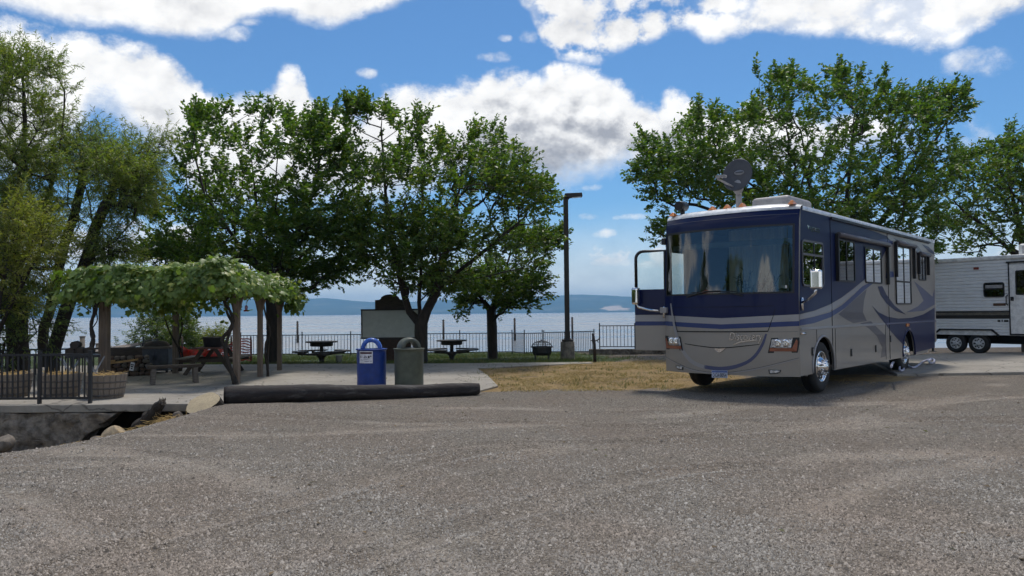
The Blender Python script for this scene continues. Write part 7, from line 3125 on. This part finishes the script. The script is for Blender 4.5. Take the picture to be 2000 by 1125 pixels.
def barrels():
    staves = 22
    tm = mat('stave_grey', (0.21, 0.175, 0.14), 0.85, 0, 0.3, 8, 0.004, 40, dirt=(0.12, 0.10, 0.08), dirt_amt=0.6, stretch=(1, 1, 0.2))
    hoop = mat('hoop_rust', (0.10, 0.085, 0.075), 0.6)
    labels = ['half barrel planter nearest the picture edge behind the near iron fence', 'half barrel planter between two others behind the near iron fence', 'half barrel planter at the open end of the near iron fence']
    sm = {}
    for i, (px, Y, tilt) in enumerate(((22, 15.6, 0.2), (120, 15.5, 0.5), (207, 15.2, 0.1))):
        c = at(px, 700, Y)
        t = empty('barrel_planter', (c.x, c.y, 0.03), tilt, labels[i], 'planter', 'half barrel planters on the patio')
        Hh = 0.46
        prof = lambda z: 0.315 + 0.07 * (z / Hh) ** 0.8
        if not sm:
            mb = MB()
            w = 2 * math.pi / staves
            vs, fs = [], []
            for k in range(5):
                z = Hh * k / 4
                r0, r1 = prof(z) - 0.025, prof(z)
                for rr, aa in ((r0, -w / 2 + 0.012), (r1, -w / 2 + 0.012), (r1 + 0.002, 0), (r1, w / 2 - 0.012), (r0, w / 2 - 0.012)):
                    vs.append((rr * math.cos(aa), rr * math.sin(aa), z))
            for k in range(4):
                for j in range(5):
                    j2 = (j + 1) % 5
                    fs.append((k * 5 + j, k * 5 + j2, (k + 1) * 5 + j2, (k + 1) * 5 + j))
            fs += [(4, 3, 2, 1, 0), (20, 21, 22, 23, 24)]
            mb.add(vs, fs)
            o = mb.build('stave', tm, t)
            sm['s'] = o.data
            start = 1
        else:
            start = 0
        for k in range(start, staves):
            share('stave', sm['s'], t, rot=(0, 0, 2 * math.pi * k / staves))
        for z in (0.05, 0.18, 0.30):
            mb = MB()
            mb.lathe([(prof(z) + 0.001, z), (prof(z) + 0.007, z), (prof(z + 0.035) + 0.007, z + 0.035), (prof(z + 0.035) + 0.001, z + 0.035)], 32)
            mb.build('hoop', hoop, t)
        mb = MB()
        mb.lathe([(0.35, 0.40), (0.2, 0.43), (0, 0.44)], 20)
        mb.build('soil', mat('planter_soil', (0.05, 0.04, 0.03), 1.0, bump=0.02, bscale=20), t)
        rs = np.random.default_rng(60 + i)
        st = []
        for _ in range(160):
            a, r = rs.uniform(0, 6.28), 0.31 * math.sqrt(rs.uniform(0, 1))
            p = np.array((r * math.cos(a), r * math.sin(a), 0.43 + abs(rs.normal(0, 0.03))))
            d = rs.normal(0, 1, 3) * np.array((1, 1, 0.35))
            d /= np.linalg.norm(d)
            st.append((p, p + d * rs.uniform(0.06, 0.16)))
        v, f = stem_mesh_verts(st, 0.006)
        link_mesh('straw_mulch', np_mesh('straw_mulch', v, f), STRAW, t, kind='stuff')


barrels()


def folding_table():
    a = at(128, 694, 16.6)
    b = at(196, 693, 16.9)
    c = (a + b) / 2
    t = empty('folding_table', (c.x, c.y, 0.03), math.atan2(b.y - a.y, b.x - a.x), 'dark folding table with crossed metal legs behind the barrel planters', 'table')
    L = (b - a).to_2d().length
    zt = a.z - 0.03
    mb = MB()
    mb.box((-L / 2, -0.28, zt - 0.05), (L / 2, 0.28, zt))
    mb.build('table_top', M['black_metal'], t, bevel=0.008)
    leg = mat('leg_metal', (0.35, 0.35, 0.36), 0.35, 0.6)
    for x in (-L / 2 + 0.10, L / 2 - 0.10):
        for s in (-1, 1):
            mb = MB()
            mb.tube([(x - 0.18 * s, -0.24, zt - 0.05), (x + 0.20 * s, -0.24, 0.0)], 0.014, 7)
            mb.tube([(x - 0.18 * s, 0.24, zt - 0.05), (x + 0.20 * s, 0.24, 0.0)], 0.014, 7)
            mb.tube([(x + 0.20 * s, -0.24, 0.0), (x + 0.20 * s, 0.24, 0.0)], 0.014, 7)
            mb.build('leg', leg, t)
    # firewood heap on the table
    rs = random.Random(12)
    T = Matrix.Translation(t.location) @ Matrix.Rotation(t.rotation_euler.z, 4, 'Z')
    lab = ['dark firewood log at the bottom of the heap on the folding table, nearest its end', 'dark firewood log in the middle of the bottom layer on the folding table', 'dark firewood log at the inner end of the bottom layer on the folding table', 'dark firewood log lying on top of the folding table heap']
    for k in range(4):
        p = T @ Vector((-L / 2 + 0.12 + 0.17 * (k % 3) + (0.08 if k == 3 else 0), 0, zt + (0.085 if k < 3 else 0.22)))
        mb = MB()
        ax = T.to_3x3() @ Vector((0.15, 1, 0)).normalized() * 0.22
        mb.tube([-ax, ax * 0.2 + Vector((0.01, 0, 0.01)), ax], [0.085, 0.08, 0.075], 9, smooth=False)
        o = mb.build('firewood', M['bark'])
        o.location = p
        tag(o, lab[k], 'firewood', 'firewood heap on the folding table')


folding_table()


# ================================================================== ON THE WATER
def water_things():
    Yd = 62.0
    for i, (px, py, w) in enumerate(((161, 657, 0.24), (190, 671, 0.13))):
        p = at(px, py, 44.0)
        mb = MB()
        mb.tube([(0, 0, -3.5), (0, 0, p.z)], w / 2 + 0.02, 10)
        mb.lathe([(w / 2 + 0.05, p.z - 0.05), (w / 2 + 0.05, p.z + 0.01), (0, p.z + 0.03)], 10)
        o = mb.build('dock_post', M['grey_wood'])
        o.location = (p.x, p.y, 0)
        tag(o, ['thick grey dock post standing beyond the leaning willow', 'short thin dock post just left of the thick arbour post'][i], 'post', 'dock posts by the bank')
    # sloping dock ramp and deck
    t = empty('dock_ramp', (at(165, 680, 34).x, 34.0, -0.6), 0, 'weathered grey dock ramp sloping up beyond the fence', 'dock')
    o = t.location
    def q(px, py, Y):
        return at(px, py, Y) - o
    pts = [q(128, 702, 33), q(150, 676, 33), q(160, 671, 34), q(196, 672, 35), q(272, 676, 36), q(272, 690, 36), q(200, 692, 34)]
    for k in range(12):
        f0, f1 = k / 12, (k + 0.86) / 12
        a0, a1 = q(140, 694, 33).lerp(q(262, 676, 36), f0), q(140, 694, 33).lerp(q(262, 676, 36), f1)
        mb = MB()
        mb.add([a0, a1, a1 + Vector((0, 1.5, 0.18)), a0 + Vector((0, 1.5, 0.18)), a0 - Vector((0, 0, 0.05)), a1 - Vector((0, 0, 0.05)), a1 + Vector((0, 1.5, 0.13)), a0 + Vector((0, 1.5, 0.13))],
               [(0, 1, 2, 3), (7, 6, 5, 4), (0, 4, 5, 1), (1, 5, 6, 2), (2, 6, 7, 3), (3, 7, 4, 0)])
        mb.build('deck_plank', M['grey_wood'] if k % 3 else M['beam_wood'], t)
    mb = MB()
    mb.bar(q(140, 698, 33), q(262, 681, 36), 0.08, 0.20)
    mb.build('stringer', M['dark_wood'], t)
    for k, f in enumerate((0.1, 0.5, 0.9)):
        p = q(140, 698, 33).lerp(q(262, 681, 36), f)
        mb = MB()
        mb.tube([p, Vector((p.x, p.y, -3.2))], 0.08, 8)
        mb.build('pile', M['dark_wood'], t)
    labs = ['dark mooring pile in the lake left of the round table nearest the arbour', 'dark mooring pile in the lake behind the round table between the trees', 'dark mooring pile in the lake right of the small tree trunk', 'dark mooring pile in the lake close beside the lamp post']
    for i, (px, py) in enumerate(((581, 629), (866, 626), (1005, 623), (1117.5, 621))):
        Y = 128.0
        p = at(px, py, Y)
        t = empty('mooring_pile', (p.x, Y, LAKE_Z), 0, labs[i], 'post', 'mooring piles in the lake')
        mb = MB()
        mb.tube([(0, 0, -1.0), (0, 0, p.z - LAKE_Z)], [0.19, 0.17], 10)
        mb.build('shaft', M['dark_wood'], t)
        mb = MB()
        mb.lathe([(0.19, 0.0), (0.19, 0.06), (0.0, 0.2)], 10, Matrix.Translation((0, 0, p.z - LAKE_Z)))
        mb.build('cap', M['black_metal'], t)


water_things()


def hose():
    pl = [(1741, 712, .45), (1744, 704, .30), (1752, 703, .10), (1760, 707, .09), (1765, 713, .09), (1764, 719, .09), (1758, 719, .11), (1757, 713, .14), (1763, 708.5, .13), (1772, 709, .10), (1780, 713.5, .09), (1787, 713, .09), (1795, 708, .09), (1803, 702, .09),
          (1812, 698.5, .10), (1820, 696.5, .10), (1825, 699, .10), (1823, 704, .10), (1817, 704.5, .12), (1814, 701, .13), (1818, 698, .12)]
    P = [gnd(a, b + 4, z) for a, b, z in pl]
    Q = []
    for i in range(len(P) - 1):
        p0, p1, p2, p3 = P[max(i - 1, 0)], P[i], P[i + 1], P[min(i + 2, len(P) - 1)]
        for s in range(6):
            u = s / 6
            Q.append(0.5 * ((2 * p1) + (p2 - p0) * u + (2 * p0 - 5 * p1 + 4 * p2 - p3) * u * u + (3 * p1 - p0 - 3 * p2 + p3) * u ** 3))
    Q.append(P[-1])
    o = P[8]
    mb = MB()
    mb.tube([q - o for q in Q], 0.026, 8)
    h = mb.build('hose', mat('hose_lavender', (0.48, 0.48, 0.60), 0.4))
    h.location = o
    tag(h, 'pale lavender hose coiled loosely on the concrete pad', 'hose')


hose()


# ================================================================== LOOSE STONES AND GRASS
def loose_stones():
    rs = np.random.default_rng(90)
    n = 210000
    # even in the picture: dense near, sparse far
    py = rs.uniform(775, 1180, n)
    px = rs.uniform(-60, 2060, n)
    d = EYE * FPX / np.maximum(20, (py - 611))
    x = (px - 1000) / FPX * d
    y = d
    keep = (y < 13.9) | (x > -0.2)
    keep &= ~((x > 4.2) & (y > 14.5))
    keep &= vnoise(x, y, 0.7, 21) * 0.5 + vnoise(x, y, 0.2, 22) * 0.5 > rs.uniform(0.05, 0.62, n)
    x, y = x[keep], y[keep]
    n = len(x)
    z = H(x, y)
    s = 0.0056 * rs.lognormal(0, 0.42, n)
    s = np.clip(s, 0.003, 0.020)
    base = np.array([(1, 0, -0.4), (0, 1, -0.4), (-1, 0, -0.4), (0, -1, -0.4), (0, 0, 0.8)], float)
    V = base[None] * (1 + rs.uniform(-0.35, 0.35, (n, 5, 1)))
    V[:, :, 2] *= rs.uniform(0.7, 1.4, (n, 1))
    V[:, :, 0] *= rs.uniform(0.9, 1.6, (n, 1))
    V += rs.normal(0, 0.12, (n, 5, 3))
    a = rs.uniform(0, 6.283, n)
    ca, sa = np.cos(a)[:, None], np.sin(a)[:, None]
    X = V[:, :, 0] * ca - V[:, :, 1] * sa
    Yv = V[:, :, 0] * sa + V[:, :, 1] * ca
    V = np.stack([X, Yv, V[:, :, 2]], -1) * s[:, None, None]
    V += np.stack([x, y, z + s * 0.30], -1)[:, None, :]
    tri = np.array([(0, 1, 4), (1, 2, 4), (2, 3, 4), (3, 0, 4)])
    F = tri[None] + (np.arange(n) * 5)[:, None, None]
    me = np_mesh('loose_gravel', V.reshape(-1, 3), F.reshape(-1, 3))
    m, t, p = base_mat('gravel_stone')
    geo = t.node('ShaderNodeNewGeometry')
    tc = t.node('ShaderNodeTexCoord')
    tone = t.noise(tc.outputs['Object'], 0.5, 4.0, 0.6)
    c = t.ramp(geo.outputs['Random Per Island'], [(0.0, (0.055, 0.05, 0.045)), (0.22, (0.15, 0.139, 0.126)), (0.7, (0.26, 0.242, 0.22)), (0.95, (0.33, 0.31, 0.283)), (1.0, (0.39, 0.37, 0.34))])
    t.l.new(t.mix(t.smooth(tone, 0.4, 0.65, 0.0, 0.8), c, t.mix(1.0, c, (1.02, 0.90, 0.82), 'MULTIPLY')), p.inputs['Base Color'])
    p.inputs['Roughness'].default_value = 0.85
    tag(link_mesh('loose_gravel', me, m), 'loose grey gravel stones over the parking ground', kind='stuff')


loose_stones()


def blades(name, label, x, y, hgt, wid, m, seed, lean=0.5):
    rs = np.random.default_rng(seed)
    n = len(x)
    z = H(x, y) - 0.005
    h = hgt * rs.uniform(0.4, 1.4, n)
    a = rs.uniform(0, 6.283, n)
    b = rs.uniform(0, 6.283, n)
    ln = h * rs.uniform(0, lean, n) * 2
    p = np.stack([x, y, z], -1)
    side = np.stack([np.cos(a), np.sin(a), a * 0], -1) * wid / 2
    tip = p + np.stack([np.cos(b) * ln, np.sin(b) * ln, h], -1)
    V = np.stack([p - side, p + side, tip], 1).reshape(-1, 3)
    F = np.arange(n * 3).reshape(-1, 3)
    tag(link_mesh(name, np_mesh(name, V, F), m), label, kind='stuff')


rs = np.random.default_rng(91)
n = 52000
x = rs.uniform(-13, 4.2, n)
y = 24.9 + 18 * rs.uniform(0, 1, n) ** 1.7
k = (vnoise(x, y, 0.8, 31) > 0.22) & ((x < 2.7) | (rs.uniform(0, 1, n) < 0.25))
blades('lawn_grass', 'short green grass between the patio and the lake fence', x[k], y[k], 0.10, 0.012, leaf_mat('grass_blade', (0.03, 0.05, 0.012), (0.085, 0.12, 0.03), (0.24, 0.19, 0.08), 0.25, 0.15, 0.6), 92)
n = 60000
x = rs.uniform(-1.6, 8.0, n)
y = rs.uniform(15.8, 24.6, n)
w = vnoise(x, y, 0.5, 33) * 0.6 + vnoise(x, y, 0.18, 34) * 0.4
edge = 15.9 + 0.05 * np.abs(x) + 0.5 * (vnoise(x, y, 0.9, 5) - 0.5)
stray = (y > edge - 0.7) & (rs.uniform(0, 1, n) < 0.14)
k = (w > 0.46) & ((y > edge) | stray) & (x > -0.35 - 0.13 * (y - 16.9) + 0.3 * (vnoise(y, x, 0.7, 36) - 0.5)) & (rs.uniform(0, 1, n) < 1 - 0.85 * sstep(x, 3.6, 5.2))
blades('dry_grass', 'dry golden grass stubble between patio and motorhome', x[k], y[k], 0.038, 0.015, leaf_mat('dry_blade', (0.24, 0.17, 0.08), (0.52, 0.40, 0.20), (0.12, 0.11, 0.045), 0.15, 0.12, 0.8), 93, 1.2)
n = 2600
x = np.concatenate([rs.uniform(-1.3, 5.5, n), rs.normal(-0.6, 0.35, 500), rs.uniform(-12.5, -5.3, 260)])
y = np.concatenate([rs.uniform(16.2, 25.2, n), rs.uniform(17, 23, 500), 13.75 + 0.12 * rs.normal(0, 1, 260)])
k = vnoise(x, y, 0.45, 71) > 0.60
k &= ~((x < -1.1) & (y > 15))
blades('green_weeds', 'sparse green weeds in the dry grass and along the patio edge', x[k], y[k], 0.09, 0.016, leaf_mat('weed_blade', (0.05, 0.07, 0.018), (0.11, 0.14, 0.035), (0.2, 0.18, 0.06), 0.25, 0.1, 0.6), 94, 0.8)


def fallen_leaves():
    rs = np.random.default_rng(97)
    n = 1500
    x = np.concatenate([rs.uniform(-10, 1.5, 900), rs.uniform(-9, 9, 600)])
    y = np.concatenate([rs.uniform(14.2, 25, 900), 4.5 + 10 * rs.uniform(0, 1, 600) ** 0.7])
    k = vnoise(x, y, 1.1, 77) > rs.uniform(0.25, 0.8, n)
    x, y = x[k], y[k]
    n = len(x)
    on_slab = in_poly(PATIO, x, y)
    z = np.where(on_slab, 0.034, H(x, y) + 0.006)
    a = rs.uniform(0, 6.283, n)
    d = np.stack([np.cos(a), np.sin(a), rs.uniform(-0.1, 0.25, n)], -1)
    me = leaf_cloud('fallen_leaves', np.stack([x, y, z], -1), d, 0.06, 0.032, rs, 0.0, 0.2, 3.0)
    tag(link_mesh('fallen_leaves', me, leaf_mat('dead_leaf', (0.06, 0.042, 0.025), (0.19, 0.13, 0.065), (0.10, 0.11, 0.04), 0.1, 0.2, 0.8)), 'scattered dead leaves on the patio and gravel', kind='stuff')


fallen_leaves()
